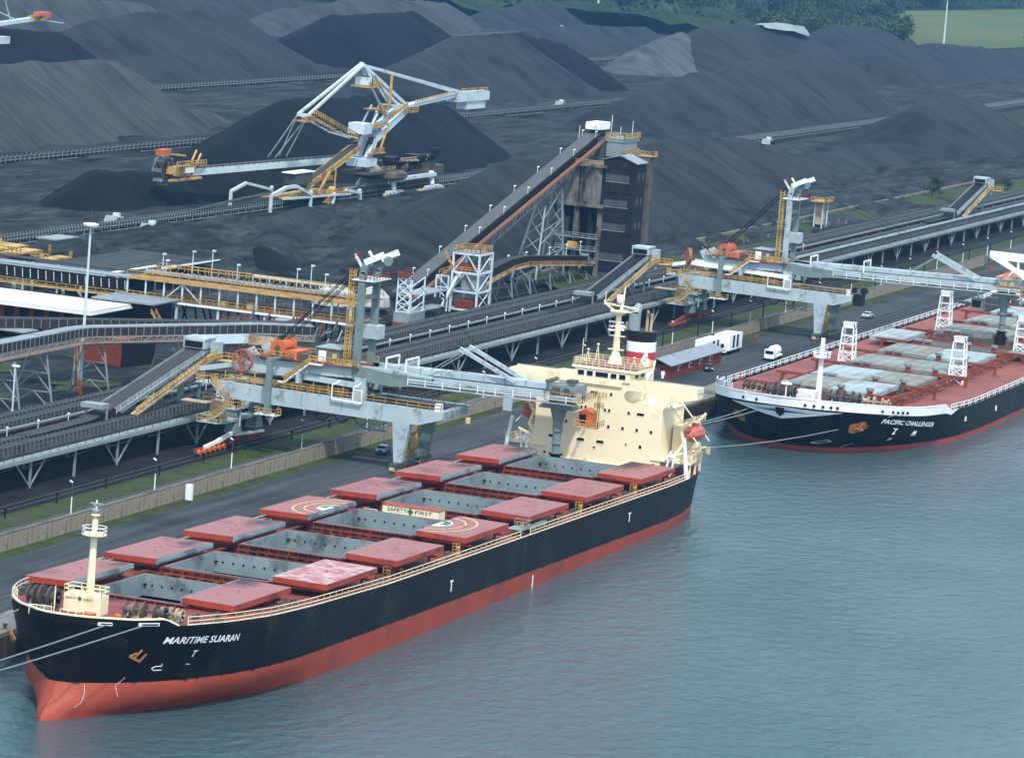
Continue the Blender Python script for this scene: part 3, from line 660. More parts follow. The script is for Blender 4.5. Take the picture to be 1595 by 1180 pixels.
# portholes and windows of the front
for y, z, w, h in [(9.0,6.7,.35,.45),(3.4,6.7,.35,.45),(2.7,6.8,.35,.45),(-1.4,9.3,.4,.5),(-.6,6.7,.38,.45),(-1.3,6.7,.38,.45),(-4.6,6.7,.38,.45),(5.8,4.1,.35,.5),(1.0,4.0,.4,.5),(-1.4,4.1,.4,.5),(-3.8,4.1,.4,.5),(-6.2,4.1,.4,.5),(-8.6,4.1,.4,.5),(9,-1.3,.4,.35),(-7,1.5,.45,.5),(-4.6,1.6,.28,.28),
        (1.5,9.3,1.2,.42),(-6.6,6.7,1.2,.42),(8.0,1.5,1.1,.42),(3.1,1.5,1.2,.45),(-.2,1.5,1.2,.45),(.7,.5,.4,.25),(-9.4,-1.2,.5,.6)]:
    a = MB().box(XF-.05, XF-.002, y-w/2-.1, y+w/2+.1, z-h/2-.1, z+h/2+.1).build('window', M['cream'], dh)
    MB().box(XF-.07, XF-.052, y-w/2, y+w/2, z-h/2, z+h/2).build('pane', M['glass'], a)
MB().box(XF-.3,XF-.003,-10.6,11,-1.9,-1.75).box(XF-.25,XF-.004,1.6,2.0,-2.4,-1.2).build('fender_bar', M['cream'], dh)
# radar mast, aerials and funnel
mm = MB(); mm.tube((156.5,.6,13.53),(156.5,.6,15.5),1.25,.6,10); mm.tube((156.5,.6,15.5),(156.5,.6,22.2),.6,.42,10)
mm.add([(156.5+math.cos(a)*r*1.0, .6+math.sin(a)*r, z) for r, z in ((.5,21.4),(1.6,22.0),(1.6,22.15)) for a in [k*math.pi/4 for k in range(8)]], [(k*8+i, k*8+(i+1)%8, k*8+8+(i+1)%8, k*8+8+i) for k in range(2) for i in range(8)]+[tuple(range(16,24))])
mm.path([(156.5,3.3,23.6),(156.5,2.8,22.9),(156.5,.6,21.6),(156.5,-2.2,22.4),(156.5,-2.6,22.6)], .22); mm.path([(155.6,3.0,23.1),(155.6,-2.0,22.9),(157.6,-2.2,22.7),(157.6,3,23.1),(155.6,3,23.1)], .14)
mm.tube((156.5,.3,22),(156.5,-.1,26.2),.3,.1,8); mm.tube((156.5,3.1,22.9),(156.5,3.1,25),.07,.07,6)
for z in (19.5, 18.0, 15.8): mm.box(156.1, 156.9, -.7, 1.9, z, z+.12)
mo = mm.build('radar_mast', M['cream'], SH)
MB().lathe((156.5,.55,23.9), [(.3,-.6),(.62,-.3),(.68,.2),(.6,.6),(.35,.85)], 14).build('radome', M['white'], mo, smooth=True)
MB().box(156.2, 156.6, -.3, 2.1, 20.2, 20.4).box(156.2,156.7,-.5,.5,19.0,19.9).lathe((156.3,1.4,18.9), [(.8,0),(.8,.12)], 10).build('radar_scanner', M['white'], mo)
mb = MB()
for yk, zk in ((4.6,1.9),(3.0,2.9),(-3.3,1.4)):
    mb.bar((154.5,yk+.4,13.5),(154.5,yk,13.5+zk),.1); mb.bar((154.5,yk-.4,13.5),(154.5,yk,13.5+zk),.1); mb.lathe((154.5,yk,13.5+zk), [(.1,0),(.28,.15),(.1,.35)], 8)
mb.bar((158.4,-3.8,11.4),(161.5,-3.4,14.2),.5); mb.bar((158.4,-5,11.4),(161.5,-4.6,14.2),.3); mb.tube((157.5,6.5,11.4),(157.5,6.6,16.9),.05)
mb.build('aerial', M['cream'], SH)
fn = MB(); prof = [(-2.5,'w'),(13.0,'r'),(15.1,'w2'),(16.75,'k'),(18.1,'e')]
def fring(z): return [(166+3.2*math.cos(a)*(1 if abs(math.cos(a)) < .9 else .96), -.6+2.35*math.sin(a), z) for a in [k*math.pi/10 for k in range(20)]]
zz = [7.6,10.6,13.0,15.1,15.102,16.75,16.752,18.3]
for i, (z0, z1, mi) in enumerate(((7.6,12.3,0),(12.3,15.1,1),(15.1,16.75,0),(16.75,18.4,2))):
    fn.cur = mi; a, b = fring(z0), fring(z1); fn.add(a+b, [(k, (k+1)%20, 20+(k+1)%20, 20+k) for k in range(20)])
fn.cur = 2; fn.add(fring(18.4), [tuple(range(20))])
fo = fn.build('funnel', [M['white'], M['redsign'], M['black']], SH)
fp = MB(); fp.tube((165,.6,18.3),(165,.6,21.2),1.0,1.0,12); fp.tube((165,.6,21.2),(165.8,.2,22.6),1.0,.55,12); fp.build('exhaust_pipe', M['galv'], fo, smooth=False)
fp = MB()
for y, h in ((-1.4,3.4),(-2.1,3.0),(2.0,1.2)): fp.tube((165.5,y,18.3),(165.5,y,18.4+h),.26,.24,8)
fp.build('exhaust_pipe', M['tan'], fo)
# lozenge emblem on the funnel's water side
ex = 163.3; g = MB(); g.prism([(163.9,-2.6,13.9),(163.2,-2.45,12.2),(162.75,-1.7,13.9),(163.2,-2.45,15.6)], (-.06,-.12,0)); g.build('lozenge', M['white'], fo)
MB().prism([(163.6,-2.66,13.9),(163.25,-2.6,13.2),(162.95,-2.1,13.9),(163.25,-2.6,14.6)], (-.06,-.16,0)).build('lozenge_mark', M['lblue'], fo)
MB().box(162.5,169,-5.5,5.5,-2.5,7.55).box(163,168.5,-3,3,7.55,9.5).build('engine_casing', M['cream'], SH)
# poop deck sides with lifeboats in davits
for s_ in (1,-1):
    mb = MB(); xs = [XF-.2,153,156,159,162,165,168,170]
    for u, v in zip(xs, xs[1:]):
        A = [(u,s_*9,-.35),(v,s_*9,-.35),(v,s_*(interp(v,TT)+.05),-.35),(u,s_*(interp(u,TT)+.05),-.35)]; mb.prism(A if s_ > 0 else A[::-1], (0,0,.35))
    mb.box(XF+6, 165, min(s_*10.4,s_*12.2), max(s_*10.4,s_*12.2), 0, 4.8)
    for k in range(4): yb_ = s_*(interp(XF+.5+k*5,TT)-.2); mb.box(XF+.3+k*5, XF+.6+k*5, yb_-.15, yb_+.15, -2.5, -.36)
    mb.build('poop_deck', M['cream'], dh)
    mb = MB(); mb.rail([(u,s_*(interp(u,TT)-.1),0) for u in xs], 1, 1.4, .09, 2); mb.rail([(XF,s_*15.9,0),(XF,s_*11.2,0)], 1, 1.2, .09, 2); mb.rail([(XF+6,s_*12,4.8),(XF+18,s_*12,4.8)], 1, 1.6, .08, 2); mb.build('railing', M['cream'], dh)
    dv = MB()
    for x in (153.5, 159.5):
        dv.bar((x,s_*11.6,0),(x,s_*13.2,2.6),.42); dv.bar((x,s_*13.2,2.6),(x,s_*12.6,4.6),.42); dv.bar((x,s_*12.6,4.6),(x,s_*14.6,7.0),.4); dv.bar((x,s_*11.4,.3),(x,s_*15.0,1.6),.3); dv.bar((x,s_*10.4,8.3),(x,s_*15.6,2.6),.16)
    dv.build('davit', M['cream'], SH)
    lb = MB(); n = 10; cx_, cy_, cz_ = 156.6, s_*13.9, 3.9 if s_ < 0 else 4.4
    sec = [(-3.7,.25),(-3.2,.8),(-2,1.2),(0,1.4),(2,1.25),(3.2,.85),(3.7,.25)]
    vs = [(cx_+dx, cy_+r*.95*math.cos(a), cz_+r*(1.0 if math.sin(a) > 0 else 1.05)*math.sin(a)) for dx, r in sec for a in [k*2*math.pi/n for k in range(n)]]
    lb.add(vs, [(k*n+i, k*n+(i+1)%n, (k+1)*n+(i+1)%n, (k+1)*n+i) for k in range(6) for i in range(n)]+[tuple(range(n-1,-1,-1)), tuple(range(6*n,7*n))])
    lo = lb.build('lifeboat', M['boat'], SH, smooth=False)
    MB().box(cx_-3.9, cx_-3.0, cy_-.3, cy_+.3, cz_+.7, cz_+1.5).box(cx_-.6, cx_+.6, cy_-.5, cy_+.5, cz_+1.3, cz_+1.75).build('boat_hatch', M['boat'], lo)
    # slanting hose crane posts forward of the house
    MB().tube((XF-1.2,s_*15.5,-2.5),(XF-1.2,s_*14.6,4.0),.36,.28,10).build('store_post', M['white'], SH)
    MB().bar((XF-.5,s_*11.6,-2.5),(XF-.5,s_*12.4,1.6),.3).bar((XF-.5,s_*12.6,-2.5),(XF-.5,s_*13.2,1.6),.3).box(XF-.9,XF-.2,s_*12.4-.6,s_*12.4+.7,.6,.9).build('vent_post', M['white'], SH)
MB().box(151,153.5,-15.2,-13.6,0,.9).lathe((152.5,-14.6,.9), [(.5,0),(.5,.7)], 10).box(155,157,-15.4,-14,0,1.2).lathe((163,-14.4,0), [(.45,0),(.45,1.2)], 10).build('deck_stores', M['tan'], SH)
# mooring lines off the bow
RP = []
def rope(p, q, sag, name, label, grp, r=.09, n=10):
    mb = MB(); p = Vector(p); q = Vector(q); P = [p.lerp(q, i/n)-Vector((0,0,4*sag*(i/n)*(1-i/n))) for i in range(n+1)]
    for a, b in zip(P, P[1:]): mb.tube(a, b, r, r, 5)
    return setp(mb.build(name, M['rope']), label, 'rope', grp)
# ------------------------------------------------------------ the far bulk carrier (world coordinates, yc is its centreline)
YC = -5.3
S2 = thing('bulk_carrier', 'loaded bulk carrier with white bow rim, closed grey hatches and white lattice towers', 'ship', (236,YC,0))
def zd2(x): return interp(x, [(236,8.5),(247,7.7),(262,6.9),(273,6.4),(290,6.0)])
def zt2(x):
    if x < 273: return interp(x, [(236,10.2),(240,9.9),(247,9.3),(254,8.6),(262,8.0),(273,7.6)])
    if x < 276: return 7.6+(zd2(x)+.1-7.6)*(x-273)/3
    return zd2(x)+.1
T2 = [(236,0),(236.4,3.2),(238,7.2),(241,10.9),(245,13.8),(250,16.2),(256,18.4),(264,20.5),(274,22),(288,22.7),(300,22.75),(495,22.75),(515,20),(528,14)]
T2w = [(243.5,0),(244,3.2),(246,6.8),(250,10.6),(255,13.8),(262,17.0),(272,20),(284,22),(300,22.75),(490,22.75),(510,18),(528,5)]
T2m = [(239,0),(239.5,3.3),(241.3,7),(244.5,11),(249,14.2),(254,16.8),(262,19.4),(272,21.4),(286,22.5),(300,22.75),(492,22.75),(512,19),(528,9)]
H2 = Hull([(zt2, 236, T2), (lambda x: zt2(x)-1.55 if x < 273 else zt2(x)-1.55*max(0,(281-x)/8) if x < 281 else zt2(x)-.02, 236.3, T2), (3.2, 239, T2m), (.75, 243, T2w), (-2.5, 243.5, T2w)],
          [0,.3,.6,.9,1.4,2,2.7,3.5,4.5,5.5,6.7,8,9.5,11,13,15,17,19,21.5,24,27,30,33.5,37,37.5,40,42,45,50,57,64], 300, [330,370,410,450,480,495,505,515,522,528])
for (k0, k1, nm, m) in ((0,1,'bulwark','white'),(1,3,'hull_side','hull_black'),(3,4,'hull_bottom','antifoul2')):
    mb = MB(); H2.skin(k0, k1, mb, YC); mb.build(nm, M[m], S2, smooth=True)
def dk(x0, x1, ins, z, m, nm): return deckpoly(H2, z, x0, x1, ins, yc=YC, name=nm, m=m, parent=S2)
M['deck_pink'] = mat('deck_oxide_red', (.22,.065,.05), .75, .15, .08, dirt=(.13,.035,.03), dirt_amt=.4, dscale=.1)
dk(238.9, 528, .9, lambda x: zd2(x), M['deck_pink'], 'main_deck')
for s_ in (1,-1):
    mb = MB(); P = [(x, YC+s_*(interp(x, T2)-.12), zd2(x)) for x in [276+i*5 for i in range(48)]]
    for a, b in zip(P, P[1:]): mb.rail([a, b], 1.1, 1.6, .13, 1)
    mb.build('side_rail', M['white'], S2)
mb = MB(); P0 = [(238.6+.0*i, YC+12-i*1.0, 9.0) for i in range(1)]
for s_ in (1,-1):
    T = rimpts(H2, s_, None, 273, 24, .05, .12, YC); mb.path(T, .3, .18)
mb.build('bulwark_rim', M['white'], S2)
P = rimpts(H2, 1, 241, 262, 8, .1, .2, YC); mb = MB()
for a, b in zip(P, P[1:]): mb.rail([a, b], 1, 1.2, .12, 1)
mb.build('bow_rail', M['white'], S2)
# bow badge: white and blue chevron with a shield, painted panel by panel round the stem
def bowband(z_of, w_of, m, name, off, n=40, span=15., nz=5):
    mb = MB(); vs = []
    for i in range(n+1):
        t = -1+2*i/n; yy = span*t; zt_, zb = z_of(abs(t)), z_of(abs(t))-w_of(abs(t))
        for k in range(nz+1):
            z = zt_+(zb-zt_)*k/nz; x = H2.front(yy, z); vs.append(((x if x is not None else 250)-off, YC+yy, z))
    w = nz+1
    mb.add(vs, [(i*w+k, i*w+k+1, (i+1)*w+k+1, (i+1)*w+k) for i in range(n) for k in range(nz)]); return mb.build(name, m, S2)
bowband(lambda t: 8.45-.5*t, lambda t: 2.3*(1-t)+.02, M['white'], 'bow_chevron', .12, span=10.5)
M['navy'] = mat('navy_paint', (.02,.06,.16), .5, .1, 1); M['sky'] = mat('light_blue_paint', (.25,.5,.65), .5, .1, 1)
bowband(lambda t: 7.85-.35*t, lambda t: max(.01, .5*(1-t*1.3)), M['navy'], 'blue_stripe', .17, span=8)
bowband(lambda t: 8.2-.4*t, lambda t: max(.01, .22*(1-t)), M['sky'], 'light_blue_stripe', .2, span=9)
xs_ = 236.0
def bx(z, y=0): return H2.front(y, z)
sh = MB(); sv = [(-.8,8.3),(.8,8.3),(.75,7.2),(0,6.6),(-.75,7.2)]
pts = [(bx(z, .7)-.5, YC+y, z) for y, z in sv]; sh.prism(pts, (-.15,0,0)); sho = sh.build('shield', M['black'], S2)
st = [(bx(6.7,.7)-.68, YC+(.5 if k % 2 == 0 else .2)*math.sin(k*math.pi/5), 7.55+(.5 if k % 2 == 0 else .2)*math.cos(k*math.pi/5)) for k in range(10)]
MB().prism(st, (-.08,0,0)).build('star', M['tan'], sho)
# rust patches round the anchors, anchors, marks
def patch(cx_, cz, rx, rz, m, name, s_=-1, off=.07, seed=1):
    rr = random.Random(seed); mb = MB(); n = 22; vs = [(cx_, YC+s_*(H2.half(cx_, cz)+off), cz)]
    for ring in (.5, 1):
        for k in range(n):
            a = k*2*math.pi/n; w = 1 if ring < 1 else .75+.45*rr.random(); X, Z = cx_+math.cos(a)*rx*ring*w, cz+math.sin(a)*rz*ring*w
            vs.append((X, YC+s_*(H2.half(X, Z)+off), Z))
    mb.add(vs, [(0, 1+k, 1+(k+1)%n) for k in range(n)]+[(1+k, 1+n+k, 1+n+(k+1)%n, 1+(k+1)%n) for k in range(n)]); return mb.build(name, m, S2)
patch(245.2, 5.2, 2.0, 1.0, M['anchor_rust'], 'rust_patch', -1, .06, 2); patch(241.6, 5.2, 1.3, .9, M['anchor_rust'], 'rust_patch', 1, .1, 4)
mb = MB(); mb.bar((245.4,YC-H2.half(245.4,5.6)-.3,6.0),(245.1,YC-H2.half(245.1,4.8)-.3,4.8),.3); mb.bar((244.3,YC-H2.half(244.3,5)-.3,5.1),(246,YC-H2.half(246,4.6)-.3,4.7),.35); mb.build('anchor', M['anchor_rust'], S2)
def strokes2(P, w, s_=-1, name='hull_mark', m='white'):
    mb = MB(); mb.path([(x, YC+s_*(H2.half(x, z)+.1), z) for x, z in P], w); return mb.build(name, M[m], S2)
strokes2([(243.0,2.5),(242.8,1.7),(243.7,1.5),(244.0,2.2),(243.0,2.5)], .09)
strokes2([(247.9,1.9),(247.7,.9)], .07); strokes2([(254.0,2.7),(254.9,2.6),(254.4,2.2)], .13); strokes2([(310,3.9),(310,2.9)], .3); strokes2([(286,4.2),(286,3.3)], .3)
vs, fs = glyphs('PACIFIC CHALLENGER', 1.15, .3, .03); xm = max(v[0] for v in vs); k = 18.3/xm; mb = MB()
mb.add([(249.3+v[0]*k, YC-H2.half(249.3+v[0]*k, 5.9+v[1]-.104*v[0]*k)-.2, 5.9+v[1]-.104*v[0]*k) for v in vs], fs); mb.build('ship_name', M['white'], S2)
strokes2([(253.6,4.6),(254.7,4.5)], .15); strokes2([(254.3,4.5),(253.8,3.6)], .15); strokes2([(253.6,3.6),(254.3,3.6)], .13)
strokes2([(260.7,3.7),(260.2,2.8)], .13); strokes2([(261.3,3.7),(260.9,2.8),(261.7,2.9)], .13); strokes2([(260.0,3.2),(261.3,3.3)], .1)
# fairlead holes in the bulwark
mb = MB()
for x, s_ in ((238.3,1),(237,1),(236.9,-1),(237.5,-1),(238.2,-1),(239.2,-1),(240,-1),(249,-1),(252,-1),(253.5,-1),(255,-1),(256.5,-1)):
    y = YC+s_*(interp(x, T2)); mb.lathe((x-.1, y+s_*.02, zt2(x)-1.0), [(.27,-.12),(.27,.12)], 8, axis=(-.7,s_*.7,0))
mb.build('fairlead_opening', M['black'], S2)
# hatches: grey two-leaf covers on red coamings
M['cover_grey'] = mat('cover_grey', (.20,.235,.22), .7, .2, .2, dirt=(.20,.13,.08), dirt_amt=.6, dscale=.14)
M['cover_grey2'] = mat('cover_grey_blue', (.30,.36,.37), .6, .12, .2, dirt=(.20,.18,.14), dirt_amt=.45, dscale=.14)
HX2 = [268+i*25.0 for i in range(9)]
for i, x in enumerate(HX2):
    L = 17.5; W = 10.2 if i else 8.8; zc = zd2(x)+1.1
    mb = MB()
    for (a, b, c, d) in ((x,x+L,YC+W-.3,YC+W),(x,x+L,YC-W,YC-W+.3),(x,x+.3,YC-W+.3,YC+W-.3),(x+L-.3,x+L,YC-W+.3,YC+W-.3)): mb.box(a, b, c, d, zd2(x), zc)
    for yk in range(9): mb.box(x-.5, x-.003, YC-W+.5+yk*(2*W-1)/8-.06, YC-W+.5+yk*(2*W-1)/8+.06, zd2(x), zc-.1)
    mb.build('hatch_coaming', M['cover_side'] if i % 2 else M['rust'], S2)
    if i == 4:
        MB().box(x+.3, x+L-.3, YC-W+.3, YC+W-.3, zc-1.0, zc-.6).build('cargo', M['dwarm'], S2)
        cv = [(W+1, W+8.5), (-W-8.5, -W-1)]
    else: cv = [(.06, W+.3), (-W-.3, -.06)]
    for j, (a, b) in enumerate(cv):
        mb = MB(); mb.cur = 0; mb.box(x-.3, x+L+.3, YC+a, YC+b, zc+.02, zc+.85); mb.box(x+.2, x+L-.2, YC+a+.3, YC+b-.3, zc+.85, zc+.92)
        for q_ in range(1,4): mb.box(x+.2, x+L-.2, YC+a+(b-a)*q_/4-.05, YC+a+(b-a)*q_/4+.05, zc+.92, zc+1.0)
        mb.build('hatch_cover', M['cover_grey2'] if (i+j) % 3 == 1 else M['cover_grey'], S2)
    # transverse strong-beam frames, vents and lockers forward of the hatch
    xf = x-3.2; zz = zd2(xf); mb = MB()
    for s_ in (1,-1):
        for ya in (10.8, 15.2): mb.bar((xf, YC+s_*ya, zz), (xf, YC+s_*ya, zz+1.9), .55, .4)
        mb.bar((xf, YC+s_*9.5, zz+1.9), (xf, YC+s_*16.5, zz+1.9), .5, .45)
        for ya in (10.8, 15.2): mb.bar((xf, YC+s_*ya, zz+1.2), (xf, YC+s_*(ya+1.2*(1 if ya < 12 else -1)), zz+1.8), .3)
    mb.build('deck_frame', M['rust'], S2)
    mb = MB(); mb.bar((xf+.6, YC-9.4, zz+.9), (xf+.6, YC+9.4, zz+.9), .35, 1.4); mb.bar((xf-.6, YC-9.4, zz+.4), (xf-.6, YC+9.4, zz+.4), .3); mb.build('cross_beam', M['dwarm'], S2)
    mb = MB()
    for yv in (-8.6, -3.0): mb.cur = 0; mb.tube((xf+1.5, YC+yv, zz), (xf+1.5, YC+yv, zz+2.6), .55, .55, 10); mb.cur = 1; mb.tube((xf+1.5, YC+yv, zz+2.6), (xf+1.5, YC+yv, zz+3.1), .8, .8, 10)
    for yv in (7.6, 5.6): mb.cur = 0; mb.box(xf+.9, xf+2.1, YC+yv-.6, YC+yv+.6, zz, zz+2.2); mb.cur = 1; mb.box(xf+.7, xf+2.3, YC+yv-.8, YC+yv+.8, zz+2.203, zz+2.6)
    mb.build('vent', [M['cover_side'], M['steel_grey']], S2)
mb = MB()
for yk, zk, w in ((-11.6,.8,.35),(-12.3,.8,.25),(11.8,.7,.35),(-12.9,.5,.2)): mb.bar((262, YC+yk, zd2(262)+zk), (490, YC+yk, 6+zk), w)
for i in range(36): mb.bar((264+i*6.2, YC-13.2, zd2(264)-.2), (264+i*6.2, YC-11.4, zd2(264)+.5), .25)
mb.build('deck_pipes', M['rust'], S2)
# fire main and manifolds in the way of the bow
mb = MB()
for k in range(5): mb.bar((262+k*1.2, YC-10-k, zd2(262)+.2), (268+k*1.5, YC-14-k*.6, zd2(268)+1.3), .22)
mb.build('deck_pipes', M['rust'], S2)
# foremast, winches, bow gear
fm2 = MB(); fm2.tube((262,YC+.1,zd2(262)),(262,YC+.1,18.6),.62,.4,12); fm2.lathe((262,YC+.1,15.0), [(.5,-.2),(1.6,0),(1.6,.15),(.5,.2)], 12); fmo2 = fm2.build('foremast', M['white'], S2)
MB().rail([(260.6,YC+1.5,15.15),(260.6,YC-1.4,15.15),(263.4,YC-1.4,15.15),(263.4,YC+1.5,15.15),(260.6,YC+1.5,15.15)], .9, 1, .12, 1).build('railing', M['white'], fmo2)
MB().box(258.6,261,YC-.2,YC+3.4,zd2(260),zd2(260)+1.9).build('forecastle_store', M['white'], S2)
z_ = zd2(255)
winch(256.5, YC+5.6, z_, S2, M['dwarm'], M['lblue'], 1.5, 5.0); winch(257.5, YC-6.2, z_, S2, M['dwarm'], M['lblue'], 1.4, 5.6); winch(260, YC-11.5, z_, S2, M['tan'], M['dwarm'], .95, 5.0); winch(262, YC+12.5, z_, S2, M['dwarm'], M['tan'], .9, 4.0)
mb = MB(); mb.rail([(246,YC+6.5,z_),(245,YC+2.6,z_)], 1.1, 1, .12, 1); mb.rail([(245,YC-.6,z_),(247.5,YC-6,z_)], 1.1, 1, .12, 1); mb.tube((246,YC+1.9,z_),(246,YC+1.9,z_+4.6),.13); mb.box(245.6,246.4,YC+1.0,YC+2.8,z_+4.0,z_+4.4); mb.build('bow_rail', M['white'], S2)
mb = MB()
for xx, yy in ((246,7.5),(249,10.5),(252,-12),(255,-14.5),(250,-9)): mb.lathe((xx,YC+yy,z_), [(.5,0),(.5,.7),(.65,.9)], 8)
mb.build('mooring_bitts', M['redsign'], S2)
# white lattice towers
for x, y in ((322,5.8),(320,-17.5),(405,6.5),(372,-18.5)):
    zb = 6.0; H = 8.4; mb = MB()
    c = lambda k, t: (x+(1.5-.55*t)*(1 if k in (1,2) else -1), y+(1.5-.4*t)*(1 if k in (2,3) else -1), zb+H*t)
    for k in range(4): mb.bar(c(k,0), c(k,1), .26)
    n = 5
    for i in range(1, n+1):
        for k in range(4): mb.bar(c(k,i/n), c((k+1)%4,i/n), .2)
    for i in (0,1):
        for k in range(4): mb.bar(c(k,i/n), c((k+1)%4,(i+1)/n), .14); mb.bar(c((k+1)%4,i/n), c(k,(i+1)/n), .14)
    mb.rail([(x-1.1,y-1.2,zb+H),(x-1.1,y+1.2,zb+H),(x+1.1,y+1.2,zb+H),(x+1.1,y-1.2,zb+H),(x-1.1,y-1.2,zb+H)], .9, 1, .14, 1); mb.box(x-1.1,x+1.1,y-1.2,y+1.2,zb+H-.1,zb+H)
    mb.build('lattice_tower', M['white'], S2)
# after deckhouse
def plate2(outer, holes, x, t, name, m): 
    o = plate(outer, holes, x-236, t, name, m, S2)
    for v in o.data.vertices: v.co.y -= YC
    return o
XH = 490
outer2 = [(YC+22.6,17.6),(YC+22.6,16.0),(YC+15.5,12.6),(YC+13.6,11.2),(YC+13.6,6),(YC-13.6,6),(YC-13.6,11.2),(YC-15.5,12.6),(YC-22.6,16.0),(YC-22.6,17.6)]
hol = [[(YC+18.4,15.6),(YC+15.7,15.6),(YC+15.7,14.2),(YC+16.2,14.2)],[(YC+15.3,15.6),(YC+12.2,15.6),(YC+12.2,13.4),(YC+15.1,13.9)]]
h2 = plate2(outer2, hol, XH, .4, 'deckhouse', M['white'])
mb = MB(); mb.box(XH+.41, 510, YC-13.5, YC+11.5, 6, 17); mb.box(XH+.41, 494, YC-22.5, YC+22.5, 16.4, 16.6); mb.box(XH+.5,505,YC-7,YC+7,17,20.5); mb.box(470,488,YC-14,YC+9,6,8.6); mb.build('accommodation_block', M['white'], h2)
for y in range(-10, 11, 3):
    for z in (8.4, 11.2, 14): a = MB().box(XH-.06, XH-.003, YC+y-.45, YC+y+.45, z-.4, z+.4).build('window', M['white'], h2); MB().box(XH-.1, XH-.062, YC+y-.35, YC+y+.35, z-.3, z+.3).build('pane', M['glass'], a)
lb = MB(); lb.lathe((XH-1.5, YC+18.2, 11.0), [(.3,0),(1.5,.8),(1.7,3),(1.7,7),(1.4,8.6),(.3,9.4)], 10, axis=(1,0,0)); lb.build('lifeboat', M['orange'], S2)
mb = MB()
for x in (XH-.5, XH+6): mb.bar((x,YC+15,6),(x,YC+19.8,9.2),.5); mb.bar((x,YC+19.8,9.2),(x,YC+16.6,13),.4)
mb.rail([(XH-4,YC+22,6.2),(XH+15,YC+22,6.2)],1.1,1.5,.14); mb.box(XH-3,XH-1,YC+14,YC+21,6,8.2); mb.build('davit', M['white'], S2)
mb = MB(); mb.box(459,462,YC+11,YC+15.5,6,9.5); mb.lathe((466,YC+10,6),[(1,0),(1,3)],10); mb.box(455,457,YC+9,YC+21,7.8,8.3); mb.build('deck_machinery', M['dsteel'], S2)
# ropes
rope((238.5,YC+4.5,7.0),(196,19.8,3.9),1.2,'mooring_line','upper taut bow line from the far ship to the quay','bow lines of the far ship')
rope((239.2,YC+6.5,7.0),(199,19.8,3.9),1.4,'mooring_line','second taut bow line from the far ship to the quay','bow lines of the far ship')
rope((252.5,YC-17.6,7.4),(200,18.9,2.0),2.6,'mooring_line','sagging line looped round the black bow of the far ship','bow lines of the far ship')
rope((254,YC-17.7,7.6),(203,18.9,2.0),2.9,'mooring_line','second sagging line looped round the black bow of the far ship','bow lines of the far ship')
rope((-42.3,-5.6,11.35),(-130,19.5,3.6),1.0,'mooring_line','upper of the two lines crossing the black bow of the near ship','bow lines of the near ship')
rope((-39.2,-8.9,11.25),(-132,19.5,3.6),1.0,'mooring_line','lower of the two lines crossing the black bow of the near ship','bow lines of the near ship')
rope((-42.3,5.9,11.5),(-110,19.6,3.8),.8,'mooring_line','bow line running from the landward side of the near ship','bow lines of the near ship')
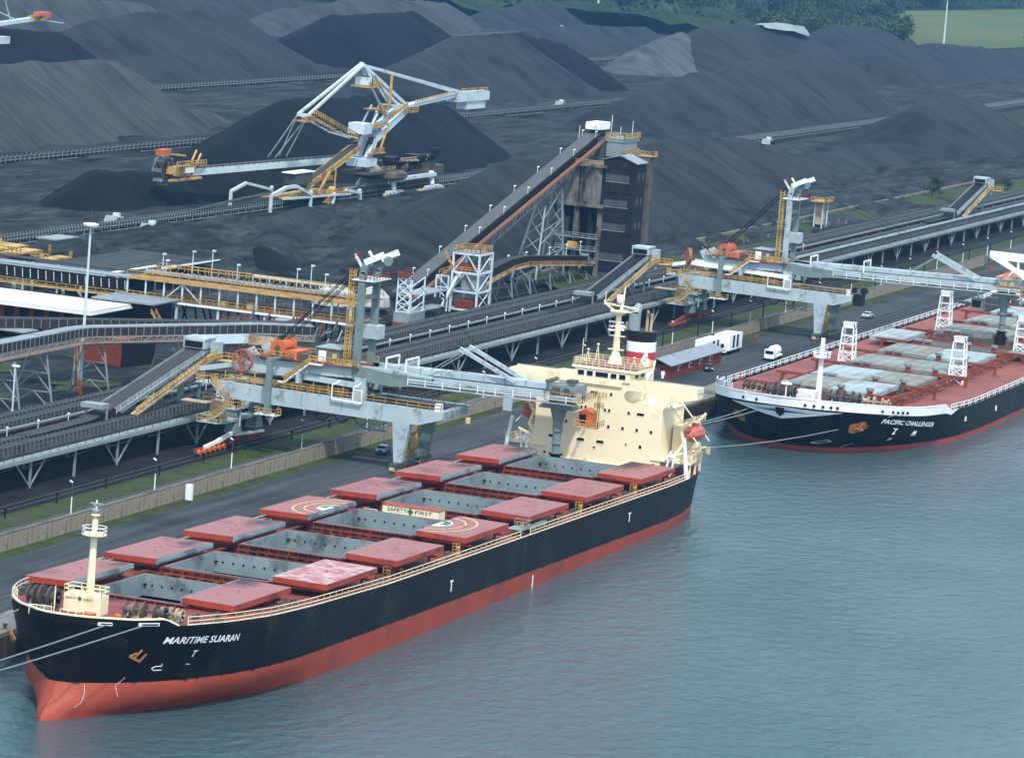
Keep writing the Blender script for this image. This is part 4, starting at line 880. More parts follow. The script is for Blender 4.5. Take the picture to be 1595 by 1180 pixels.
# ------------------------------------------------------------ ship loaders
M['headgrey'] = mat('boom_head_grey', (.19,.235,.25), .55, .2, .5, dirt=(.10,.06,.045), dirt_amt=.5, streak=.5)
M['idler'] = mat('idler_steel', (.10,.115,.12), .7, .3, .8)
def ordn(k):
    n = k+1; u = 'first second third fourth fifth sixth seventh eighth ninth tenth eleventh twelfth thirteenth fourteenth fifteenth sixteenth seventeenth eighteenth nineteenth'.split()
    if n <= 19: return u[n-1]
    t = {2:'twent',3:'thirt',4:'fort'}[n//10]
    return t+'ieth' if n % 10 == 0 else t+'y-'+u[n%10-1]
def loader(X, label, second):
    T = thing('ship_loader', label, 'ship loader', (X, 45, Q))
    g = lambda dx: X+dx
    # portal girders
    for dx, nm in ((0,'portal_girder'),(11.2,'portal_girder')):
        mb = MB(); w = 1.3
        P = [(62,11.75),(62,14.35),(22.6,13.95),(22.6,12.75),(26.5,11.5),(32,11.4)]
        mb.prism([(g(dx),y,z) for y,z in P], (w,0,0)); o = mb.build(nm, M['lblue'], T)
        mb = MB()
        for y in (26.5,33,40,47,54): mb.box(g(dx)-.03, g(dx)-.002, y-.05, y+.05, 11.9, 14.0)
        mb.build('seam', M['lgreen'], o)
        mb = MB().rail([(g(dx)+.1,61.5,14.35),(g(dx)+.1,22.9,13.95)], 1.1, 1.9, .1, 1); mb.build('railing', M['yellow'], o)
        MB().box(g(dx)-.06, g(dx)+1.4, 23, 61.8, 14.0, 14.03).build('girder_cap', M['rust'], o) if 0 else None
    MB().box(g(.2), g(12.3), 22.9, 24.2, 12.4, 13.7).box(g(.2), g(12.3), 60.3, 61.8, 12.4, 14.1).build('end_tie', M['lblue'], T)
    MB().box(g(1.4), g(3.2), 24, 61, 13.2, 13.3).box(g(9.2), g(11.1), 24, 61, 13.2, 13.3).build('walkway', M['rust'], T)
    # waterside legs
    for dx, sgn in ((0,-1),(11.2,1)):
        mb = MB(); mb.add([(g(dx),28.0,11.5),(g(dx)+1.4,28.0,11.5),(g(dx)+1.4,31.0,11.5),(g(dx),31.0,11.5),(g(dx)+.2,29.0,5.0),(g(dx)+1.2,29.0,5.0),(g(dx)+1.2,30.4,5.0),(g(dx)+.2,30.4,5.0)],
            [(0,3,2,1),(4,5,6,7),(0,1,5,4),(1,2,6,5),(2,3,7,6),(3,0,4,7)][:0]+[(0,1,2,3),(7,6,5,4),(0,4,5,1),(1,5,6,2),(2,6,7,3),(3,7,4,0)])
        mb.build('leg', M['lblue'] if dx == 0 else M['lgreen'], T)
    MB().box(g(.4), g(12.2), 29.2, 30.2, 5.0, 5.9).build('sill_beam', M['lgreen'], T)
    for dx in (-.8, 10.6):
        mb = MB(); mb.box(g(dx-1.2), g(dx+3.4), 29.1, 30.3, 4.35, 4.95); o = mb.build('bogie', M['dwarm'], T)
        mb = MB()
        for k in range(4): mb.lathe((g(dx-.9+k*1.35), 29.25, 4.05), [(.45,0),(.45,.9)], 12, axis=(0,1,0))
        mb.build('wheel', M['tan'], o)
    mb = MB(); mb.box(g(3), g(6), 29, 31.2, 5.95, 8.6); mb.rail([(g(2.6),28.9,5.95),(g(6.4),28.9,5.95)], 1.1, 1, .1, 1); mb.bar((g(6.2),29.5,6),(g(9.5),29.5,11.5),.3,.9); mb.build('stair_cage', M['yellow'], T)
    # landside support with equaliser and bogie train
    yl = 59.5
    for dx in (2.2, 10.6):
        mb = MB(); mb.add([(g(dx-.7),yl-.7,8.6),(g(dx+.7),yl-.7,8.6),(g(dx+.7),yl+.7,8.6),(g(dx-.7),yl+.7,8.6),(g(dx-1.6),yl-1,6.0),(g(dx+1.6),yl-1,6.0),(g(dx+1.6),yl+1,6.0),(g(dx-1.6),yl+1,6.0)],
                [(0,1,2,3),(7,6,5,4),(0,4,5,1),(1,5,6,2),(2,6,7,3),(3,7,4,0)])
        mb.box(g(dx-.8), g(dx+.8), yl-.8, yl+.8, 8.6, 11.8); mb.build('leg', M['lgreen'], T)
    MB().box(g(-4), g(13), yl-.9, yl+.9, 8.0, 8.5).build('sill_beam', M['lblue'], T)
    mb = MB(); mb.bar((g(-4.6),yl-.3,5.2),(g(1),yl-.3,6.0),.6); mb.bar((g(-9.5),yl-.3,4.8),(g(-4.6),yl-.3,5.2),.5); mb.bar((g(2),yl-.3,5.6),(g(14),yl-.3,5.0),.4)
    bo = mb.build('bogie', M['white'] if not second else M['rust'], T)
    wm = MB().lathe((0,0,0), [(.25,-.25),(.5,-.22),(.5,.22),(.25,.25)], 14, axis=(0,1,0)).build('wheel', M['orange'] if not second else M['rust'], bo); wm.data.transform(Matrix.Translation(ROOT[bo.name]))
    ROOT[wm.name] = (0,0,0); bx0 = ROOT[bo.name]
    for v in wm.data.vertices: pass
    for k in range(6):
        xx = g(-12+k*1.9); p = (xx-bx0[0], yl-.6-bx0[1], 4.25-bx0[2])
        if k == 0: wm.location = p
        else: inst('wheel', wm, p, bo)
    mb = MB()
    for k in range(7): mb.box(g(-12.4+k*4.1), g(-9.2+k*4.1), yl-.25, yl+.25, 4.2, 4.75)
    mb.build('bogie_frame', M['rust'], bo)
    # landside stair tower with yellow rails
    st = MB(); pl = ((60.6,9.3,57.0,11.6,-5.5),(57.0,11.6,60.6,15.4,-5.5))
    mb = MB()
    mb.box(g(-6.2), g(-3.2), 58.6, 62.4, 8.25, 8.4); mb.box(g(-6.2), g(-3.2), 55.6, 57.6, 10.9, 11.05); mb.box(g(-6.2), g(-2.5), 60.8, 63.2, 14.6, 14.75)
    mb.bar((g(-5.3),60.6,8.4),(g(-5.3),57.2,11.0),.9,.25); mb.bar((g(-4.3),57.2,11.0),(g(-4.3),61.0,14.7),.9,.25)
    mb.bar((g(-3.4),56,8.0),(g(-3.4),56,11),.2); mb.bar((g(-3.4),62,8.3),(g(-3.4),56,11),.18)
    so = mb.build('stair_tower', M['lblue'], T)
    mb = MB()
    for xx in (-5.8,-4.8): mb.rail([(g(xx),60.6,8.4),(g(xx),57.2,11.0)], 1.05, 1.2, .12, 1)
    for xx in (-4.8,-3.8): mb.rail([(g(xx),57.2,11.0),(g(xx),61.0,14.7)], 1.05, 1.2, .12, 1)
    mb.rail([(g(-6.2),62.4,8.4),(g(-6.2),58.6,8.4),(g(-3.2),58.6,8.4)], 1.1, .9, .12, 1); mb.rail([(g(-3.2),55.6,11.05),(g(-6.2),55.6,11.05),(g(-6.2),57.4,11.05)], 1.1, .9, .12, 1)
    mb.rail([(g(-2.5),60.8,14.75),(g(-6.2),60.8,14.75),(g(-6.2),63.2,14.75),(g(-2.5),63.2,14.75)], 1.1, .9, .12, 1); mb.rail([(g(-2.8),63,11.5),(g(-2.8),59,11.5)],1.1,.9,.12,1)
    mb.build('railing', M['yellow'], so)
    MB().box(g(-2.2), g(-.4), 59.5, 62, 8.6, 11.5).box(g(-6),g(-3.6),61,65.5,11.3,11.5).build('electric_house', M['tan'], T)
    # cross conveyor on the portal and its hood
    mb = MB(); mb.box(g(3.8), g(6.6), 36, 66, 15.0, 15.35); mb.build('cross_belt', M['belt'], T)
    mb = MB(); mb.bar((g(2.9),66.5,15.6),(g(2.9),60.8,16.9),.35,.8); mb.bar((g(2.9),60.8,16.9),(g(2.9),38,16.1),.35,.9); mb.bar((g(7.1),60.8,16.9),(g(7.1),38,16.1),.35,.9); mb.build('belt_side', M['white'] if second else M['lblue'], T)
    mb = MB()
    for k in range(10): mb.bar((g(3),38.5+k*2.6,13.3),(g(3),38.5+k*2.6,15.8),.16); mb.bar((g(7),38.5+k*2.6,13.3),(g(7),38.5+k*2.6,15.8),.16)
    mb.rail([(g(2.2),61,14.3),(g(2.2),40,14.2)], 1.1, 1.6, .1, 1); mb.build('belt_support', M['yellow'], T)
    # cable reel
    rl = MB(); cx_, cy_, cz_, rr = g(2.5), 61.0 if second else 58.8, 18.3 if second else 17.9, 1.75
    ax = Vector((.55,-.8,0)).normalized() if second else Vector((.95,-.1,0)).normalized(); pr = Vector((ax.y,-ax.x,0))
    for off in (-.28,.28):
        c0 = Vector((cx_,cy_,cz_))+ax*off; P = [c0+pr*math.cos(a)*rr+Vector((0,0,math.sin(a)*rr)) for a in [k*math.pi/10 for k in range(21)]]
        rl.path(P, .18)
        for k in range(10): rl.bar(c0+pr*math.cos(k*math.pi/5)*.3+Vector((0,0,math.sin(k*math.pi/5)*.3)), P[2*k], .1)
    rl.lathe(Vector((cx_,cy_,cz_))-ax*.3, [(rr*.55,0),(rr*.9,.02),(rr*.9,.56),(rr*.55,.6)], 20, axis=ax) if second else rl.lathe(Vector((cx_,cy_,cz_))-ax*.4, [(.35,0),(.35,.8)], 12, axis=ax)
    rl.bar((cx_,cy_,15.4),(cx_,cy_,cz_),.4)
    rl.build('cable_reel', mat('reel_brown', (.34,.12,.07), .6, .2, 1) if 'reel' not in M else M['reel'], T)
    # travelling shuttle frame with the boom
    mb = MB()
    for dx in (3.2, 9.6):
        mb.prism([(g(dx),57.2,16.9),(g(dx),58.8,19.6),(g(dx),57.6,20.2),(g(dx),56.0,18.3),(g(dx),39.2,19.2),(g(dx),36,19.4),(g(dx),26,18.9),(g(dx),26,17.4),(g(dx),36,17.3),(g(dx),54.6,16.6)][::-1], (.8,0,0))
    for y in (55.5, 50, 44, 38): mb.box(g(3.95), g(9.65), y-.3, y+.3, 17.0, 17.8)
    mb.box(g(2.9), g(3.9), 37.2, 39.2, 13.9, 17.4); mb.box(g(9.4), g(10.4), 37.2, 39.2, 13.9, 17.4)
    sf = mb.build('shuttle_frame', M['lblue'], T)
    mb = MB(); mb.box(g(-1.9), g(-1.1), 51.8, 52.7, 10.7, 19.4); mb.box(g(-1.5), g(3.4), 52, 52.5, 18.9, 19.3); mb.build('hanging_post', M['lgreen'], T)
    mb = MB(); mb.box(g(-2.3), g(-.3), 50.3, 54.2, 10.1, 10.22); o = mb.build('post_platform', M['white'], T)
    MB().rail([(g(-.3),54.2,10.2),(g(-2.3),54.2,10.2),(g(-2.3),50.3,10.2),(g(-.3),50.3,10.2)], 1.0, 1, .12, 1).build('railing', M['yellow'], o)
    MB().box(g(1.5), g(3.1), 48.3, 48.9, 15.4, 17.2).build('hanger', M['lblue'], T)
    # deck of machinery behind the mast
    pf = MB().box(g(2.4), g(11), 38.5, 56.6, 18.85, 18.98).build('machinery_deck', M['rust'], T)
    MB().rail([(g(2.4),57,18.98),(g(2.4),49.5,18.98)], 1.05, 1.3, .12, 1).rail([(g(2.4),47.2,18.98),(g(2.4),38.5,18.98)], 1.05, 1.3, .12, 1).rail([(g(11),57,18.98),(g(11),38.5,18.98)], 1.05, 1.6, .12, 1).build('railing', M['yellow'], pf)
    wd = MB(); wd.lathe((g(3.6),53.3,20.5), [(1.35,0),(1.35,.3),(1.0,.3),(1.0,4.6),(1.35,4.6),(1.35,4.9)], 18, axis=(1,0,0)); wd.box(g(3.3), g(8.6), 49.8, 51.9, 18.98, 20.2); wd.build('winch_drum', M['orange'] if not second else mat('winch_red', (.42,.11,.06), .6, .2, 1), T)
    MB().lathe((g(3.45),53.3,20.5), [(.45,0),(.45,.2)], 10, axis=(1,0,0)).box(g(3.35), g(3.55), 53.0, 53.6, 19.0, 20.4).lathe((g(8.6),54.6,20.8), [(1.2,0),(1.2,1.2)], 14, axis=(1,0,0)).box(g(3.4),g(5.2),47.7,49.3,18.98,20.0).build('drive', M['dsteel'], T)
    hs_ = MB().box(g(4), g(9.5), 42.6, 46.6, 18.98, 21.3).build('machinery_house', mat('house_brown_grey', (.12,.115,.10), .7, .2, .5), T)
    MB().box(g(3.8), g(9.7), 42.4, 46.8, 21.303, 21.45).build('roof', M['galv'], hs_); MB().box(g(3.9), g(3.997), 44.9, 46.2, 19.1, 20.9).build('door', M['white'], hs_)
    MB().box(g(3.92), g(3.997), 43.0, 43.8, 19.8, 20.6).build('window', M['tan'], hs_)
    mb = MB()
    for k in range(9): mb.box(g(3.4+R.random()*1.2), g(5+R.random()*3), 39+k*.45+R.random(), 39.4+k*.45+R.random(), 18.98, 19.3+R.random()*.9)
    mb.build('machinery', M['yellow'], T)
    # stair from the deck down to the girder
    mb = MB(); mb.bar((g(1.9),46.9,18.7),(g(1.9),50.9,15.3),.9,.2); mb.bar((g(1.9),50.9,15.3),(g(1.9),52.0,15.3),.9,.15); mb.bar((g(1.9),46.9,18.8),(g(1.9),44.6,18.8),.9,.15); so = mb.build('stair', M['white'], T)
    MB().rail([(g(1.4),46.9,18.7),(g(1.4),50.9,15.3)], 1, 1.1, .11, 1).rail([(g(2.4),46.9,18.7),(g(2.4),50.9,15.3)], 1, 1.1, .11, 1).build('railing', M['yellow'], so)
    # pylon
    for dx, m_ in ((3.3,'lgreen'),(9.6,'lgreen')):
        mb = MB(); y0 = 39.4
        mb.bar((g(dx+.4),y0,17.3),(g(dx+.4),y0,34.4),1.05); mb.bar((g(dx+.4),y0,34.2),(g(dx+.4),y0-.6,36.4),1.05)
        mb.build('pylon_post', M['lblue'] if second and dx < 5 else M[m_], T)
        mb = MB(); mb.bar((g(dx+.4),y0-.3,36.0),(g(dx+.4),36.2,37.5),1.2,1.0); mb.bar((g(dx+.4),y0,34.8),(g(dx+.4),41.2,37.2),.35); mb.build('pylon_head', M['white'], T)
    mb = MB(); 
    for z in (29.8, 35.2): mb.box(g(4.1), g(9.6), 39.0, 39.8, z, z+.7)
    mb.lathe((g(4.4),37.4,36.0), [(.8,0),(.8,.3)], 12, axis=(1,0,0)); mb.lathe((g(9),37.4,36.0), [(.8,0),(.8,.3)], 12, axis=(1,0,0)); mb.build('pylon_tie', M['lgreen'], T)
    mb = MB(); mb.box(g(8.2), g(11), 37.8, 40.6, 23.2, 25.4); mb.build('pylon_box', M['lblue'], T)
    mb = MB(); mb.box(g(3), g(10.6), 37.2, 41.0, 33.0, 33.15); o = mb.build('pylon_platform', M['white'], T)
    MB().rail([(g(3),37.2,33.15),(g(3),38.6,33.15)], 1, .8, .1, 1).rail([(g(10.6),37.2,33.15),(g(10.6),41,33.15)],1,1,.1,1).rail([(g(3),37.2,33.15),(g(10.6),37.2,33.15)],1,1.2,.1,1).rail([(g(3),39.9,36.6),(g(3),41.0,36.6),(g(6),41.0,36.6)], .7, .8, .1, 1).build('railing', M['rust'], o)
    mb = MB()
    for yy in (40.7, 41.5):
        for xx in (3.2, 4.0): mb.bar((g(xx),yy,19),(g(xx),yy,34.8),.14)
    for k in range(26): mb.bar((g(3.2),40.7,19.3+k*.6),(g(3.2),41.5,19.3+k*.6),.12); 
    for k in range(13): mb.bar((g(4),40.7,19.3+k*1.2),(g(4),41.5,19.9+k*1.2),.1)
    mb.build('ladder_cage', M['yellow'], T)
    rp = MB()
    for dx in (4.2, 5.4, 8.2, 9.6): rp.tube((g(dx),39.9,36.2),(g(dx-.3),53.6,21.4),.085,.085,5)
    for dx in (4.0, 9.8): rp.tube((g(dx),37.0,36.6),(g(dx), 21.3 if not second else 6.6, 24.2 if not second else 25.3),.05,.05,5)
    rp.build('hoist_rope', M['black'], T)
    # boom
    yt, ys = (1.2, 21.6) if not second else (-13.5, 6.2)
    zt, dz_ = (19.6, 0) if not second else (20.0, 0)
    zb = lambda y: 18.6+(39-y)*(.02 if second else .012)
    mb = MB(); mb.prism([(g(3.0),39.6,17.0),(g(3.0),39.6,19.4),(g(3.0),34,18.8),(g(3.0),26,18.6),(g(3.0),26,17.3),(g(3.0),33,16.6)][::-1], (.9,0,0)); mb.prism([(g(9.6),39.6,17.0),(g(9.6),39.6,19.4),(g(9.6),26,18.6),(g(9.6),26,17.3)][::-1], (.9,0,0)); mb.build('boom_root', M['lgreen'], T)
    for dx in (4.4, 8.6): MB().add([(g(dx),y,z) for y,z in ((38.5,zb(38.5)),(yt,zb(yt)))]+[(g(dx)+.5,y,z) for y,z in ((38.5,zb(38.5)),(yt,zb(yt)))]+[(g(dx),y,z-1.1) for y,z in ((38.5,zb(38.5)),(yt,zb(yt)))]+[(g(dx)+.5,y,z-1.1) for y,z in ((38.5,zb(38.5)),(yt,zb(yt)))],
        [(0,1,3,2),(4,6,7,5),(0,4,5,1),(2,3,7,6),(0,2,6,4),(1,5,7,3)]).build('boom_girder', M['lblue'], T)
    y0 = 36 if not second else 34
    mb = MB(); mb.bar((g(6.7),y0,zb(y0)+.6),(g(6.7),yt+2,zb(yt)+.6),2.9,.9); o = mb.build('boom_gallery', M['lblue'], T)
    mb = MB(); n = int((y0-yt)/3.6)
    for k in range(n+1): y = y0-k*3.6; mb.box(g(5.15), g(8.25), y-.06, y+.06, zb(y)+.1, zb(y)+1.12)
    mb.build('gallery_rib', M['galv'], o)
    mb = MB(); mb.bar((g(3.3),y0-6,zb(y0-6)-1.5),(g(3.3),yt,zb(yt)-1.7),1.0,.14); mb.bar((g(2.9),y0-6,zb(y0-6)-.6),(g(2.9),yt,zb(yt)-.6),.16,.35)
    bw = mb.build('boom_walkway', M['lblue'], T)
    mb = MB(); k = y0-6
    while k > yt: mb.bar((g(2.85),k,zb(k)-1.5),(g(2.85),k,zb(k)-.3),.12); k -= 3.0
    mb.bar((g(2.85),y0-6,zb(y0-6)-1.0),(g(2.85),yt,zb(yt)-1.0),.09); mb.build('railing', M['white'], bw)
    for yk in ((34.2, 30.8) if not second else (33.5, 21.5)):
        mb = MB(); mb.bar((g(3.6),yk,zb(yk)),(g(3.6),yk,zb(yk)+2.4),.25); mb.bar((g(9.2),yk,zb(yk)),(g(9.2),yk,zb(yk)+2.4),.25); mb.bar((g(3.5),yk,zb(yk)+2.4),(g(9.3),yk,zb(yk)+2.4),.25); mb.build('boom_gantry', M['white'], T)
    # fore stay frame on the boom
    for dx in (4.6, 8.8):
        mb = MB(); mb.bar((g(dx),ys,zb(ys)+4.9),(g(dx),ys-9.2,zb(ys)+.9),.45,.6); mb.bar((g(dx),ys+.6,zb(ys)+5.1),(g(dx),ys-.4,zb(ys)+4.6),.7); mb.build('stay_bar', M['lblue'], T)
        MB().bar((g(dx),ys-.1,zb(ys)+4.8),(g(dx),ys+5.2,zb(ys)+1.1),.16).build('stay_rod', M['galv'], T)
    MB().bar((g(4.6),ys-.2,zb(ys)+4.8),(g(8.8),ys-.2,zb(ys)+4.8),.25).build('stay_tie', M['lblue'], T)
    # boom head, chute and operator's cab
    yc_ = yt+3.9
    mb = MB(); mb.box(g(4.0), g(9.2), yt+.6, yt+4.9, zb(yt)-.9, zb(yt)+1.15); o = mb.build('boom_head', M['headgrey'], T)
    mb = MB(); mb.lathe((g(3.7),yt+2.2,zb(yt)+.3), [(.55,0),(.55,.25)], 10, axis=(1,0,0)); mb.box(g(3.3),g(3.597),yt+3.2,yt+4.6,zb(yt)-.6,zb(yt)+.8); mb.box(g(3.35),g(3.597),yt+.8,yt+1.6,zb(yt)-.9,zb(yt)+.2); mb.tube((g(3.4),yt+5.4,zb(yt)+1.6),(g(8),yt+5.4,zb(yt)+1.6),.35); mb.box(g(4),g(6),yt+1,yt+2.4,zb(yt)+1.5,zb(yt)+2.1); mb.build('head_drive', M['tan'] if second else M['dwarm'], o)
    MB().rail([(g(3.2),yt+5.6,zb(yt)-1.1),(g(3.2),yt-.8,zb(yt)-1.1),(g(9.6),yt-.8,zb(yt)-1.1)], 1.1, 1, .12, 1).bar((g(3.4),yt+5.6,zb(yt)-1.2),(g(3.4),yt-.8,zb(yt)-1.2),1.0,.1).build('railing', M['yellow'], o)
    zc = zb(yt)-1.1; cx_ = g(6.0)
    ch = MB(); ch.prism([(cx_-1.6,yc_-2.9,zc-1.3),(cx_-1.6,yc_-.9,zc-.1),(cx_-1.6,yc_+.9,zc-.1),(cx_-1.6,yc_+2.9,zc-1.3),(cx_-1.6,yc_+2.9,zc-1.7),(cx_-1.6,yc_-2.9,zc-1.7)][::-1], (3.2,0,0)); ch.build('chute_hood', M['lgreen'], T)
    ch = MB(); ch.lathe((cx_,yc_,0), [(.6,zc-9.0),(.65,zc-8.8),(.68,zc-5.6),(.8,zc-5.4),(.82,zc-3.9),(1.45,zc-1.71)], 16)
    for z in (5.4, 7.4, 9.0): ch.lathe((cx_,yc_,zc-z), [(.82,0),(.92,.04),(.92,.18),(.82,.22)], 16)
    ch.build('chute_tube', M['lgreen'], T)
    ch = MB(); ch.lathe((cx_,yc_,0), [(1.25,zc-11.6),(1.0,zc-10.3),(.8,zc-9.3),(1.15,zc-9.2),(1.15,zc-8.95),(.8,zc-8.9)], 12)
    for k in range(6): a = k*1.05; ch.box(cx_+math.cos(a)*1.2-.25, cx_+math.cos(a)*1.2+.25, yc_+math.sin(a)*1.1-.25, yc_+math.sin(a)*1.1+.25, zc-11.9, zc-9.4-(k%3)*.4)
    ch.build('trimming_spout', M['black'], T)
    if not second:
        cb = MB().box(g(4), g(6.4), yt-2.4, yt-.1, 14.2, 16.4).prism([(g(3.9),yt-2.5,16.403),(g(3.9),yt-1.25,17.0),(g(3.9),yt,16.403)][::-1], (2.6,0,0)).build('operator_cab', M['orange'], T)
        MB().box(g(3.95), g(3.997), yt-1.4, yt-.25, 14.6, 16.1).build('cab_window', M['glass'], cb)
        MB().rail([(g(3.4),yt+.4,14.15),(g(3.4),yt-3.6,14.15),(g(6.5),yt-3.6,14.15)], 1, 1, .12, 1).bar((g(3.6),yt+.4,14.1),(g(3.6),yt-3.6,14.1),.9,.1).bar((g(4.4),yt-3,14),(g(4.4),yt-3,19),.16).bar((g(5.4),yt-3,14),(g(5.4),yt-3,19),.16).rail([(g(4.2),yt-2.6,17.2),(g(4.2),yt-4,17.2)],.9,.7,.12,2).rail([(g(4.2),yt-2.6,18.9),(g(4.2),yt-4.4,18.9)],.9,.7,.12,2).build('cab_ladder', M['yellow'], T)
    else:
        MB().rail([(g(3.4),yt+.2,zc),(g(3.4),yt-5,zc),(g(8),yt-5,zc)], 1.1, 1, .14, 2).box(g(4),g(8),yt-4.6,yt-.4,zc-1.2,zc+.2).build('head_platform', M['tan'], T)
        cb = MB().box(g(4), g(6.4), yc_+4.4, yc_+6.8, 13.9, 16.2).build('operator_cab', M['lgreen'], T)
        MB().box(g(3.95), g(3.997), yc_+4.6, yc_+6.6, 14.3, 15.8).build('cab_window', M['glass'], cb)
        MB().bar((g(5),yc_+5.6,16.2),(g(5),yc_+5.6,18.2),.4).build('cab_hanger', M['lgreen'], T)
    # hanging festoon of cable beneath the girder
    mb = MB()
    for k in range(3):
        y0_, y1_ = 45.5-k*3.4, 42.3-k*3.4; P = [(g(1.8), y0_+(y1_-y0_)*i/8, 11.5-1.6*math.sin(math.pi*i/8)) for i in range(9)]
        for a, b in zip(P, P[1:]): mb.tube(a, b, .1, .1, 5)
    mb.build('cable_festoon', M['black'], T)
    mb = MB(); mb.box(g(1.6),g(3.2),33,38,9.3,9.4); mb.rail([(g(1.6),33,9.4),(g(1.6),38,9.4)],1.1,.9,.1,2); mb.bar((g(2),38,9.4),(g(2),40,11.6),.4,.12); mb.bar((g(2),33.2,9.4),(g(2),33.2,11.6),.15); mb.build('under_platform', M['galv'], T)
    # cage on the waterside of the girder
    mb = MB()
    for y in (41.6, 37.9): mb.path([(g(-.5),y,14.0),(g(-.5),y,16.2),(g(.5),y-.9,16.9)], .16)
    mb.bar((g(-.5),41.6,14.0),(g(-.5),36.4,13.8),.25); mb.path([(g(-.5),36.4,13.8),(g(-.5),36.4,16)], .16); mb.bar((g(-.5),37.9,15.9),(g(-.5),36.4,15.9),.14); mb.build('inspection_cage', M['white'], T)
    mb = MB(); mb.box(g(.1), g(1.2), 23.0, 24.0, 13.98, 15.2); mb.build('control_box', M['white'], T)
    if second: MB().box(g(.4),g(3),20.4,22.4,11.9,14.4).lathe((g(.6),20.2,15.2), [(.8,0),(.8,1)], 10, axis=(1,0,0)).lathe((g(.6),22.4,15.2), [(.6,0),(.6,1)], 10, axis=(1,0,0)).build('counterweight_drive', M['black'], T); MB().box(g(.1),g(1),61.9,62.6,12.3,14.4).build('blue_panel', mat('panel_blue', (.02,.08,.35), .5, .1, 1), T)
    return T
M['reel'] = mat('reel_brown', (.34,.12,.07), .6, .2, 1)
loader(138, 'pale blue ship loader with orange winch and cab over the near ship', False)
loader(385, 'pale blue ship loader with dull red winch reaching over the far ship', True)
# tripper ramps lifting the wharf belts onto the loaders
def tripper(X, label, dark):
    T = thing('belt_tripper', label, 'conveyor', (X, 69, 8)); g = lambda d: X+d; y = 70.6
    P0, P1 = Vector((g(-29),y,10.1)), Vector((g(-22),y,11.2)); P2 = Vector((g(13),y,18.0))
    mb = MB(); mb.bar(P1, P2, 2.6, .12); mb.bar(P0, P1, 2.6, .12); mb.bar((g(-50),y,9.9), P0, 2.6, .1); mb.build('belt', M['belt'] if not dark else M['coalb'], T)
    for s_ in (-1,1):
        mb = MB(); o_ = Vector((0,s_*1.65,0)); a, b = P1+o_, P2+o_; mb.prism([a+Vector((0,0,.15)), b+Vector((0,0,.15)), b-Vector((0,0,.9)), a-Vector((-3,0,.9))], (0,.12,0)); o = mb.build('side_plate', M['galv'], T)
        if s_ < 0:
            mb = MB()
            for k in range(24): q = a.lerp(b, (k+.5)/24); mb.bar(q+Vector((0,-.06,.1)), q+Vector((0,-.06,-1.0)), .1)
            mb.bar(a-Vector((-1,.08,.5)), b-Vector((0,.08,.5)), .1); mb.build('stiffener', M['lblue'], o)
    mb = MB(); a, b = P1+Vector((5,-2.6,-1.2)), P2+Vector((0,-2.6,-1.2)); mb.bar(a, b, 1.0, .1); mb.bar(a+Vector((0,-.6,-.1)), b+Vector((0,-.6,-.1)), .15, .3); w = mb.build('walkway', M['tan'], T)
    MB().rail([a+Vector((0,-.5,0)), b+Vector((0,-.5,0))], 1.05, 1.4, .13, 1).build('railing', M['yellow'], w)
    mb = MB(); mb.box(g(10.5), g(15), y-1.9, y+1.9, 17.9, 19.4); mb.box(g(10.7),g(15.2),y-2.1,y+2.1,19.403,19.6); mb.box(g(13),g(15.2),y-3.2,y-1.95,14.8,19.0); mb.build('head_frame', M['lblue'], T)
    MB().box(g(10.4), g(10.497), y-1.6, y+1.6, 18.1, 19.1).build('head_opening', M['black'], T)
    mb = MB()
    for dx, z in ((2.5,15.4),(10.5,17.0)):
        for s_ in (-1,1): mb.bar((g(dx),y+s_*1.5,z-.8),(g(dx),y+s_*1.5,9.6),.45)
        mb.bar((g(dx),y-1.5,9.7),(g(dx-6),y-1.5,13),.22)
    mb.bar((g(-21),y-2,9.6),(g(14),y-2,9.6),.3); mb.build('ramp_leg', M['lgreen'], T)
    mb = MB(); mb.box(g(-27),g(-24.5),y-1.9,y+1.9,11.7,12.4); mb.bar((g(-25),y-1.8,9.6),(g(-25),y-1.8,12),.25); mb.bar((g(-25),y+1.8,9.6),(g(-25),y+1.8,12),.25); mb.build('belt_guide', M['galv'], T)
    mb = MB(); mb.rail([(g(8),y-3.2,15.8),(g(15.5),y-3.4,16.0),(g(15.5),y-6,16)], 1.1, 1, .13, 1); mb.box(g(13),g(15.6),y-6,y-3,15.9,16.0); mb.build('head_platform', M['yellow'], T)
    return T
tripper(136.5, 'grey belt ramp with yellow walkway rising to the near ship loader', False)
tripper(372, 'black belt ramp with yellow walkway rising to the loader over the far ship', True)
tripper(690, 'far belt ramp with yellow sides at the right edge of the yard', True)
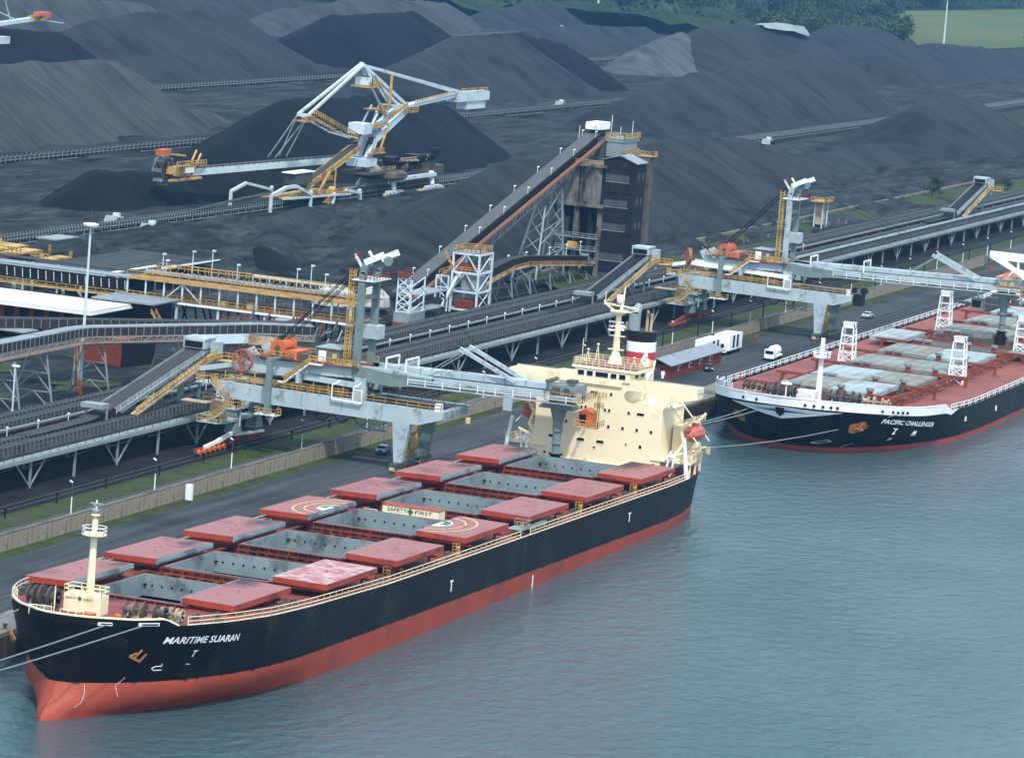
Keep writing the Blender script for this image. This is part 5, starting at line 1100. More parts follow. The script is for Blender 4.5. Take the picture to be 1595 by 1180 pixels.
# ------------------------------------------------------------ wharf conveyor trestle
def gallery(T, P, w, z_side=1.3, belt='belt', sp=1.45, frame='dsteel', lamps=False, deep=.0):
    """conveyor running along polyline P (belt centre line); parts under T"""
    P = [Vector(p) for p in P]
    b = MB(); f = MB(); idl = MB()
    for p, q in zip(P, P[1:]):
        b.bar(p, q, w, .14); d = (q-p).normalized(); s = Vector((0,0,1)).cross(d).normalized()
        for k in (-1,1):
            f.bar(p+s*k*(w/2+.35)-Vector((0,0,z_side)), q+s*k*(w/2+.35)-Vector((0,0,z_side)), .22, .3); f.bar(p+s*k*(w/2+.15)-Vector((0,0,.25)), q+s*k*(w/2+.15)-Vector((0,0,.25)), .14, .18)
        n = int((q-p).length/sp)
        for i in range(n+1):
            c = p.lerp(q, (i+.5)/(n+1))
            for k in (-1,1): idl.bar(c+s*k*(w/2+.34)-Vector((0,0,z_side)), c+s*k*(w/2+.24)+Vector((0,0,.12)), .15, .14)
        for k in (-1,1): f.bar(p+s*k*(w/2+.18)-Vector((0,0,z_side/2+.1)), q+s*k*(w/2+.18)-Vector((0,0,z_side/2+.1)), .06, z_side-.2)
    bo = b.build('belt', M[belt], T); f.build('stringer', M[frame], T)
    io = idl.build('idler_frame', M['idler'], T); io['kind'] = 'stuff'
    return bo
T = thing('wharf_conveyor', 'long elevated conveyor trestle nearest the road, carrying two grey belts', 'conveyor', (100,68,Q))
gallery(T, [(-40,67.7,9.7),(330,67.7,9.9),(460,67.7,9.6),(1000,67.7,9.2)], 1.8)
gallery(T, [(-40,70.9,9.7),(330,70.9,9.9),(460,70.9,9.6),(1000,70.9,9.2)], 1.7, belt='belt')
mb = MB(); mb.bar((-40,65.2,8.3),(1000,65.2,7.8),1.5,.12); mb.bar((-40,64.4,8.0),(1000,64.4,7.5),.15,.5); mb.build('walkway', M['galv'], T)
mb = MB().rail([(-40,64.45,8.35),(330,64.45,8.4),(1000,64.45,7.85)], 1.0, 3, .07, 1); o = mb.build('walkway_rail', M['dsteel'], T)
mb = MB(); mb.bar((-40,69.3,8.0),(1000,69.3,7.6),7.8,.3); mb.build('trestle_deck', M['coaldirt'], T)
mb = MB(); mb.bar((460,66.5,10.2),(1000,66.5,9.8),.3,.5); mb.build('pipe', M['lblue'], T)
for k in range(52):
    x = 48+k*15.0; mb = MB(); zt_k = 7.9-.0004*x
    mb.bar((x,64.9,Q),(x,64.9,zt_k),.32); mb.bar((x,73.4,Q),(x,73.4,zt_k),.32); mb.bar((x,64.9,zt_k-.25),(x,73.4,zt_k-.25),.3)
    mb.bar((x,73.4,Q+.2),(x,64.9,zt_k-.4),.18)
    if k % 2 == 0: mb.bar((x-5,64.9,zt_k-.2),(x,64.9,Q+.2),.2); mb.bar((x+5,64.9,zt_k-.2),(x,64.9,Q+.2),.2)
    mb.build('trestle_leg', M['galv'], T)
T = thing('wharf_conveyor', 'second elevated wharf conveyor with black idler posts, on the stockyard side of the first', 'conveyor', (100,82,Q))
gallery(T, [(-40,82.5,8.6),(330,82.3,8.9),(460,82.0,8.8),(1000,82.0,8.2)], 2.0)
gallery(T, [(-40,86.5,8.3),(330,86.3,8.6),(460,86.0,8.5),(1000,86.0,7.9)], 1.6)
mb = MB(); mb.bar((-40,83.8,7.0),(1000,83.8,6.5),8.5,.3); mb.build('trestle_deck', M['coaldirt'], T)
mb = MB(); mb.bar((-40,78.9,8.6),(1000,78.9,8.1),.4,.25); mb.bar((-40,75.3,8.2),(1000,75.3,7.7),.5,.2); mb.build('cable_tray', M['galv'], T)
mb = MB(); mb.bar((-40,76.5,6.2),(1000,76.5,6.0),5,.3); mb.build('lower_deck', M['coalb'], T)
for k in range(52):
    x = 42+k*15.0; mb = MB(); mb.bar((x,80,Q),(x,80,7),.35); mb.bar((x,87.5,Q),(x,87.5,7),.35); mb.bar((x,80,Q+.3),(x,87.5,6.8),.2); mb.build('trestle_leg', M['galv'], T)
# bench lamps
lm = MB(); lm.tube((0,0,0),(0,0,2.3),.06,.05,6); lm.lathe((0,0,2.25), [(.1,0),(.2,.1),(.2,.24),(.1,.34)], 10)
lo = lm.build('conveyor_lamp', M['white'])
for k in range(46):
    o = lo if k == 0 else inst('conveyor_lamp', lo, (0,0,0)); o.location = (55.5+k*10.45, 73.6, 8.2)
    setp(o, ordn(k)+' white globe lamp from the left between the two wharf conveyors', 'lamp', 'globe lamps between the wharf conveyors')
# ------------------------------------------------------------ coal piles
def coalmat(name, rgb, dk=.45):
    m = mat(name, rgb, .95, .16, .02, dirt=tuple(c*.55 for c in rgb), dirt_amt=dk, dscale=.045, bump=.5, bscale=.45)
    nt = m.node_tree; N = nt.nodes; L = nt.links; b = N['Principled BSDF']; src = b.inputs['Base Color'].links[0].from_socket
    tc = N.new('ShaderNodeTexCoord'); mp = N.new('ShaderNodeMapping'); mp.inputs['Scale'].default_value = (.35,.04,.05); L.new(tc.outputs['Object'], mp.inputs['Vector'])
    n = N.new('ShaderNodeTexNoise'); n.inputs['Scale'].default_value = 1; n.inputs['Detail'].default_value = 5; L.new(mp.outputs[0], n.inputs['Vector'])
    r = N.new('ShaderNodeMapRange'); r.inputs['From Min'].default_value = .3; r.inputs['From Max'].default_value = .7; r.inputs['To Min'].default_value = .72; r.inputs['To Max'].default_value = 1.25; L.new(n.outputs['Fac'], r.inputs['Value'])
    x = N.new('ShaderNodeMix'); x.data_type = 'RGBA'; x.blend_type = 'MULTIPLY'; x.inputs[0].default_value = 1; L.new(src, x.inputs[6]); L.new(r.outputs[0], x.inputs[7]); L.new(x.outputs[2], b.inputs['Base Color']); return m
M['coal_light'] = coalmat('coal_pale_grey', (.044,.049,.052)); M['coal_mid'] = coalmat('coal_mid_grey', (.025,.030,.034)); M['coal_dark'] = coalmat('coal_dark', (.007,.009,.012)); M['coal_pale'] = coalmat('coal_very_pale', (.060,.070,.078), .2)
def pile(ridge, slope, m, label, step=2.8, rough=.9, cut=None, group='coal piles in the stockyard', seed=0, base=3.6):
    hm = max(r[2] for r in ridge); W = hm/slope+4
    x0, x1 = min(r[0] for r in ridge)-W, max(r[0] for r in ridge)+W; y0, y1 = min(r[1] for r in ridge)-W, max(r[1] for r in ridge)+W
    nx, ny = int((x1-x0)/step)+1, int((y1-y0)/step)+1; H = {}; vs = []; fs = []; idx = {}
    for j in range(ny+1):
        for i in range(nx+1):
            X, Y = x0+i*step, y0+j*step; h = -9
            wob = 1+.10*noise.noise(Vector((X*.03, Y*.03, seed)))
            for (ax, ay, ah), (bx_, by, bh) in zip(ridge, ridge[1:] or ridge):
                dx, dy = bx_-ax, by-ay; L2 = dx*dx+dy*dy or 1; t = max(0, min(1, ((X-ax)*dx+(Y-ay)*dy)/L2))
                d = math.hypot(X-ax-t*dx, Y-ay-t*dy); hr = ah+(bh-ah)*t
                v = hr-slope*wob*max(0, math.sqrt(d*d+1.6)-1.26)
                h = max(h, v)
            if h > -2:
                if 2 < d < W: h -= 1.5*abs(noise.noise(Vector((X*.11, Y*.02, seed+9))))*min(1, (d-2)/6)
                h += rough*noise.fractal(Vector((X*.05, Y*.05, seed+3)), .8, 2, 4)+.5*rough*abs(noise.noise(Vector((X*.16, Y*.03, seed))))
                if h < 3: h = h-.4*(3-max(h, -2))*.3
            if cut and h > 0:
                for (cx_, cy_, cr, cd) in cut:
                    dd = math.hypot(X-cx_, (Y-cy_)*1.0)/cr
                    if dd < 1: h -= cd*(1-dd*dd)
            H[i, j] = h; 
    for j in range(ny):
        for i in range(nx):
            q = [(i, j), (i+1, j), (i+1, j+1), (i, j+1)]
            if max(H[k] for k in q) < -.5: continue
            f = []
            for k in q:
                if k not in idx: idx[k] = len(vs); vs.append((x0+k[0]*step, y0+k[1]*step, base+max(-1., H[k])))
                f.append(idx[k])
            fs.append(tuple(f))
    me = MB().add(vs, fs); o = me.build('coal_pile', m, smooth=True); return setp(o, label, 'coal pile', group)
PL = [
 ([(520,375,21),(620,375,22),(748,375,21)], .60, 'coal_light', 'broad pale grey coal pile filling the left edge of the stockyard', dict(cut=[(700,345,16,2.5),(640,342,14,2)])),
 ([(752,366,9),(800,362,3)], .35, 'coal_light', 'low pale tongue of coal spilling right from the broad left pile', {}),
 ([(780,482,20),(860,482,20),(925,482,18)], .66, 'coal_dark', 'flat-topped dark coal pile under the distant boom at upper left', {}),
 ([(930,487,17),(985,487,23.5),(1060,487,24.5),(1102,487,22)], .58, 'coal_mid', 'wide humped grey coal pile behind the upper left conveyor', {}),
 ([(1168,487,12),(1204,487,21),(1300,487,21.5),(1312,487,19)], .60, 'coal_dark', 'dark flat-topped coal pile at the top centre', {}),
 ([(1038,380,17),(1072,380,22.5),(1146,380,22.5)], .60, 'coal_mid', 'smooth left half of the coal pile behind the reclaimer counterweight', {}),
 ([(1120,382,22),(1165,382,22.5),(1212,382,18.5),(1228,382,13)], .60, 'coal_dark', 'dark scraped coal pile with ragged black crest at the top centre', dict(rough=1.4, cut=[(1130,350,22,5),(1180,352,16,4)])),
 ([(612,268,12),(648,270,21.5),(730,270,20.5),(778,270,15.5)], .62, 'coal_dark', 'large dark coal pile directly behind the reclaimer', {}),
 ([(470,250,6),(484,252,10),(496,252,8.2),(545,250,8),(572,249,7),(600,246,3)], .72, 'coal_dark', 'low black coal heap under the reclaimer boom at left', dict(step=2.2, cut=[(462,242,7,4)])),
 ([(452,152,10),(503,150,20),(552,148,22),(610,146,21.3)], .62, 'coal_mid', 'grey coal pile with a straight right slope behind the silo tower', {}),
 ([(690,168,17),(735,172,16),(780,170,15),(816,165,9)], .50, 'coal_mid', 'rounded coal pile beyond the right side of the silo tower', dict(rough=.9)),
 ([(820,160,7),(885,165,6),(950,168,6),(990,165,4)], .38, 'coal_mid', 'low trampled coal mound in front of the isolated right conveyor', dict(rough=1.6)),
 ([(958,270,11),(1050,270,18.8),(1075,270,19)], .58, 'coal_mid', 'sloping left shoulder of coal behind the right conveyor', {}),
 ([(1085,266,19),(1155,266,19.4),(1180,266,15)], .62, 'coal_mid', 'long even coal ridge behind the right conveyor', {}),
 ([(1185,272,17),(1255,270,18),(1282,270,13)], .60, 'coal_mid', 'rounded coal dome ending at the tip of the right conveyor', {}),
 ([(1015,168,18),(1061,170,21),(1090,170,18.5),(1140,170,12)], .55, 'coal_mid', 'grey coal pile at the right edge before the wharf', dict(rough=.7)),
 ([(1352,390,13),(1391,384,20.5)], .62, 'coal_pale', 'pale left flank of coal at the upper right', {}),
 ([(1398,378,22),(1500,380,22.5),(1590,380,19)], .62, 'coal_mid', 'dark coal pile with a pale patch on its crest at the upper right', {}),
 ([(1636,380,19.5),(1728,380,19),(1780,380,12)], .55, 'coal_mid', 'far coal pile right of the pale crest patch', {}),
 ([(1290,325,13),(1400,325,15),(1459,326,14)], .55, 'coal_mid', 'mid-distance grey coal pile at upper right', {}),
 ([(1500,318,16),(1612,312,18),(1700,310,14),(1760,305,9)], .55, 'coal_mid', 'last coal pile before the trees at the right edge', {}),
 ([(1430,492,9),(1546,490,12),(1654,488,9)], .5, 'coal_mid', 'low coal pile behind the top centre conveyor', {}),
 ([(1380,592,12),(1420,590,14),(1487,592,17),(1600,592,15),(1625,592,12)], .55, 'coal_light', 'hazy pale coal pile at the top edge left of centre', {}),
 ([(1690,592,10),(1775,590,13),(1850,592,9)], .55, 'coal_mid', 'hazy coal pile at the top edge below the tall mast', {}),
 ([(392,160,3),(400,168,4.6)], .5, 'coal_dark', 'small dark dozed heap in the rough ground left of the inclined conveyor', dict(rough=1.2, step=2)),
 ([(425,176,4),(440,180,5.2),(452,178,3.4)], .45, 'coal_mid', 'small dozed ridge behind the dark heap in the rough ground', dict(rough=1.4, step=2)),
 ([(352,150,2.6),(362,146,3.4)], .45, 'coal_dark', 'low dark heap just behind the pylon of the near loader', dict(rough=1.2, step=2)),
 ([(470,196,3.6),(500,200,4.2),(520,196,3)], .4, 'coal_mid', 'long low heap in front of the reclaimer tracks', dict(rough=1.4, step=2)),
 ([(1010,592,18),(1120,590,19.5),(1230,592,17)], .55, 'coal_light', 'hazy grey coal pile along the top left edge', {}),
 ([(1255,660,18),(1400,660,20),(1530,660,16)], .5, 'coal_mid', 'most distant coal pile at the top edge', {}),
]
for i, (r, s, m, lb, kw) in enumerate(PL): pile(r, s, M[m], lb, seed=i*7.3, **kw)
mb = MB(); PT = [(1500,22.9,0),(1512,23.4,1.2),(1526,23.3,1.8),(1540,23.4,2.2),(1552,22.6,3.0),(1562,22.2,3.6),(1570,21.6,2.2)]
vs = []
for x, z, w in PT: vs += [(x,381,z+3.2),(x,376-.8*w,z+3.4-.1*w),(x,374.6-1.6*w,z+2.2-1.1*w)]
mb.add(vs, [(3*k+a, 3*k+a+3, 3*k+a+4, 3*k+a+1) for k in range(len(PT)-1) for a in (0,1)])
setp(mb.build('pale_cover', mat('pale_tarpaulin', (.24,.28,.29), .8, .3, .05)), 'thin pale whitish strip lying along the crest of the far coal pile', 'pile cover')
# ------------------------------------------------------------ stockyard conveyors and rail berms
M['idler2'] = mat('yard_idler', (.17,.20,.21), .7, .3, .8)
YR = [(222, 280, 1500, 'yard conveyor running under the reclaimer'), (320, 420, 1800, 'yard conveyor behind the reclaimer pile'), (433, 700, 1900, 'yard conveyor across the upper left of the stockyard'), (545, 1100, 2000, 'most distant yard conveyor at the top of the stockyard')]
for y, x0, x1, lb in YR:
    T = thing('yard_conveyor', 'long low '+lb, 'conveyor', (x0,y,3.6)); st = 1.6 if y < 300 else 3.0
    mb = MB(); mb.box(x0, x1, y-.95, y+.95, 5.75, 5.87); mb.build('belt', M['belt'], T)
    mb = MB(); mb.box(x0, x1, y-1.35, y-1.2, 5.1, 5.35); mb.box(x0, x1, y+1.2, y+1.35, 5.1, 5.35); mb.box(x0, x1, y-1.3, y-1.15, 3.9, 4.1); mb.build('stringer', M['galv'], T)
    mb = MB(); k = x0; i = 0
    while k < x1:
        mb.box(k-.09, k+.09, y-1.4, y-1.2, 3.7 if i % 3 == 0 else 4.6, 6.15); mb.box(k-.09, k+.09, y+1.2, y+1.4, 4.9, 6.15); k += st; i += 1
    o = mb.build('idler_frame', M['idler2'], T); o['kind'] = 'stuff'
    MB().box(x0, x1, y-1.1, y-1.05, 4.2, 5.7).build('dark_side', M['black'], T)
    for dy in (-5.2, -6.4, 5.2): setp(MB().add([(x0,y+dy-.7,3.5),(x1,y+dy-.7,3.5),(x1,y+dy+.7,3.5),(x0,y+dy+.7,3.5),(x0,y+dy-.35,4.15),(x1,y+dy-.35,4.15),(x1,y+dy+.35,4.15),(x0,y+dy+.35,4.15)], [(4,5,6,7),(0,1,5,4),(2,3,7,6)]).build('rail_berm', M['yard']), kind='structure')
# the roads at the yard's lower edge
setp(MB().add([(560,93,3.75),(1200,93,3.75),(1200,98,3.75),(560,98,3.75)], [(0,1,2,3)]).build('yard_road', M['road']), kind='structure')
gv = MB(); pts = [(420,108),(520,110),(600,112),(700,110),(860,106),(1100,102)]
for a, b in zip(pts, pts[1:]): gv.add([(a[0],a[1]-4,4.6),(b[0],b[1]-4,4.6),(b[0],b[1]+5,4.9),(a[0],a[1]+5,4.9),(a[0],a[1]-9,3.4),(b[0],b[1]-9,3.4),(b[0],b[1]+9,3.4),(a[0],a[1]+9,3.4)], [(0,1,2,3),(4,5,1,0),(3,2,6,7)])
setp(gv.build('grass_bank', M['grass']), kind='structure')
gv = MB(); gv.box(430, 900, 112.5, 113.4, 4.9, 5.6); setp(gv.build('rubble_windrow', M['coping']), kind='structure')
# ------------------------------------------------------------ reclaimer
RC = thing('stacker_reclaimer', 'white and yellow bucket wheel reclaimer with counterweight arm in the coal yard', 'reclaimer', (600,222,4))
W_ = M['white']; M['pale'] = mat('pale_machine_paint', (.52,.62,.66), .5, .08, .3, dirt=(.3,.3,.28), dirt_amt=.2); W_ = M['pale']
def at2(x, y, z): return (x, y, z)
mb = MB()
for dy in (-1.6, 1.6):
    mb.bar((620.7,222+dy,28.1),(596,222+dy,19.6),1.2,2.0); mb.bar((596,222+dy,19.6),(592,222+dy,14.2),1.3,2.4); mb.bar((592,222+dy,14.2),(603,222+dy,10.2),1.3,2.2,.9,1.2)
mb.box(588,596,219,225,12.4,14.6); mb.build('column', W_, RC)
mb = MB(); mb.prism([(590.6,220,18.6),(596.5,220,18.6),(596.5,220,20.6),(590.6,220,20.6)], (0,-.12,0)); mb.build('name_board', M['black'], RC)
mb = MB(); mb.bar((620.7,222,28.1),(663,222,30.4),2.2,1.0); mb.build('counterweight_arm', W_, RC)
MB().box(660,686,220,224,28.3,30.9).box(668,684,220.4,223.6,25.9,28.3).box(662,685,220.2,223.8,30.9,31.1).build('counterweight', M['pale'], RC)
for dy in (-1.5, 1.5):
    mb = MB(); mb.bar((586.4,222+dy*.3,40.8),(663,222+dy,31.2),.6,.7); mb.build('stay_bar', W_, RC)
    mb = MB(); mb.bar((586.4,222+dy*.3,40.8),(551.8,224+dy,27.8),.6,.7); mb.build('stay_bar', W_, RC)
    mb = MB(); mb.bar((586.4,222+dy*.3,40.8),(620.7,222+dy,28.1),.8,.9); mb.build('mast_leg', W_, RC)
    mb = MB(); mb.bar((586.4,222+dy*.3,40.8),(606,222+dy,29.2),.5); mb.bar((606,222+dy,29.2),(620.7,222+dy,28.1),.5); mb.bar((606,222+dy,29.2),(600,222+dy,22),.5); mb.bar((592,222+dy,22.5),(600,222+dy,29),.45); mb.build('mast_brace', W_, RC)
    mb = MB(); mb.bar((551.8,224+dy,27.8),(572,223+dy,22.5),.35); mb.bar((572,223+dy,22.5),(584,222+dy,20.5),.4); mb.build('derrick_strut', W_, RC)
    mb = MB(); mb.bar((551.8,224+dy,27.8),(566,235+dy*.7,14.9),.28); mb.build('stay_rod', W_, RC)
    mb = MB(); mb.bar((551.8,224+dy,27.8),(560.5,236+dy*.7,14.7),.22); mb.build('stay_rod', W_, RC)
mb = MB(); mb.lathe((586.4,222,41.0), [(.3,-.6),(.8,-.3),(.8,.3),(.3,.6)], 8); mb.box(588,592,219.8,224.2,35.2,37.2); mb.bar((551.8,222.4,27.8),(551.8,225.6,27.8),.9); mb.box(586,592,219.6,224.4,21.6,24.6); mb.build('mast_head', W_, RC)
mb = MB(); B0, B1 = Vector((600,226,13.9)), Vector((508,240,12.4))
mb.bar(B0, B1, 2.4, 1.7); mb.build('boom', W_, RC)
mb = MB(); mb.bar(B0+Vector((0,0,1.2)), B1+Vector((0,0,1.2)), 1.5, .25); d_ = (B1-B0)
for k in range(30): q = B0+d_*(k+.5)/30; mb.bar(q+Vector((0,-1.2,.7)), q+Vector((0,-1.2,1.8)), .14)
mb.build('boom_belt', M['dsteel'], RC)
mb = MB(); mb.rail([(552,222.6,27.2),(570,222.4,22.8)], 1.1, 2, .2, 1); mb.rail([(549,221.8,26.4),(556,221.8,26.4),(556,226,26.4)], 1.1, 1.5, .2, 1); mb.box(549,556,221.6,226,26.1,26.35)
mb.rail([(588,219,36.5),(588,219,34.5)], 1.1, 1, .2); mb.box(586,593,219.2,224.8,34.6,35.0); mb.rail([(586,219.2,35),(593,219.2,35)], 1.2, 1.3, .2, 1)
mb.path([(604,219.6,38),(604,219.6,29)], .6, .5); mb.rail([(594,219,29),(600,219,25.6)], 1, 1.2, .25, 1)
mb.box(592,600,219,225,23.2,23.5); mb.rail([(592,219,23.5),(602,219,23.5)], 1.2, 1.3, .2, 1); mb.box(597,603,219.3,224.7,27.8,28.2); mb.rail([(597,219.3,28.2),(603,219.3,28.2)], 1.2, 1.3, .2, 1)
mb.box(616,625,219,225,26.6,27.1); mb.rail([(616,219,27.1),(625,219,27.1)], 1.2, 1.3, .2, 1); mb.rail([(626,220.6,28.9),(660,220.6,30.9)], .9, 2, .18, 1)
for k in range(9): q = Vector((551.8,222.4,27.6)).lerp(Vector((584,221.5,19.8)), k/8); mb.box(q.x-1.6,q.x+1.6,q.y-.9,q.y+.1,q.z-.1,q.z+.12)
mb.rail([(553,221.2,28.2),(584,220.4,20.4)], 1.3, 1.6, .22, 1); mb.path([(590,219.2,38),(602,219.2,30.5)], .35, .5); mb.rail([(603,219.2,24.8),(617,219.2,28.4)], 1.4, 1.5, .24, 1)
mb.rail([(600,218.8,16.2),(592,218.8,16.2)], 1.2, 1.2, .22, 1); mb.box(590,601,218.6,220,15.9,16.2); mb.rail([(662,220,31.2),(684,220,31.1)], 1.0, 2, .2, 1); mb.bar((598,219.4,16),(604,219.4,24),.5,.4)
mb.build('yellow_platform', M['yellow'], RC)
mb = MB()
for k in range(14): rr_ = random.Random(k); x_ = 596+rr_.random()*44; z_ = 8+rr_.random()*6; mb.box(x_, x_+2+rr_.random()*5, 217, 219+rr_.random()*3, z_, z_+.8+rr_.random()*1.6)
mb.build('dark_machinery', M['black'], RC)
# bucket wheel
bw = MB(); c = Vector((501,241,13.6)); n = 16
for off in (-1.0, 1.0):
    P = [c+Vector((math.cos(a)*3.3, off, math.sin(a)*3.3)) for a in [k*2*math.pi/n for k in range(n+1)]]; bw.path(P, .7)
    for k in range(0, n, 2): bw.bar(c+Vector((0,off,0)), P[k], .35)
bw.build('bucket_wheel', M['dwarm'], RC)
mb = MB()
for k in range(8): a = k*math.pi/4; q = c+Vector((math.cos(a)*3.6,0,math.sin(a)*3.6)); mb.bar(q-Vector((0,1.3,0)), q+Vector((0,1.3,0)), .9)
mb.build('bucket', M['galv'], RC)
MB().box(494,499,238,240.2,17.8,19.3).build('operator_cab', M['orange'], RC)
mb = MB(); mb.box(500,512,236.8,239.6,12.6,14.6); mb.rail([(500,236.6,14.6),(518,236.4,14.4)], 1.4, 1.6, .25, 1); mb.box(498,516,236.4,238,10.9,11.4); mb.bar((506,237.2,11),(513,237.2,18.5),.4); mb.bar((510,237.2,11),(516,237.2,17.5),.4); mb.bar((499,238,18),(508,238,17.2),.5); mb.build('wheel_drive', M['yellow'], RC)
MB().box(506,511,236.6,237.6,12.8,14.2).build('drive_cover', M['white'], RC)
# slewing deck, dark gear, undercarriage
mb = MB(); mb.lathe((606,222,8.4), [(7,0),(8,.6),(8,2.0),(6,2.6)], 20); mb.box(588,626,217.5,226.5,10.2,11); mb.box(612,640,218,226,8.8,12.6); mb.box(640,648,218.5,225.5,8.2,10.6); mb.build('slewing_deck', M['dwarm'], RC)
MB().rail([(588,217.4,11),(626,217.4,11)], 1.2, 2, .2, 1).box(618,630,217,218,12.7,13.2).rail([(612,217.6,12.7),(632,217.6,12.7)], 1.3, 2, .22, 1).build('deck_rail', M['tan'], RC)
mb = MB()
for x in (604, 634):
    for dy in (-5.6, 5.6): mb.bar((x+2,222+dy*.7,9),(x,222+dy,5.6),1.6,1.6,1.0,1.0); mb.box(x-5,x+6,222+dy-.6,222+dy+.6,4.4,5.4)
mb.box(604,636,216,217.2,8,9); mb.build('portal_leg', M['pale'], RC)
mb = MB()
for x in range(597, 645, 3):
    for dy in (-5.8,): mb.lathe((x,222+dy-.4,4.3), [(.6,0),(.6,.8)], 10, axis=(0,1,0))
mb.build('travel_wheels', M['tan'], RC)
# tripper car: belt ramp and white portal bridges
mb = MB(); mb.bar((478,222,6.0),(512,222,7.6),1.7,.2); mb.bar((512,222,7.6),(541,222,8.0),1.7,.2); mb.bar((549,222,8.6),(586,222,18.6),2.2,.2); mb.build('tripper_belt', M['belt'], RC)
mb = MB()
for dy in (-1.6,1.6):
    mb.bar((549,222+dy,8.2),(586,222+dy,18.0),.35,.7)
mb.rail([(548,219.6,8.2),(584,219.6,17.6)], 1.2, 1.6, .24, 1); mb.bar((548,219.9,8.0),(584,219.9,17.4),1.0,.3)
mb.box(534,572,217,227,6.2,6.6); mb.rail([(534,216.9,6.6),(572,216.9,6.6)], 1.3, 1.5, .25, 1); mb.bar((556,217.4,3.9),(561,217.4,8.2),1.8,1.2); mb.bar((552,218,7),(560,218,13),.6)
mb.bar((566,219,6.6),(566,219,13),.4); mb.rail([(552,219,10),(564,219,10)],1.2,1.4,.24,1)
mb.build('tripper_frame', M['yellow'], RC)
def portal(x0, x1, z1, nm):
    mb = MB()
    for y in (216.2, 227.8):
        mb.bar((x0,y,4),(x0,y,z1-1.6),.7); mb.bar((x1,y,4),(x1,y,z1-1.6),.7)
    for y in (216.2,):
        mb.bar((x0,y,z1-1.7),(x0+(x1-x0)*.35,y,z1),.8); mb.bar((x0+(x1-x0)*.35,y,z1),(x0+(x1-x0)*.6,y,z1),.8); mb.bar((x0+(x1-x0)*.6,y,z1),(x1,y,z1-2.8),.8)
        mb.bar((x0,y+11.6,z1-1.7),(x0+(x1-x0)*.35,y+11.6,z1),.7); mb.bar((x0+(x1-x0)*.35,y+11.6,z1),(x1,y+11.6,z1-2.6),.7); mb.bar((x0+8,y,z1-3),(x1+28,y,6.2),.5)
    mb.build(nm, W_, RC)
portal(516, 543, 10.2, 'bridge_portal'); mb = MB(); mb.bar((559,216.4,4),(560,216.4,7.0),.8); mb.bar((579,216.4,4),(578,216.4,7),.8); mb.bar((568,216.4,7.4),(579,216.4,6.0),.7); mb.build('bridge_leg', W_, RC)
MB().box(537,549,218.6,222,10.0,13.0).build('switch_house', M['dsteel'], RC); MB().box(536,550,218.4,222.2,13.01,13.3).build('switch_house_roof', M['white'], RC)
# second machine at the top-left corner: only its boom and part of the mast show
R2 = thing('stacker_reclaimer', 'distant machine with white boom and orange cab at the top left corner', 'reclaimer', (760,433,4))
mb = MB(); mb.bar((740,433,28.6),(812,433,32.6),2,1.3); mb.build('boom', W_, R2); mb = MB(); mb.bar((772,433,36),(792,433,31.6),.3); mb.bar((768,433,38),(770,433,4),1.6); mb.bar((776,433,46),(786,433,32),.3); mb.build('mast', W_, R2)
MB().box(806,814,431.5,434.5,32.4,34.4).build('drive', M['orange'], R2); MB().box(802,808,431.5,434.5,31.4,33.2).rail([(798,431,32),(806,431,32.6)],1.3,1.5,.25,1).build('platform', M['yellow'], R2); MB().box(772,784,431.5,434.5,24,26.4).build('counter_frame', W_, R2); MB().bar((806,433,32),(826,433,30.4),1.2,.3).build('boom_nose', W_, R2)
# ------------------------------------------------------------ silo, lift tower and inclined conveyor
SL = thing('coal_silo', 'twin concrete coal bins on dark legs with chutes beneath, left of the black tower', 'silo', (460,110,4))
M['silo'] = mat('stained_concrete', (.15,.145,.13), .9, .2, .3, dirt=(.015,.015,.015), dirt_amt=.5, dscale=.22, streak=1.0)
mb = MB()
for cy in (106.2, 112.8):
    P = [(453.5+3.6*(1-abs(math.cos(a)))*0, 0, 0) for a in ()]; mb.box(452, 474, cy-3.1, cy+3.1, 21.6, 30.4)
mb.lathe((453.8,106.2,21.2), [(3.2,0),(3.25,9.2)], 18); mb.lathe((453.8,112.8,21.2), [(3.2,0),(3.25,9.2)], 18)
mb.build('bin', M['silo'], SL)
MB().box(450.4,475,102.6,116.2,20.8,21.6).box(450.4,475,102.6,116.2,30.4,30.9).build('ring_beam', M['silo'], SL)
mb = MB()
for x in (452,463,474):
    for y in (103.6, 109.5, 115.6): mb.box(x-.7, x+.7, y-.6, y+.6, 3.5, 20.8)
mb.build('column', M['silo'], SL)
MB().box(466,474.5,103,116,3.6,20.7).lathe((456,106,17.6), [(1,0),(2.4,3)], 12).lathe((456,112.6,17.6), [(1,0),(2.4,3)], 12).build('hopper', M['coalb'], SL)
mb = MB()
for z in (7.6, 10.4, 13.4): mb.rail([(450.8,104,z),(450.8,114,z)], 1, 1.6, .12, 1); mb.box(450.6,452.4,103.6,114.6,z-.15,z)
mb.bar((450.4,111.5,9.4),(450.4,107,6.2),.5,.2); mb.box(450.9,453,105.4,107.6,8.0,9.8); mb.build('service_platform', M['galv'], SL)
MB().rail([(450.4,112,6.2),(450.4,107.6,6.2)],1.1,1,.13,1).box(450.7,452.5,108.6,111,10.6,12.2).rail([(450.3,103.4,30.9),(450.3,115,30.9)],1.1,1.6,.12,1).build('yellow_platform', M['yellow'], SL)
M['shaft'] = mat('shaft_grey', (.10,.095,.085), .9, .2, .4, dirt=(.03,.03,.03), dirt_amt=.4, streak=.5)
TW_ = thing('lift_tower', 'tall black clad tower with pitched roof and grey window bands', 'tower', (456,99.4,4))
M['clad'] = mat('black_cladding', (.018,.016,.024), .7, .25, .4, dirt=(.012,.012,.014), dirt_amt=.4)
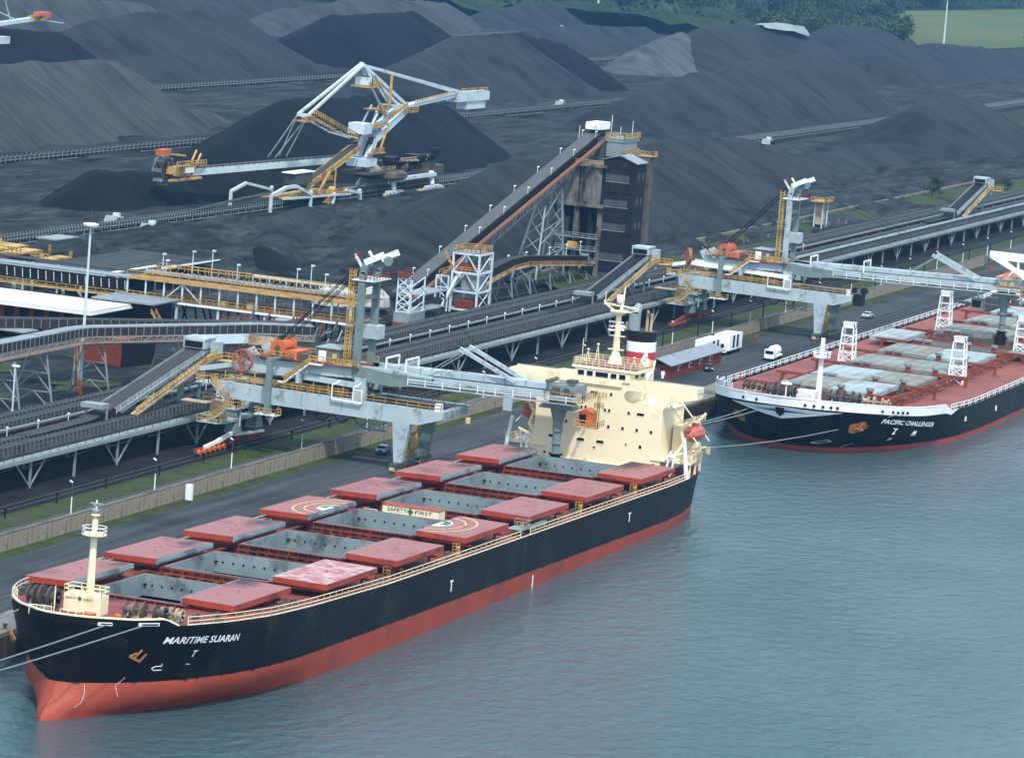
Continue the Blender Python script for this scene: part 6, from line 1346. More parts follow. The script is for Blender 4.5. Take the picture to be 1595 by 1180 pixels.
mb = MB(); mb.prism([(451.5,103.8,3.5),(451.5,95.4,3.5),(451.5,95.4,32.2),(451.5,99.6,33.7),(451.5,103.8,32.6)][::-1], (7.5,0,0)); tb = mb.build('cladding', M['clad'], TW_)
mb = MB(); mb.prism([(451.1,104.1,32.6),(451.1,99.6,33.9),(451.1,95.1,32.2),(451.1,95.1,32.0),(451.1,99.6,33.65),(451.1,104.1,32.4)][::-1], (8.3,0,0)); mb.build('roof', M['galv'], TW_)
for z in (27.4, 21.4, 15.8, 8.6, 3.9):
    a = MB().box(451.4, 451.497, 97.0, 102.9, z, z+1.7).build('window_band', M['dsteel'], tb); MB().box(451.3,451.398,96.9,103,z-.14,z).build('sill', M['galv'], a)
for z in (28.2, 22.2, 16.4, 9.2):
    for x in (453, 456): MB().box(x, x+1.3, 95.3, 95.397, z, z+1.6).build('window', M['dsteel'], tb)
mb = MB()
for z in (30.6, 24.8, 18.9, 12.2): mb.box(451.42,451.498,95.4,103.8,z,z+.1)
for y in (97.2, 99.6, 102): mb.box(451.43,451.496,y-.04,y+.04,3.6,32)
mb.build('cladding_joint', M['black'], tb)
mb = MB(); mb.box(460.5,464,95.2,98.2,3.5,33.4); mb.build('lift_shaft', M['shaft'], TW_)
MB().box(460.3,464.2,94.6,98.4,33.4,33.6).rail([(460.3,98.4,33.6),(460.3,94.6,33.6),(464,94.6,33.6)],1.1,1,.14,1).build('shaft_platform', M['yellow'], TW_)
IC = thing('inclined_conveyor', 'long steep covered conveyor climbing to the top of the silo', 'conveyor', (350,112,4))
A_, B_ = Vector((346,112,6.6)), Vector((472,112,37.6)); dd = B_-A_
mb = MB(); mb.bar(A_+Vector((0,.4,.7)), B_+Vector((0,.4,.7)), 3.4, .3); mb.build('belt_cover', mat('cover_dusty_grey', (.085,.09,.092), .85, .15, .3), IC)
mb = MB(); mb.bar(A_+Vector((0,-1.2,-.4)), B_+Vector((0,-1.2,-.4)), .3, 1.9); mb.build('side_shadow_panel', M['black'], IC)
mb = MB(); mb.bar(A_+Vector((0,-2.3,-1.2)), B_+Vector((0,-2.3,-1.2)), 1.0, .15); mb.build('walkway', M['rust'], IC)
MB().rail([A_+Vector((0,-2.8,-1.2)), B_+Vector((0,-2.8,-1.2))], 1.1, 1.7, .11, 1).build('railing', mat('rail_pink_rust', (.36,.20,.13), .7, .2, 1), IC)
MB().truss(A_+Vector((8,-1.2,-3.3)), B_+Vector((0,-1.2,-3.3)), 1.8, 54, .12).truss(A_+Vector((8,1.8,-3.3)), B_+Vector((0,1.8,-3.3)), 1.8, 54, .12).build('truss', M['galv'], IC)
for x0, x1, zt_t in ((425.5,433,21.5),(445.6,444,25)):
    mb = MB()
    for dy in (-1.6, 2.2):
        mb.bar((x0,112+dy*1.6,3.8),(x1,112+dy*.6,zt_t),.4)
    for k in range(5):
        f = k/5; h = (k+1)/5; a = Vector((x0,112-2.6,3.8)).lerp(Vector((x1,111,zt_t)), f); b = Vector((x0,115.5,3.8)).lerp(Vector((x1,113.3,zt_t)), h); mb.bar(a, b, .2); mb.bar(Vector((x0,115.5,3.8)).lerp(Vector((x1,113.3,zt_t)), f), Vector((x0,112-2.6,3.8)).lerp(Vector((x1,111,zt_t)), h), .2)
    mb.build('trestle_leg', M['galv'], IC)
mb = MB()
for k in range(6): a = Vector((425.5,109.4,3.8)).lerp(Vector((433,111,21.5)), k/6); b = Vector((445.6,109.4,3.8)).lerp(Vector((444,111,25)), (k+(k%2))/6); mb.bar(a, b, .2)
for x, z in ((372,10.2),(398,16.8)): mb.bar((x,110.6,3.8),(x,110.6,z),.3); mb.bar((x,113.4,3.8),(x,113.4,z),.3); mb.bar((x,110.6,3.8),(x,113.4,z),.16)
mb.build('trestle_brace', M['galv'], IC)
mb = MB()
for k in range(8):
    q = A_+dd*(k+.8)/8.3
    for s_ in (-1,1): mb.bar(q+Vector((0,s_*1.7+.4,.5)), q+Vector((0,s_*1.7+.4,2.1)), .09); mb.box(q.x-.1, q.x+.9, q.y+s_*1.7+.25, q.y+s_*1.7+.55, q.z+2.0, q.z+2.25)
mb.build('walkway_lamp', M['white'], IC)
MB().box(466,474,110.4,114,38.2,39.9).build('head_cover', M['white'], IC); MB().box(466,477,109.2,115.2,30.9,36.4).build('head_house', M['dsteel'], IC)
MB().rail([(473,105.5,36.4),(473,109,36.4)],1.2,1,.16,1).box(468,480,104.6,109.2,35.6,36.4).box(468.2,479,104.8,109,32,35.6).build('head_platform', M['galv'], IC)
MB().rail([(467.8,109.2,36.4),(467.8,104.4,36.4),(480,104.4,36.4)],1.3,1.2,.16,2).rail([(468,104.5,32.5),(480,104.5,32.5)],1.3,1.2,.16,1).build('head_rail', M['yellow'], IC)
mb = MB()
for x, y, h in ((474,104.6,4.6),(471,106.6,3.2),(474,110,5.6),(463,114.4,3)): mb.bar((x,y,36),(x,y,36+h),.1)
mb.build('aerial', M['white'], IC)
# white framed transfer tower beside it
TT_ = thing('transfer_tower', 'open white steel transfer tower with yellow top rail in front of the inclined conveyor', 'tower', (358,100.6,4))
X0, X1, Y0, Y1 = 354.5, 362.5, 97.6, 103.6; mb = MB()
for x in (X0, X1):
    for y in (Y0, Y1): mb.bar((x,y,3.7),(x,y,16.6),.42)
for z in (16.5, 12.4, 8.3, 4.4):
    mb.bar((X0,Y0,z),(X0,Y1,z),.4); mb.bar((X0,Y0,z),(X1,Y0,z),.4); mb.bar((X1,Y0,z),(X1,Y1,z),.4); mb.bar((X0,Y1,z),(X1,Y1,z),.4)
for z0, z1 in ((12.4,16.5),(8.3,12.4)):
    ym = (Y0+Y1)/2; mb.bar((X0,Y0,z0),(X0,ym,z1),.22); mb.bar((X0,Y1,z0),(X0,ym,z1),.22); mb.bar((X0,Y0,z0),(X1,Y0,z1),.2)
mb.bar((X0,Y0,4.4),(X1,Y0,8.3),.2); mb.bar((X1,Y0,4.4),(X0,Y0,8.3),.2); mb.build('frame', M['pale'], TT_)
mb = MB(); a = (X0-.5,Y1+3.2)
for y in (Y1+.4, Y1+3.2): mb.bar((X0-1,y,3.7),(X0-1,y,11.4),.3); mb.bar((X0+2,y,3.7),(X0+2,y,11.4),.25)
for k in range(3): z = 3.9+k*2.5; mb.bar((X0-1,Y1+.4,z),(X0-1,Y1+3.2,z+2.5),.18); mb.bar((X0-1,Y1+.4,z+2.5),(X0-1,Y1+3.2,z+2.5),.22)
mb.build('side_frame', M['pale'], TT_)
mb = MB(); mb.tube((X0-1.2,102.0,11.6),(X0-1.6,104.8,5.0),.38,.32,10); mb.lathe((X0-1.15,101.7,11.4), [(.4,0),(.75,.9),(.8,1.0)], 8); mb.build('chute_pipe', M['white'], TT_)
MB().box(X0+.6,X1-.6,Y0+.6,Y1-2,8.6,11.6).box(X0+.4,X1-.4,Y0+.4,Y1-.4,16.6,16.8).build('house', M['galv'], TT_)
MB().rail([(X0,Y1,16.8),(X0,Y0,16.8),(X1,Y0,16.8),(X1,Y1,16.8),(X0,Y1,16.8)],1.2,1,.14,2).rail([(X0,Y1,12.6),(X0,Y0,12.6)],1,1,.1,1).rail([(X0-.2,Y1+3,11.5),(X0-.2,Y1,12.8),(X0-.2,Y1+2,16)],1,1,.14,1).build('railing', M['yellow'], TT_)
MB().box(X0+.8,X0+5,Y0+1.4,Y1-1,4.5,6.4).rail([(X0+.3,Y0+1,4.6),(X0+.3,Y1-1,4.6)],1.8,1.2,.2,1).box(X0+.5,X0+3,Y0+.5,Y1-.5,12.6,14.2).build('feeder', M['rust'], TT_)
# arched conveyor from tower to silo
CV = thing('arched_conveyor', 'short arched conveyor with tan walkway between the transfer tower and the silo', 'conveyor', (410,104,4))
P = [(364,102,8.6),(376,103,10.0),(392,104,11.3),(402,104,11.5),(420,104,10.4),(446,104,8.6)]
mb = MB(); mb.path([(x,y,z) for x,y,z in P], .25, 2.0); mb.path([(x,y+2.4,z) for x,y,z in P], .25, 1.6); mb.build('side_panel', M['coalb'], CV)
mb = MB(); mb.path([(x,y+1.2,z+.9) for x,y,z in P], 2.2, .15); mb.build('belt', M['belt'], CV)
mb = MB(); mb.path([(x,y-.9,z-1.1) for x,y,z in P], 1.0, .15); mb.build('walkway', M['tan'], CV)
mb = MB()
for a, b in zip(P, P[1:]): mb.rail([(a[0],a[1]-1.4,a[2]-1.1),(b[0],b[1]-1.4,b[2]-1.1)], 1.0, 1.3, .12, 1)
mb.build('railing', M['yellow'], CV)
mb = MB()
for x, z in ((378,9),(392,10),(404,10.3),(418,9.4),(432,8.4),(444,7.5)):
    mb.bar((x,102.8,3.8),(x,103.6,z-1.2),.28); mb.bar((x,106.6,3.8),(x,106,z-1.2),.28); mb.bar((x,102.8,3.8),(x,106,z-1.2),.14); mb.bar((x+4,102.8,3.8),(x,103.6,z-1.2),.16)
mb.build('trestle_leg', M['galv'], CV)
mb = MB()
for x in (384,396,408,424,436,446): mb.bar((x,106,10),(x,106,12.8),.1); mb.box(x-.2,x+.5,105.8,106.2,12.7,12.95)
mb.build('walkway_lamp', M['white'], CV)
# small lattice tower, sheds and white tanks left of it
LT = thing('lattice_tower', 'slender pink and grey lattice stair tower beside the yellow gallery', 'tower', (319,99,4)); mb = MB()
for x in (314,322):
    for y in (97.4, 100.2): mb.bar((x,y,3.7),(x,y,14.2),.28)
for k in range(6):
    z = 4+k*1.7
    for y in (97.4,100.2): mb.bar((314,y,z),(322,y,z+1.7),.16)
    mb.bar((314,97.4,z),(314,100.2,z+1.7),.18); mb.bar((314,100.2,z),(314,97.4,z+1.7),.12); mb.bar((314,97.4,z+1.7),(314,100.2,z+1.7),.16)
mb.build('frame', M['pale'], LT); MB().box(313.6,322.4,97,100.6,5.2,7.2).build('enclosure', M['galv'], LT); MB().box(313.5,322.5,97,100.6,3.7,5.15).rail([(313.6,97,14.2),(313.6,100.6,14.2),(322,100.6,14.2)],1.2,.9,.16,1).build('rusty_base', M['rust'], LT)
SD = thing('machinery_shelter', 'two stepped grey roofs on dark posts under the inclined conveyor', 'shelter', (332,102,4))
for (x0,x1,y0,y1,z) in ((326,342,99.6,104.6,9.6),(323,335,97.2,101.2,7.0)):
    MB().box(x0,x1,y0,y1,z,z+.25).build('roof', M['roofgrey'], SD); mb = MB()
    for x in (x0+.4,x1-.4):
        for y in (y0+.4,y1-.4): mb.bar((x,y,3.7),(x,y,z),.3)
    mb.box(x0+2,x1-1,y0+1,y1-1,3.7,z-1.5); mb.build('dark_frame', M['dsteel'], SD)
BG = thing('grey_mound', 'pale crumpled grey-white heap seen through the pylon of the near loader', 'heap', (330,114,4))
for (x, y, r, h) in ((324,118,5,4.2),(330,112,4,4.0)):
    mb = MB(); mb.lathe((x,y,6), [(r,0),(r*.9,h*.5),(r*.55,h*.85),(.3,h)], 12); mb.build('heap', mat('pale_heap', (.36,.38,.37), .9, .3, .6), BG, smooth=False)
# ------------------------------------------------------------ yellow railed gallery across the yard edge
YG = thing('yellow_gallery', 'long double-deck gallery with yellow handrails crossing above the left conveyors', 'gallery', (268,130,4))
xa, xb = 266, 280
mb = MB(); mb.box(xa, xb, 90, 139, 13.6, 13.8); mb.box(xa-.4, xa+2.6, 90, 139, 9.7, 9.9); mb.box(xa+6, xb, 90, 139, 9.7, 9.9); mb.build('deck', mat('rusty_deck', (.28,.17,.09), .8, .3, .6, dirt=(.08,.05,.03), dirt_amt=.4), YG)
mb = MB(); mb.box(xa-.55, xa-.4, 90, 139, 9.4, 9.8); mb.build('edge_beam', M['white'], YG)
mb = MB(); mb.box(xa-.5, xa-.3, 90, 139, 13.4, 13.85); mb.rail([(xa-.4,139,13.8),(xa-.4,90,13.8)], 1.15, 1.9, .09, 1); mb.rail([(xa+5,136,13.8),(xa+5,90,13.8)], 1.15, 2.0, .09, 1); mb.rail([(xb,139,14.2),(xb,90,14.2)], 1.2, 2.2, .1, 1); mb.rail([(xa+8,132,15.0),(xa+8,96,15.0)], 1.2, 1.5, .12, 1); mb.rail([(xa-.4,139,9.9),(xa-.4,90,9.9)], 1.1, 1.6, .1, 1); mb.rail([(xa+8,132,15),(xa+8,138,13.8)],1.2,1.5,.12,1)
mb.build('railing', M['yellow'], YG)
mb = MB()
for k in range(13):
    y = 91+k*4; mb.bar((xa,y,9.9),(xa,y,13.6),.3); mb.bar((xb-1,y,9.9),(xb-1,y,13.6),.25)
mb.bar((xa,131,9.9),(xa,127,13.5),.2); mb.bar((xa,123,9.9),(xa,127,13.5),.2); mb.build('upper_post', M['pale'], YG)
mb = MB()
for y in (136.5, 128, 119, 109, 100): mb.bar((xa,y,3.7),(xa,y,9.7),.42); mb.bar((xb-1,y,3.7),(xb-1,y,9.7),.35)
mb.bar((xa,136,9.4),(xa,129.6,3.8),.3); mb.bar((xa,128.6,9.0),(xa,135.6,3.8),.26); mb.build('leg', M['pale'], YG)
mb = MB(); rr = random.Random(3)
for k in range(26): y = 132-k*1.5; mb.bar((xa+4,y,9.6),(xa+4+rr.uniform(-1,4),y+rr.uniform(-1.6,1.6),4),.28)
mb.build('dark_bracing', M['black'], YG)
mb = MB(); mb.box(xa+5, xa+7.4, 92, 138, 14.4, 14.6); 
for k in range(30): mb.box(xa+4.9, xa+5.1, 92+k*1.2, 92.3+k*1.2, 14.4, 15.2)
mb.build('belt_line', M['galv'], YG)
mb = MB(); mb.box(xa+1,xa+3,112,113.5,10,11.4); mb.box(xa+1,xa+3,118,119,10,11); mb.build('equipment', M['tan'], YG)
mb = MB(); mb.bar((275,116,15.8),(275,97,15.6),.35,.3)
for k in range(6): mb.bar((275,116-k*3.6,14),(275,116-k*3.6,15.8),.2)
mb.build('pipe_rack', M['pale'], YG)
for (y, h) in ((138,3.2),(131.5,4.4),(127.2,5.0),(121.6,2.8),(108.6,3.4),(105.6,4.4),(102.5,3.0),(137.2,2.0)):
    mb = MB(); mb.bar((xb,y,14),(xb,y,14+h),.14); mb.box(xb-.3,xb+.3,y-.55,y+.1,14+h,14+h+.3); mb.build('lamp_post', M['pale'], YG)
# approach belt left of it
LB = thing('receiving_conveyor', 'grey roofed conveyor with yellow walkway entering the yellow gallery from the left edge', 'conveyor', (268,155,4))
mb = MB(); mb.box(268,273,139,200,13.0,13.3); mb.build('belt_roof', M['roofgrey'], LB); mb = MB(); mb.box(276,279,128,200,13.4,13.6); mb.build('belt', M['belt'], LB)
mb = MB()
for k in range(34): y = 140+k*1.75; mb.bar((267.2,y,10.8),(267.2,y+.2,12.6),.12)
for k in range(16): y = 139-k*1.3; mb.bar((275,y,13.0),(275.2,y+.3,14.6),.22)
io = mb.build('idler_bracket', M['pale'], LB); 
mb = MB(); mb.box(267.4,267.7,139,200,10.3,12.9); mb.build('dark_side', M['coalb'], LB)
mb = MB(); mb.box(265.2,267.3,139,200,9.5,9.65); mb.rail([(265.2,200,9.6),(265.2,139,9.6)],1.1,2.2,.12,1); mb.build('walkway', M['yellow'], LB)
mb = MB()
for y in (146,154,165,178): mb.bar((268,y,3.7),(268,y,9.5),.5); mb.bar((276,y,3.7),(276,y,13),.4)
mb.bar((268,151,9.5),(268,146,4),.25); mb.build('leg', M['pale'], LB)
# white flat roofed building beneath
WB = thing('flat_roofed_building', 'low dark building with a long white flat roof at the left', 'building', (247,150,4))
MB().box(239,252,134.5,172,3.6,9.0).build('wall', M['coalb'], WB); MB().box(236.5,254.5,132.5,176,9.3,9.75).build('roof', mat('white_roof', (.58,.58,.56), .6, .06, .3, dirt=(.2,.2,.2), dirt_amt=.1, dscale=.1), WB); MB().box(236.3,254.7,132.3,176.2,8.95,9.28).build('fascia', M['white'], WB)
mb = MB()
for k in range(12): mb.box(238.6,238.9,136+k*3.2,137+k*3.2,3.6,8.8)
mb.build('pillar', M['brick'], WB)
MB().box(228,236,146,176,6.2,6.5).box(226,232,141,160,5.4,5.6).build('lean_to_roof', M['galv'], WB)
mb = MB(); 
for k in range(5): mb.box(227,228,148+k*6,149+k*6,3.6,6.0)
mb.build('lean_to_pillar', M['rust'], WB)
DS = thing('small_shed', 'small dark shed with flat grey roof right of the white roof', 'shed', (262,134,4))
MB().box(256,266,129,139,3.6,10).build('wall', M['coalb'], DS); MB().box(254,268,127.5,141,10.01,10.3).build('roof', M['roofgrey'], DS); MB().rail([(252,127,8.6),(252,124,4)],1,1,.13,1).rail([(254,127,8.6),(254,124,4)],1,1,.13,1).build('stair', M['yellow'], DS)
# yellow framed drive station, far left
YS = thing('drive_station', 'cluster of yellow steel frames and a white roof at the far left edge', 'conveyor station', (335,195,4))
mb = MB()
for (x, y) in ((322,203),(322,197),(330,200),(318,190),(330,188),(318,184),(312,181),(322,179)):
    mb.bar((x,y,3.7),(x,y,10.6),.5)
mb.box(314,332,194,212,9.4,9.7); mb.rail([(314,212,9.7),(314,194,9.7)],1.3,1.2,.18,2); mb.bar((314,203,4),(314,199,9.5),1.0,.3); mb.bar((312,200,4.2),(312,196,9.5),.9,.3); mb.box(310,322,186,190,9.8,10.2); mb.rail([(310,190,10.2),(310,185,10.2)],1.2,1,.18,1); mb.box(309,320,178,181,9.3,9.7); mb.rail([(309,182,9.7),(309,178,9.7)],1.2,1,.18,1); mb.build('yellow_frame', M['yellow'], YS)
MB().box(333,344,188,193,11.2,11.45).build('white_roof', M['galv'], YS); MB().box(316,324,188,200,5,9).build('dark_house', M['dwarm'], YS)
mb = MB(); mb.bar((300,195,9.2),(300,160,9.0),.5,.4); 
for y in (190,186,180,172): mb.bar((302,y,3.7),(302,y,9.8),.3); mb.bar((302,y,6),(302,y-2,9.4),.2)
mb.build('pipe_line', M['pale'], YS)
RF = thing('low_roof', 'flat dark grey roof sheet behind the yellow gallery at the left', 'roof', (320,165,4)); MB().box(300,350,156,178,9.0,9.3).build('roof', M['asphalt'], RF); MB().bar((300,160,9.5),(318,157,10.2),.5,.3).bar((350,156.5,9.3),(320,156.5,9.6),.3).build('coping', M['white'], RF)
# ------------------------------------------------------------ high trestle conveyors sweeping across the left
def highconv(name, label, P, top, depth, kind):
    T = thing(name, label, 'conveyor', (*P[1], 4)); Pv = [Vector((x,y,top)) for x,y in P]
    mb = MB(); sd_ = MB(); rib = MB(); low = MB(); wk = MB()
    for p, q in zip(Pv, Pv[1:]):
        d = (q-p).normalized(); s = Vector((0,0,1)).cross(d).normalized()
        if s.y > 0: s = -s       # towards the water
        mb.bar(p-s*.3, q-s*.3, 2.7, .16)
        sd_.bar(p+s*1.1-Vector((0,0,depth/2+.1)), q+s*1.1-Vector((0,0,depth/2+.1)), .14, depth); sd_.bar(p-s*1.5-Vector((0,0,depth/2+.1)), q-s*1.5-Vector((0,0,depth/2+.1)), .14, depth)
        L_ = (q-p).length; n = int(L_/1.7)
        for i in range(n+1): c = p.lerp(q, (i+.5)/(n+1)); rib.bar(c+s*1.2, c+s*1.2-Vector((0,0,depth)), .09)
        if kind:
            low.truss(p+s*1.1-Vector((0,0,depth+1.4)), q+s*1.1-Vector((0,0,depth+1.4)), 1.3, n, .11); wk.rail([p+s*2.1-Vector((0,0,depth+.9)), q+s*2.1-Vector((0,0,depth+.9))], .8, 1.8, .08, 1)
            wk.bar(p+s*1.7-Vector((0,0,depth+1.0)), q+s*1.7-Vector((0,0,depth+1.0)), 1.0, .2)
    mb.build('cover', M['roofgrey'] if kind else M['belt'], T); sd_.build('side_panel', M['coalb'] if 0 else mat('dusty_side', (.035,.033,.035), .85, .25, .5), T); rib.build('rib', M['galv'], T)
    if kind: low.build('truss', M['galv'], T); wk.build('walkway', mat('dusty_pink_steel', (.26,.20,.16), .8, .2, 1), T)
    return T
T = highconv('high_conveyor', 'high enclosed conveyor bending on tall splayed legs at the left, nearer one', [(40,99.5),(164,100.6),(168,99.8),(199.5,82),(206,74)], 16.3, 1.5, True)
feet = [(112,97.2,101.5),(124,97.4,101.7),(137,97.6,102),(150,98.2,102.2),(170,97.2,101.4),(184,89.5,93.5),(197,82.5,86.5)]
for k, (x, ya, yb) in enumerate(feet):
    mb = MB(); mb.bar((x,ya-1.2,3.7),(x,ya+.6,13.2),.24); mb.bar((x,yb+3,3.7),(x,yb,13.2),.24); ym = (ya+yb)/2+.6
    for i in range(3):
        f0, f1 = i/3, (i+1)/3; a = Vector((x,ya-1.2,3.7)).lerp(Vector((x,ya+.6,13.2)), f0); b = Vector((x,yb+3,3.7)).lerp(Vector((x,yb,13.2)), f0); c = (Vector((x,ya-1.2,3.7)).lerp(Vector((x,ya+.6,13.2)), f1)+Vector((x,yb+3,3.7)).lerp(Vector((x,yb,13.2)), f1))/2
        mb.bar(a, c, .15); mb.bar(b, c, .15); mb.bar(Vector((x,ya-1.2,3.7)).lerp(Vector((x,ya+.6,13.2)), f1), Vector((x,yb+3,3.7)).lerp(Vector((x,yb,13.2)), f1), .14)
    mb.build('trestle_leg', M['galv'], T)
MB().prism([(186,87.6,13.2),(186,87.6,14.8),(195.5,82.0,14.8),(195.5,82.0,13.2)], (-.3,-.4,0)).build('white_panel', M['pale'], T); MB().prism([(195.6,82.0,13.0),(195.6,82.0,14.6),(200,77.6,14.2),(200,77.6,12.8)], (-.3,-.4,0)).build('tan_panel', M['tan'], T)
T = highconv('high_conveyor', 'high dark conveyor passing behind the nearer bent one at the left', [(90,182),(166.6,116.5),(204,84.2),(212,77)], 16.0, 1.5, False)
mb = MB()
for x, y in ((136,142),(160,121),(178,106),(194,92.5)): mb.bar((x,y,3.7),(x,y,14.3),.26); mb.bar((x+2,y+2,3.7),(x+2,y+2,14.3),.26); mb.bar((x,y,3.7),(x+2,y+2,14.3),.16)
mb.rail([(110,163,14.2),(165,116,14.2)],1,2,.1,1); mb.build('trestle_leg', M['tan'], T)
# transfer equipment where the galleries meet the wharf
TX = thing('transfer_station', 'rusty tangle of chutes and frames behind the near loader machinery house', 'conveyor station', (232,92,4)); rr = random.Random(11)
for nm, m_, n_, w in (('frame','rust',26,.3),('brace','galv',22,.22),('strut','dsteel',22,.35)):
    mb = MB()
    for k in range(n_):
        x, y, z = rr.uniform(222,246), rr.uniform(84,100), rr.uniform(4,12.5); dx, dy, dz = rr.choice(((0,4,0),(0,2,2),(4,0,0),(0,0,3.4),(0,-2,2.4),(2,0,2)))
        mb.bar((x,y,z),(x+dx,y+dy,min(13.4,z+dz)),w)
    mb.build(nm, M[m_], TX)
MB().box(226,240,86,92,6,10.4).box(230,244,94,99,4,9).build('chute_house', M['dsteel'], TX); MB().box(224,242,90.6,91,10.4,13).rail([(224,84,12.6),(224,100,12.6)],1.1,1.4,.13,1).build('platform', M['rust'], TX)
MB().box(236,240,91,95,10.5,12.6).build('white_cover', M['galv'], TX)
# brick red shed under the high conveyors
RS = thing('red_shed', 'rusty red corrugated shed standing behind the high conveyor legs', 'shed', (210,115,4)); MB().box(206,221,111.2,120.5,3.5,9.2).build('wall', M['brick'], RS); MB().box(205.8,221.2,111,120.7,9.21,9.5).build('roof', M['rust'], RS); MB().box(205.9,220,111.0,111.19,3.5,9.1).build('side_door', M['coalb'], RS)
gp = MB()
rr = random.Random(5)
for k in range(16):
    cx_, cy_, r = rr.uniform(150,215), rr.uniform(98,135), rr.uniform(4,9); P = [(cx_+math.cos(a)*r*rr.uniform(.7,1.3), cy_+math.sin(a)*r*rr.uniform(.4,.8), 5.3) for a in [i*math.pi/5 for i in range(10)]]
    gp.add(P, [tuple(range(10))])
o = gp.build('weedy_ground', M['grass']); setp(o, 'patchy green weeds growing on the dirt under the high conveyors', 'weeds', kind='stuff')
for v in o.data.vertices: v.co.z = 4.02+.03*math.sin(v.co.x)
# ------------------------------------------------------------ quayside: buildings, vehicles, posts
SB = thing('quay_building', 'long low brick red office with grey sheet roof on the quay', 'building', (311,35,Q))
MB().box(292,326,33.2,38.4,Q,Q+2.6).build('wall', M['brick'], SB)
MB().prism([(291,32.7,Q+2.45),(291,35.8,Q+3.6),(291,38.9,Q+2.45),(291,38.9,Q+2.61),(291,35.8,Q+3.8),(291,32.7,Q+2.61)][::-1], (36,0,0)).build('roof', M['roofgrey'], SB)
for k in range(4): a = MB().box(297+k*7,298.6+k*7,33.1,33.197,Q+1.1,Q+2.0).build('window', M['white'], SB); MB().box(297.2+k*7,298.4+k*7,33.05,33.098,Q+1.2,Q+1.9).build('pane', M['glass'], a)
MB().box(291.9,291.997,35.2,36.3,Q,Q+2.0).build('door', M['dsteel'], SB); MB().box(291.5,291.9,34.2,34.9,Q+.6,Q+1.3).lathe((291.4,34.5,Q), [(.3,0),(.3,.7)],8).build('wash_basin', M['white'], SB)
def truckbox(x, y, L, W, H, name, label, m, dark):
    T = thing(name, label, 'truck', (x,y,Q)); MB().box(x,x+L,y,y+W,Q+.9,Q+.9+H).build('body', m, T); MB().box(x+.4,x+L-.2,y+.3,y+W-.3,Q+.45,Q+.88).build('chassis', M['black'], T)
    wh_ = MB()
    for xx in (x+1.2, x+L-1.2):
        for yy in (y+.1, y+W-.4): wh_.lathe((xx,yy,Q+.48), [(.48,0),(.48,.3)], 12, axis=(0,1,0))
    wh_.build('wheel', M['black'], T)
    for k in range(dark): MB().box(x+L*(.25+.3*k),x+L*(.4+.3*k),y-.03,y-.003,Q+1.3,Q+.7+H).build('side_panel', M['glass'], T)
    return T
t1 = truckbox(330, 37.2, 10, 3.0, 2.7, 'box_trailer', 'flat white box trailer beside the end of the quay office', M['white'], 2); t2 = truckbox(340, 35.8, 9, 3.4, 3.2, 'box_truck', 'tall white box truck parked right of the quay office', M['white'], 2)
MB().box(338.4,339.9,36.2,38.8,Q+.6,Q+2.6).build('cab', M['white'], t2); MB().box(338.36,338.397,36.5,38.5,Q+1.6,Q+2.4).build('windscreen', M['glass'], t2)
def car(x, y, label, m, head=0.):
    T = thing('parked_car', label, 'car', (x,y,Q), local=True, rot=(0,0,head)); mb = MB()
    prof = [(-2.1,.45),(-2.15,.85),(-1.3,1.0),(-.7,1.42),(.8,1.45),(1.6,1.0),(2.1,.9),(2.15,.45)]
    n = len(prof); vs = []
    for s_, w in ((-1,.84),(1,.84)):
        for px_, pz in prof: vs.append((px_, s_*(w-.16*(pz > 1.2)), pz))
    mb.add(vs, [tuple(range(n))[::1], tuple(range(2*n-1,n-1,-1))]+[(i, n+i, n+(i+1)%n, (i+1)%n) for i in range(n)]); mb.build('body', m, T)
    MB().prism([(-1.2,-.72,1.03),(-.72,-.66,1.38),(-.72,.66,1.38),(-1.2,.72,1.03)], (-.04,0,.03)).prism([(1.5,-.72,1.05),(.86,-.66,1.4),(.86,.66,1.4),(1.5,.72,1.05)][::-1], (.04,0,.03)).build('windscreen', M['glass'], T)
    for s_ in (-1,1): MB().prism([(-.95,s_*.80,1.0),(-.6,s_*.70,1.36),(.75,s_*.70,1.38),(1.3,s_*.80,1.02)], (0,s_*.03,0)).build('side_window', M['glass'], T)
    for xx in (-1.3,1.3):
        for s_ in (-1,1): w = MB().lathe((xx,s_*.72,.32), [(.32,0),(.32,.16)], 12, axis=(0,s_,0)).build('wheel', M['black'], T)
    for s_ in (-.6,.6): MB().box(-2.2,-2.13,s_-.18,s_+.18,.66,.82).build('headlight', M['white'], T)
    return T
M['teal'] = mat('car_teal', (.03,.10,.12), .25, .05, 1)
car(154.2, 38.5, 'dark teal car parked beside the retaining wall near the loader leg', M['teal'], .15); car(311, 31.2, 'dark car parked in front of the quay office', mat('car_dark', (.03,.035,.035), .25, .05, 1), .4); car(440, 33, 'pale blue car behind the leg of the far loader', M['lblue'], 0)
def boxveh(x, y, label): 
    T = thing('service_truck', label, 'truck', (x,y,Q)); MB().box(x+1.7,x+6,y,y+2.3,Q+.9,Q+1.2).lathe((x+2,y+1.15,Q+2.0), [(.6,0),(1.05,.5),(1.05,3.3),(.6,3.9)], 12, axis=(1,0,0)).build('tank', M['white'], T); MB().box(x,x+1.6,y+.1,y+2.2,Q+.6,Q+2.4).build('cab', M['white'], T); MB().box(x-.03,x-.003,y+.3,y+2.0,Q+1.5,Q+2.2).build('windscreen', M['glass'], T)
    w = MB(); [w.lathe((xx,yy,Q+.45), [(.45,0),(.45,.3)], 12, axis=(0,1,0)) for xx in (x+.8,x+4,x+5.2) for yy in (y,y+2)]; w.build('wheel', M['black'], T)
boxveh(338, 25.4, 'white tank truck on the quay beyond the bow rail of the far ship')
